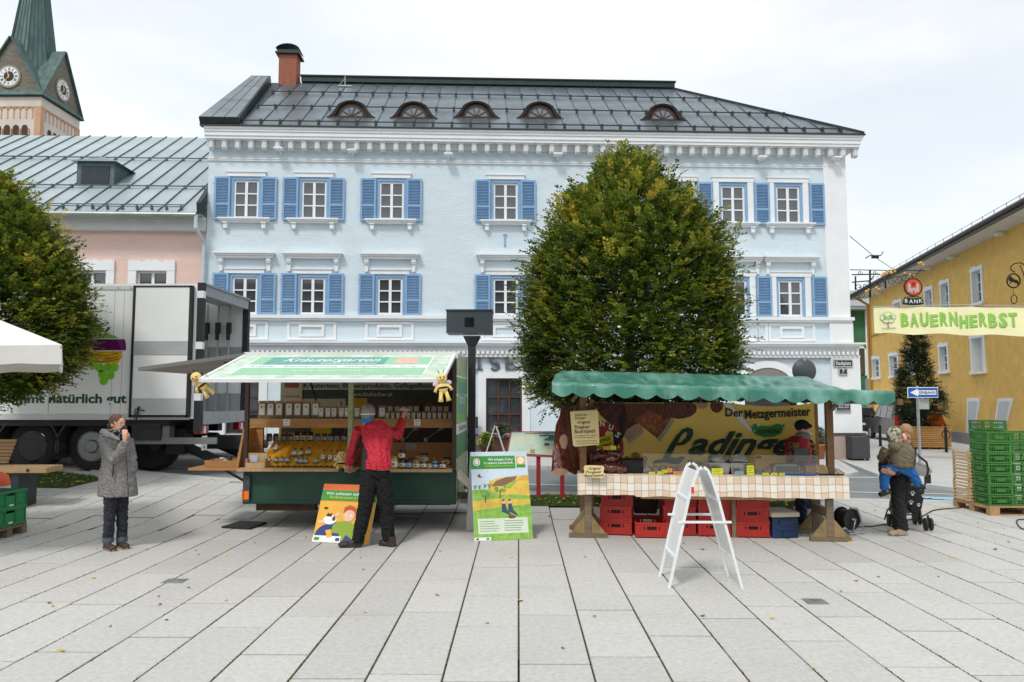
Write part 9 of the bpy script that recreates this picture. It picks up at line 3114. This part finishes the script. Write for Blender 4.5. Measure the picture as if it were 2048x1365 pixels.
# banner over the street
BFr=Frame(at(1748,640,20.0),at(2110,640,19.0))
BA=thing("street_banner","pale yellow street banner reading BAUERNHERBST in green letters with a small tree emblem","banner",BFr.P,BFr.rz)
u0,zt=BFr.fp(1749,614);_,zb=BFr.fp(1749,667);_,zb2=BFr.fp(2048,674);zt2=BFr.fp(2048,616)[1]
def bd(x,z):return.03*math.sin(x*2.6)+.015*math.sin(x*7+z*3)
LBF=BFr.L
def bz(x,v):a=zb+(zb2-zb)*x/LBF+.02*math.sin(x*5);b_=zt+(zt2-zt)*x/LBF-.015*abs(math.sin(x*2.7));return a+(b_-a)*v
q=MB();cloth_grid(q,lambda u,v:(u*LBF,bd(u*LBF,v*.7),bz(u*LBF,v)),90,10);q.build("banner_cloth",mat("pale_yellow_banner",C(240,236,186),.6,.05,2,.2,5),BA,smooth=True)
lt=MB();xA=BFr.fp(1801,655)[0];xB=BFr.fp(2038,655)[0]
full="BAUERNHERBST";x=xA;wd=(xB-xA)/12
lm=[flat("lime_letter",(140,200,80),.6,.1),flat("lime_letter_shadow",(120,150,90),.6)]
for i,ch in enumerate(full):
 q=MB();q.text(ch,xA+i*wd+wd*.06,bz(xA+i*wd,.30)+.015*(i%3-1),(.34 if ch not in "HE" else.30),0,.035,0,wd*.80,rot=.03*(i%2))
 vs=[(v[0],bd(v[0],.4)-.012,v[2])for v in q.v];o_=MB();o_.add([(v[0]+.015,v[1]+.004,v[2]-.015)for v in vs],q.f);o_.build("letter_shadow",lm[1],BA)if False else None
 b2=MB();b2.mi=1;b2.add([(v[0]+.014,v[1]+.004,v[2]-.014)for v in vs],q.f);b2.mi=0;b2.add(vs,q.f);b2.build("letter",lm,BA)
q=MB();cx,cz=BFr.fp(1776,637)
for dx,dz_,r_ in((-.11,.02,.09),(0,.07,.11),(.11,.03,.09),(-.05,-.04,.09),(.07,-.04,.09)):q.disc((cx+dx,cz+dz_),r_,12,y=bd(cx,.5)-.012)
q.box(cx-.02,cx+.02,bd(cx,.5)-.012,bd(cx,.5)-.008,cz-.26,cz-.1);q.box(cx-.16,cx+.18,bd(cx,.5)-.012,bd(cx,.5)-.008,cz-.27,cz-.255)
q.mi=1
for dx,dz_,r_ in((-.11,.02,.075),(0,.07,.095),(.11,.03,.075),(-.05,-.04,.075),(.07,-.04,.075)):q.disc((cx+dx,cz+dz_),r_,12,y=bd(cx,.5)-.016)
q.mi=2;q.text("BAUERN",cx,cz+.03,.05,bd(cx,.5)-.020,.01,0,.26,'C');q.text("HERBST",cx,cz-.05,.05,bd(cx,.5)-.020,.01,0,.24,'C')
q.build("tree_emblem",[flat("emblem_outline",(150,160,150),.6),flat("emblem_fill",(225,235,190),.6),flat("emblem_green",(130,190,90),.6)],BA)
q=MB();q.tube([(0,0,zt),(LBF/2,0,zt-.01),(LBF,0,zt2)],.012,5);q.build("top_rope",steel,BA)
# bank sign on its wrought iron bracket
BSY=22.6
bs=at(1704,560,BSY)
t=thing("bank_sign","hanging bank sign with a castle emblem on a wrought iron bracket","hanging sign",(bs.x,BSY,0))
def B2(a,b_):w_=at(a,b_,BSY);return w_.x-bs.x,w_.z
iron=mat("wrought_iron",(.018,.028,.028),.5,.2,6,metal=.3);gilt=mat("gilt2",C(225,170,85),.4,.15,8,metal=.4)
q=MB()
def tb(pts,r_=.014):q.tube([(B2(a,b_)[0],0,B2(a,b_)[1])for a,b_ in pts],r_,6)
tb([(1700,540),(1760,541),(1850,542)]);tb([(1704,550),(1740,549),(1760,549)],.02);tb([(1704,565),(1740,562),(1748,552)],.02);tb([(1740,540),(1740,595)],.03);tb([(1771,555),(1771,577)],.025);tb([(1711,553),(1711,580)],.025)
def scroll(cx,cy,r0,turns=1.4,s=1,a0=0):
 tb([(cx+s*r0*(1-k/22)*math.cos(a0+turns*2*math.pi*k/20),cy+r0*(1-k/22)*math.sin(a0+turns*2*math.pi*k/20))for k in range(20)],.010)
for c in((1718,574,9,1),(1730,574,8,-1),(1712,590,7,1),(1724,590,7,-1),(1752,570,8,1),(1763,565,8,-1),(1782,562,8,1),(1797,559,9,-1),(1810,556,8,1),(1720,546,5,1),(1750,546,5,1),(1700,592,6,1)):scroll(c[0],c[1],c[2],s=c[3])
tb([(1760,560),(1790,555),(1815,550),(1835,548),(1843,538)]);tb([(1700,600),(1725,600)],.012);tb([(1820,548),(1826,556)],.012);tb([(1814,594),(1838,594)],.014)
q.build("bracket",iron,t,smooth=True)
q=MB()
for a,b_,r_ in((1769,547,.07),(1776,543,.07),(1783,546,.06),(1790,543,.05),(1764,551,.05),(1843,526,.06),(1847,530,.05),(1838,527,.05),(1733,583,.06),(1739,580,.06),(1753,576,.06),(1758,579,.05),(1810,547,.04),(1820,550,.05),(1828,550,.04)):x_,z_=B2(a,b_);q.ball((x_,0,z_),r_,.02,r_*.7,8,6)
q.build("gilt_leaves",gilt,t,smooth=True,kind='stuff')
cx,cz=B2(1826,575);r_=18.5*BSY/FPX
q=MB();q.lathe([(.01,-.02),(r_,-.02),(r_,.02),(.01,.02)],30,Matrix.Translation((cx,0,cz))@Matrix.Rotation(R(90),4,'X'));dsc=q.build("disc",iron,t,smooth=True,auto=40)
q=MB();q.mi=0;q.disc((cx,cz),r_*.86,28,y=-.024);q.mi=1
for sx in(-1,1):q.box(cx+sx*r_*.45-r_*.16,cx+sx*r_*.45+r_*.16,-.030,-.026,cz-r_*.5,cz+r_*.22);q.add([(cx+sx*r_*.45-r_*.2,-.030,cz+r_*.22),(cx+sx*r_*.45+r_*.2,-.030,cz+r_*.22),(cx+sx*r_*.45,-.030,cz+r_*.48)],[(0,1,2)])
q.box(cx-r_*.3,cx+r_*.3,-.029,-.026,cz-r_*.6,cz-r_*.1);q.mi=0;q.box(cx-r_*.09,cx+r_*.09,-.033,-.030,cz-r_*.6,cz-r_*.35);q.mi=2;q.tube([(cx+r_*.15*math.cos(a),-.03,cz+r_*.33+r_*.15*math.sin(a))for a in[i*math.pi/6 for i in range(13)]],.012,5)
q.build("castle_emblem",[flat("emblem_red",(215,75,45),.4),flat("emblem_silver",(175,178,172),.4),flat("emblem_dark",(60,35,30),.4)],dsc)
ccx,ccz=B2(1826,604)
q=MB();n=12;R0=1.0
def arcp(k,dr):a=R(-16+32*k/n);return(ccx+(R0+dr)*math.sin(a)*1.05,ccz-R0+(R0+dr)*math.cos(a)-.0)
for k in range(n):q.slab([(arcp(k,-.11)[0],-.02,2*ccz-arcp(k,-.11)[1]),(arcp(k+1,-.11)[0],-.02,2*ccz-arcp(k+1,-.11)[1]),(arcp(k+1,.11)[0],-.02,2*ccz-arcp(k+1,.11)[1]),(arcp(k,.11)[0],-.02,2*ccz-arcp(k,.11)[1])],(0,1,0),.03)
np_=q.build("name_plate",iron,t)
q=MB()
for i,ch in enumerate("BANK"):q.text(ch,ccx+(-.215+i*.145),ccz-.055+.018*abs(i-1.5),.115,-.026,.010,0,None,'C')
q.build("lettering",white_p,np_)
# horse sign on the yellow wall
hs=at(2024,555,22.6)
t=thing("horse_sign","wrought iron hanging sign with a leaping horse in a ring on the yellow house","hanging sign",(hs.x,22.6,0))
def B3(a,b_):w_=at(a,b_,22.6);return w_.x-hs.x,0,w_.z
q=MB();q.tube([B3(2027+13*math.cos(a),562+14*math.sin(a))for a in[i*math.pi/10 for i in range(21)]],.022,6);q.build("ring",iron,t,smooth=True)
q=MB()
q.tube([B3(*p_)for p_ in((2030,545),(2022,541),(2022,533),(2028,528),(2040,526),(2052,531),(2062,545),(2075,570))],.018,6);q.tube([B3(*p_)for p_ in((2040,531),(2046,545),(2050,560),(2060,575))],.014,6);q.tube([B3(2027,576),B3(2027,590)],.006,5);q.tube([B3(2028+6*math.cos(a),599+9*math.sin(a))for a in[i*math.pi/7 for i in range(15)]],.014,5)
q.build("bracket",iron,t,smooth=True)
q=MB();q.prism([(B3(a,b_)[0],B3(a,b_)[2])for a,b_ in((2017,557),(2021,552),(2024,556),(2030,560),(2035,561),(2038,567),(2036,572),(2034,567),(2030,566),(2024,564),(2020,569),(2021,563),(2018,562))][::-1],-.012,.012);q.build("horse",iron,t)
# wire between the houses
q=MB();a,b_=at(1700,473,22.5),at(1800,548,34)
mid=a.lerp(b_,.4);q.tube([a,mid-Vector((0,0,.08)),b_],.012,5);q.box(mid.x-.12,mid.x+.12,mid.y-.05,mid.y+.05,mid.z-.12,mid.z-.04)
q.tube([mid+Vector((-.35,0,-.12)),mid+Vector((-.2,0,-.02)),mid+Vector((.2,0,-.02)),mid+Vector((.3,0,.12))],.02,5)
o=q.build("span_wire",iron);tag(o,"thin wire with a small fitting spanning the street beside the blue building","wire")
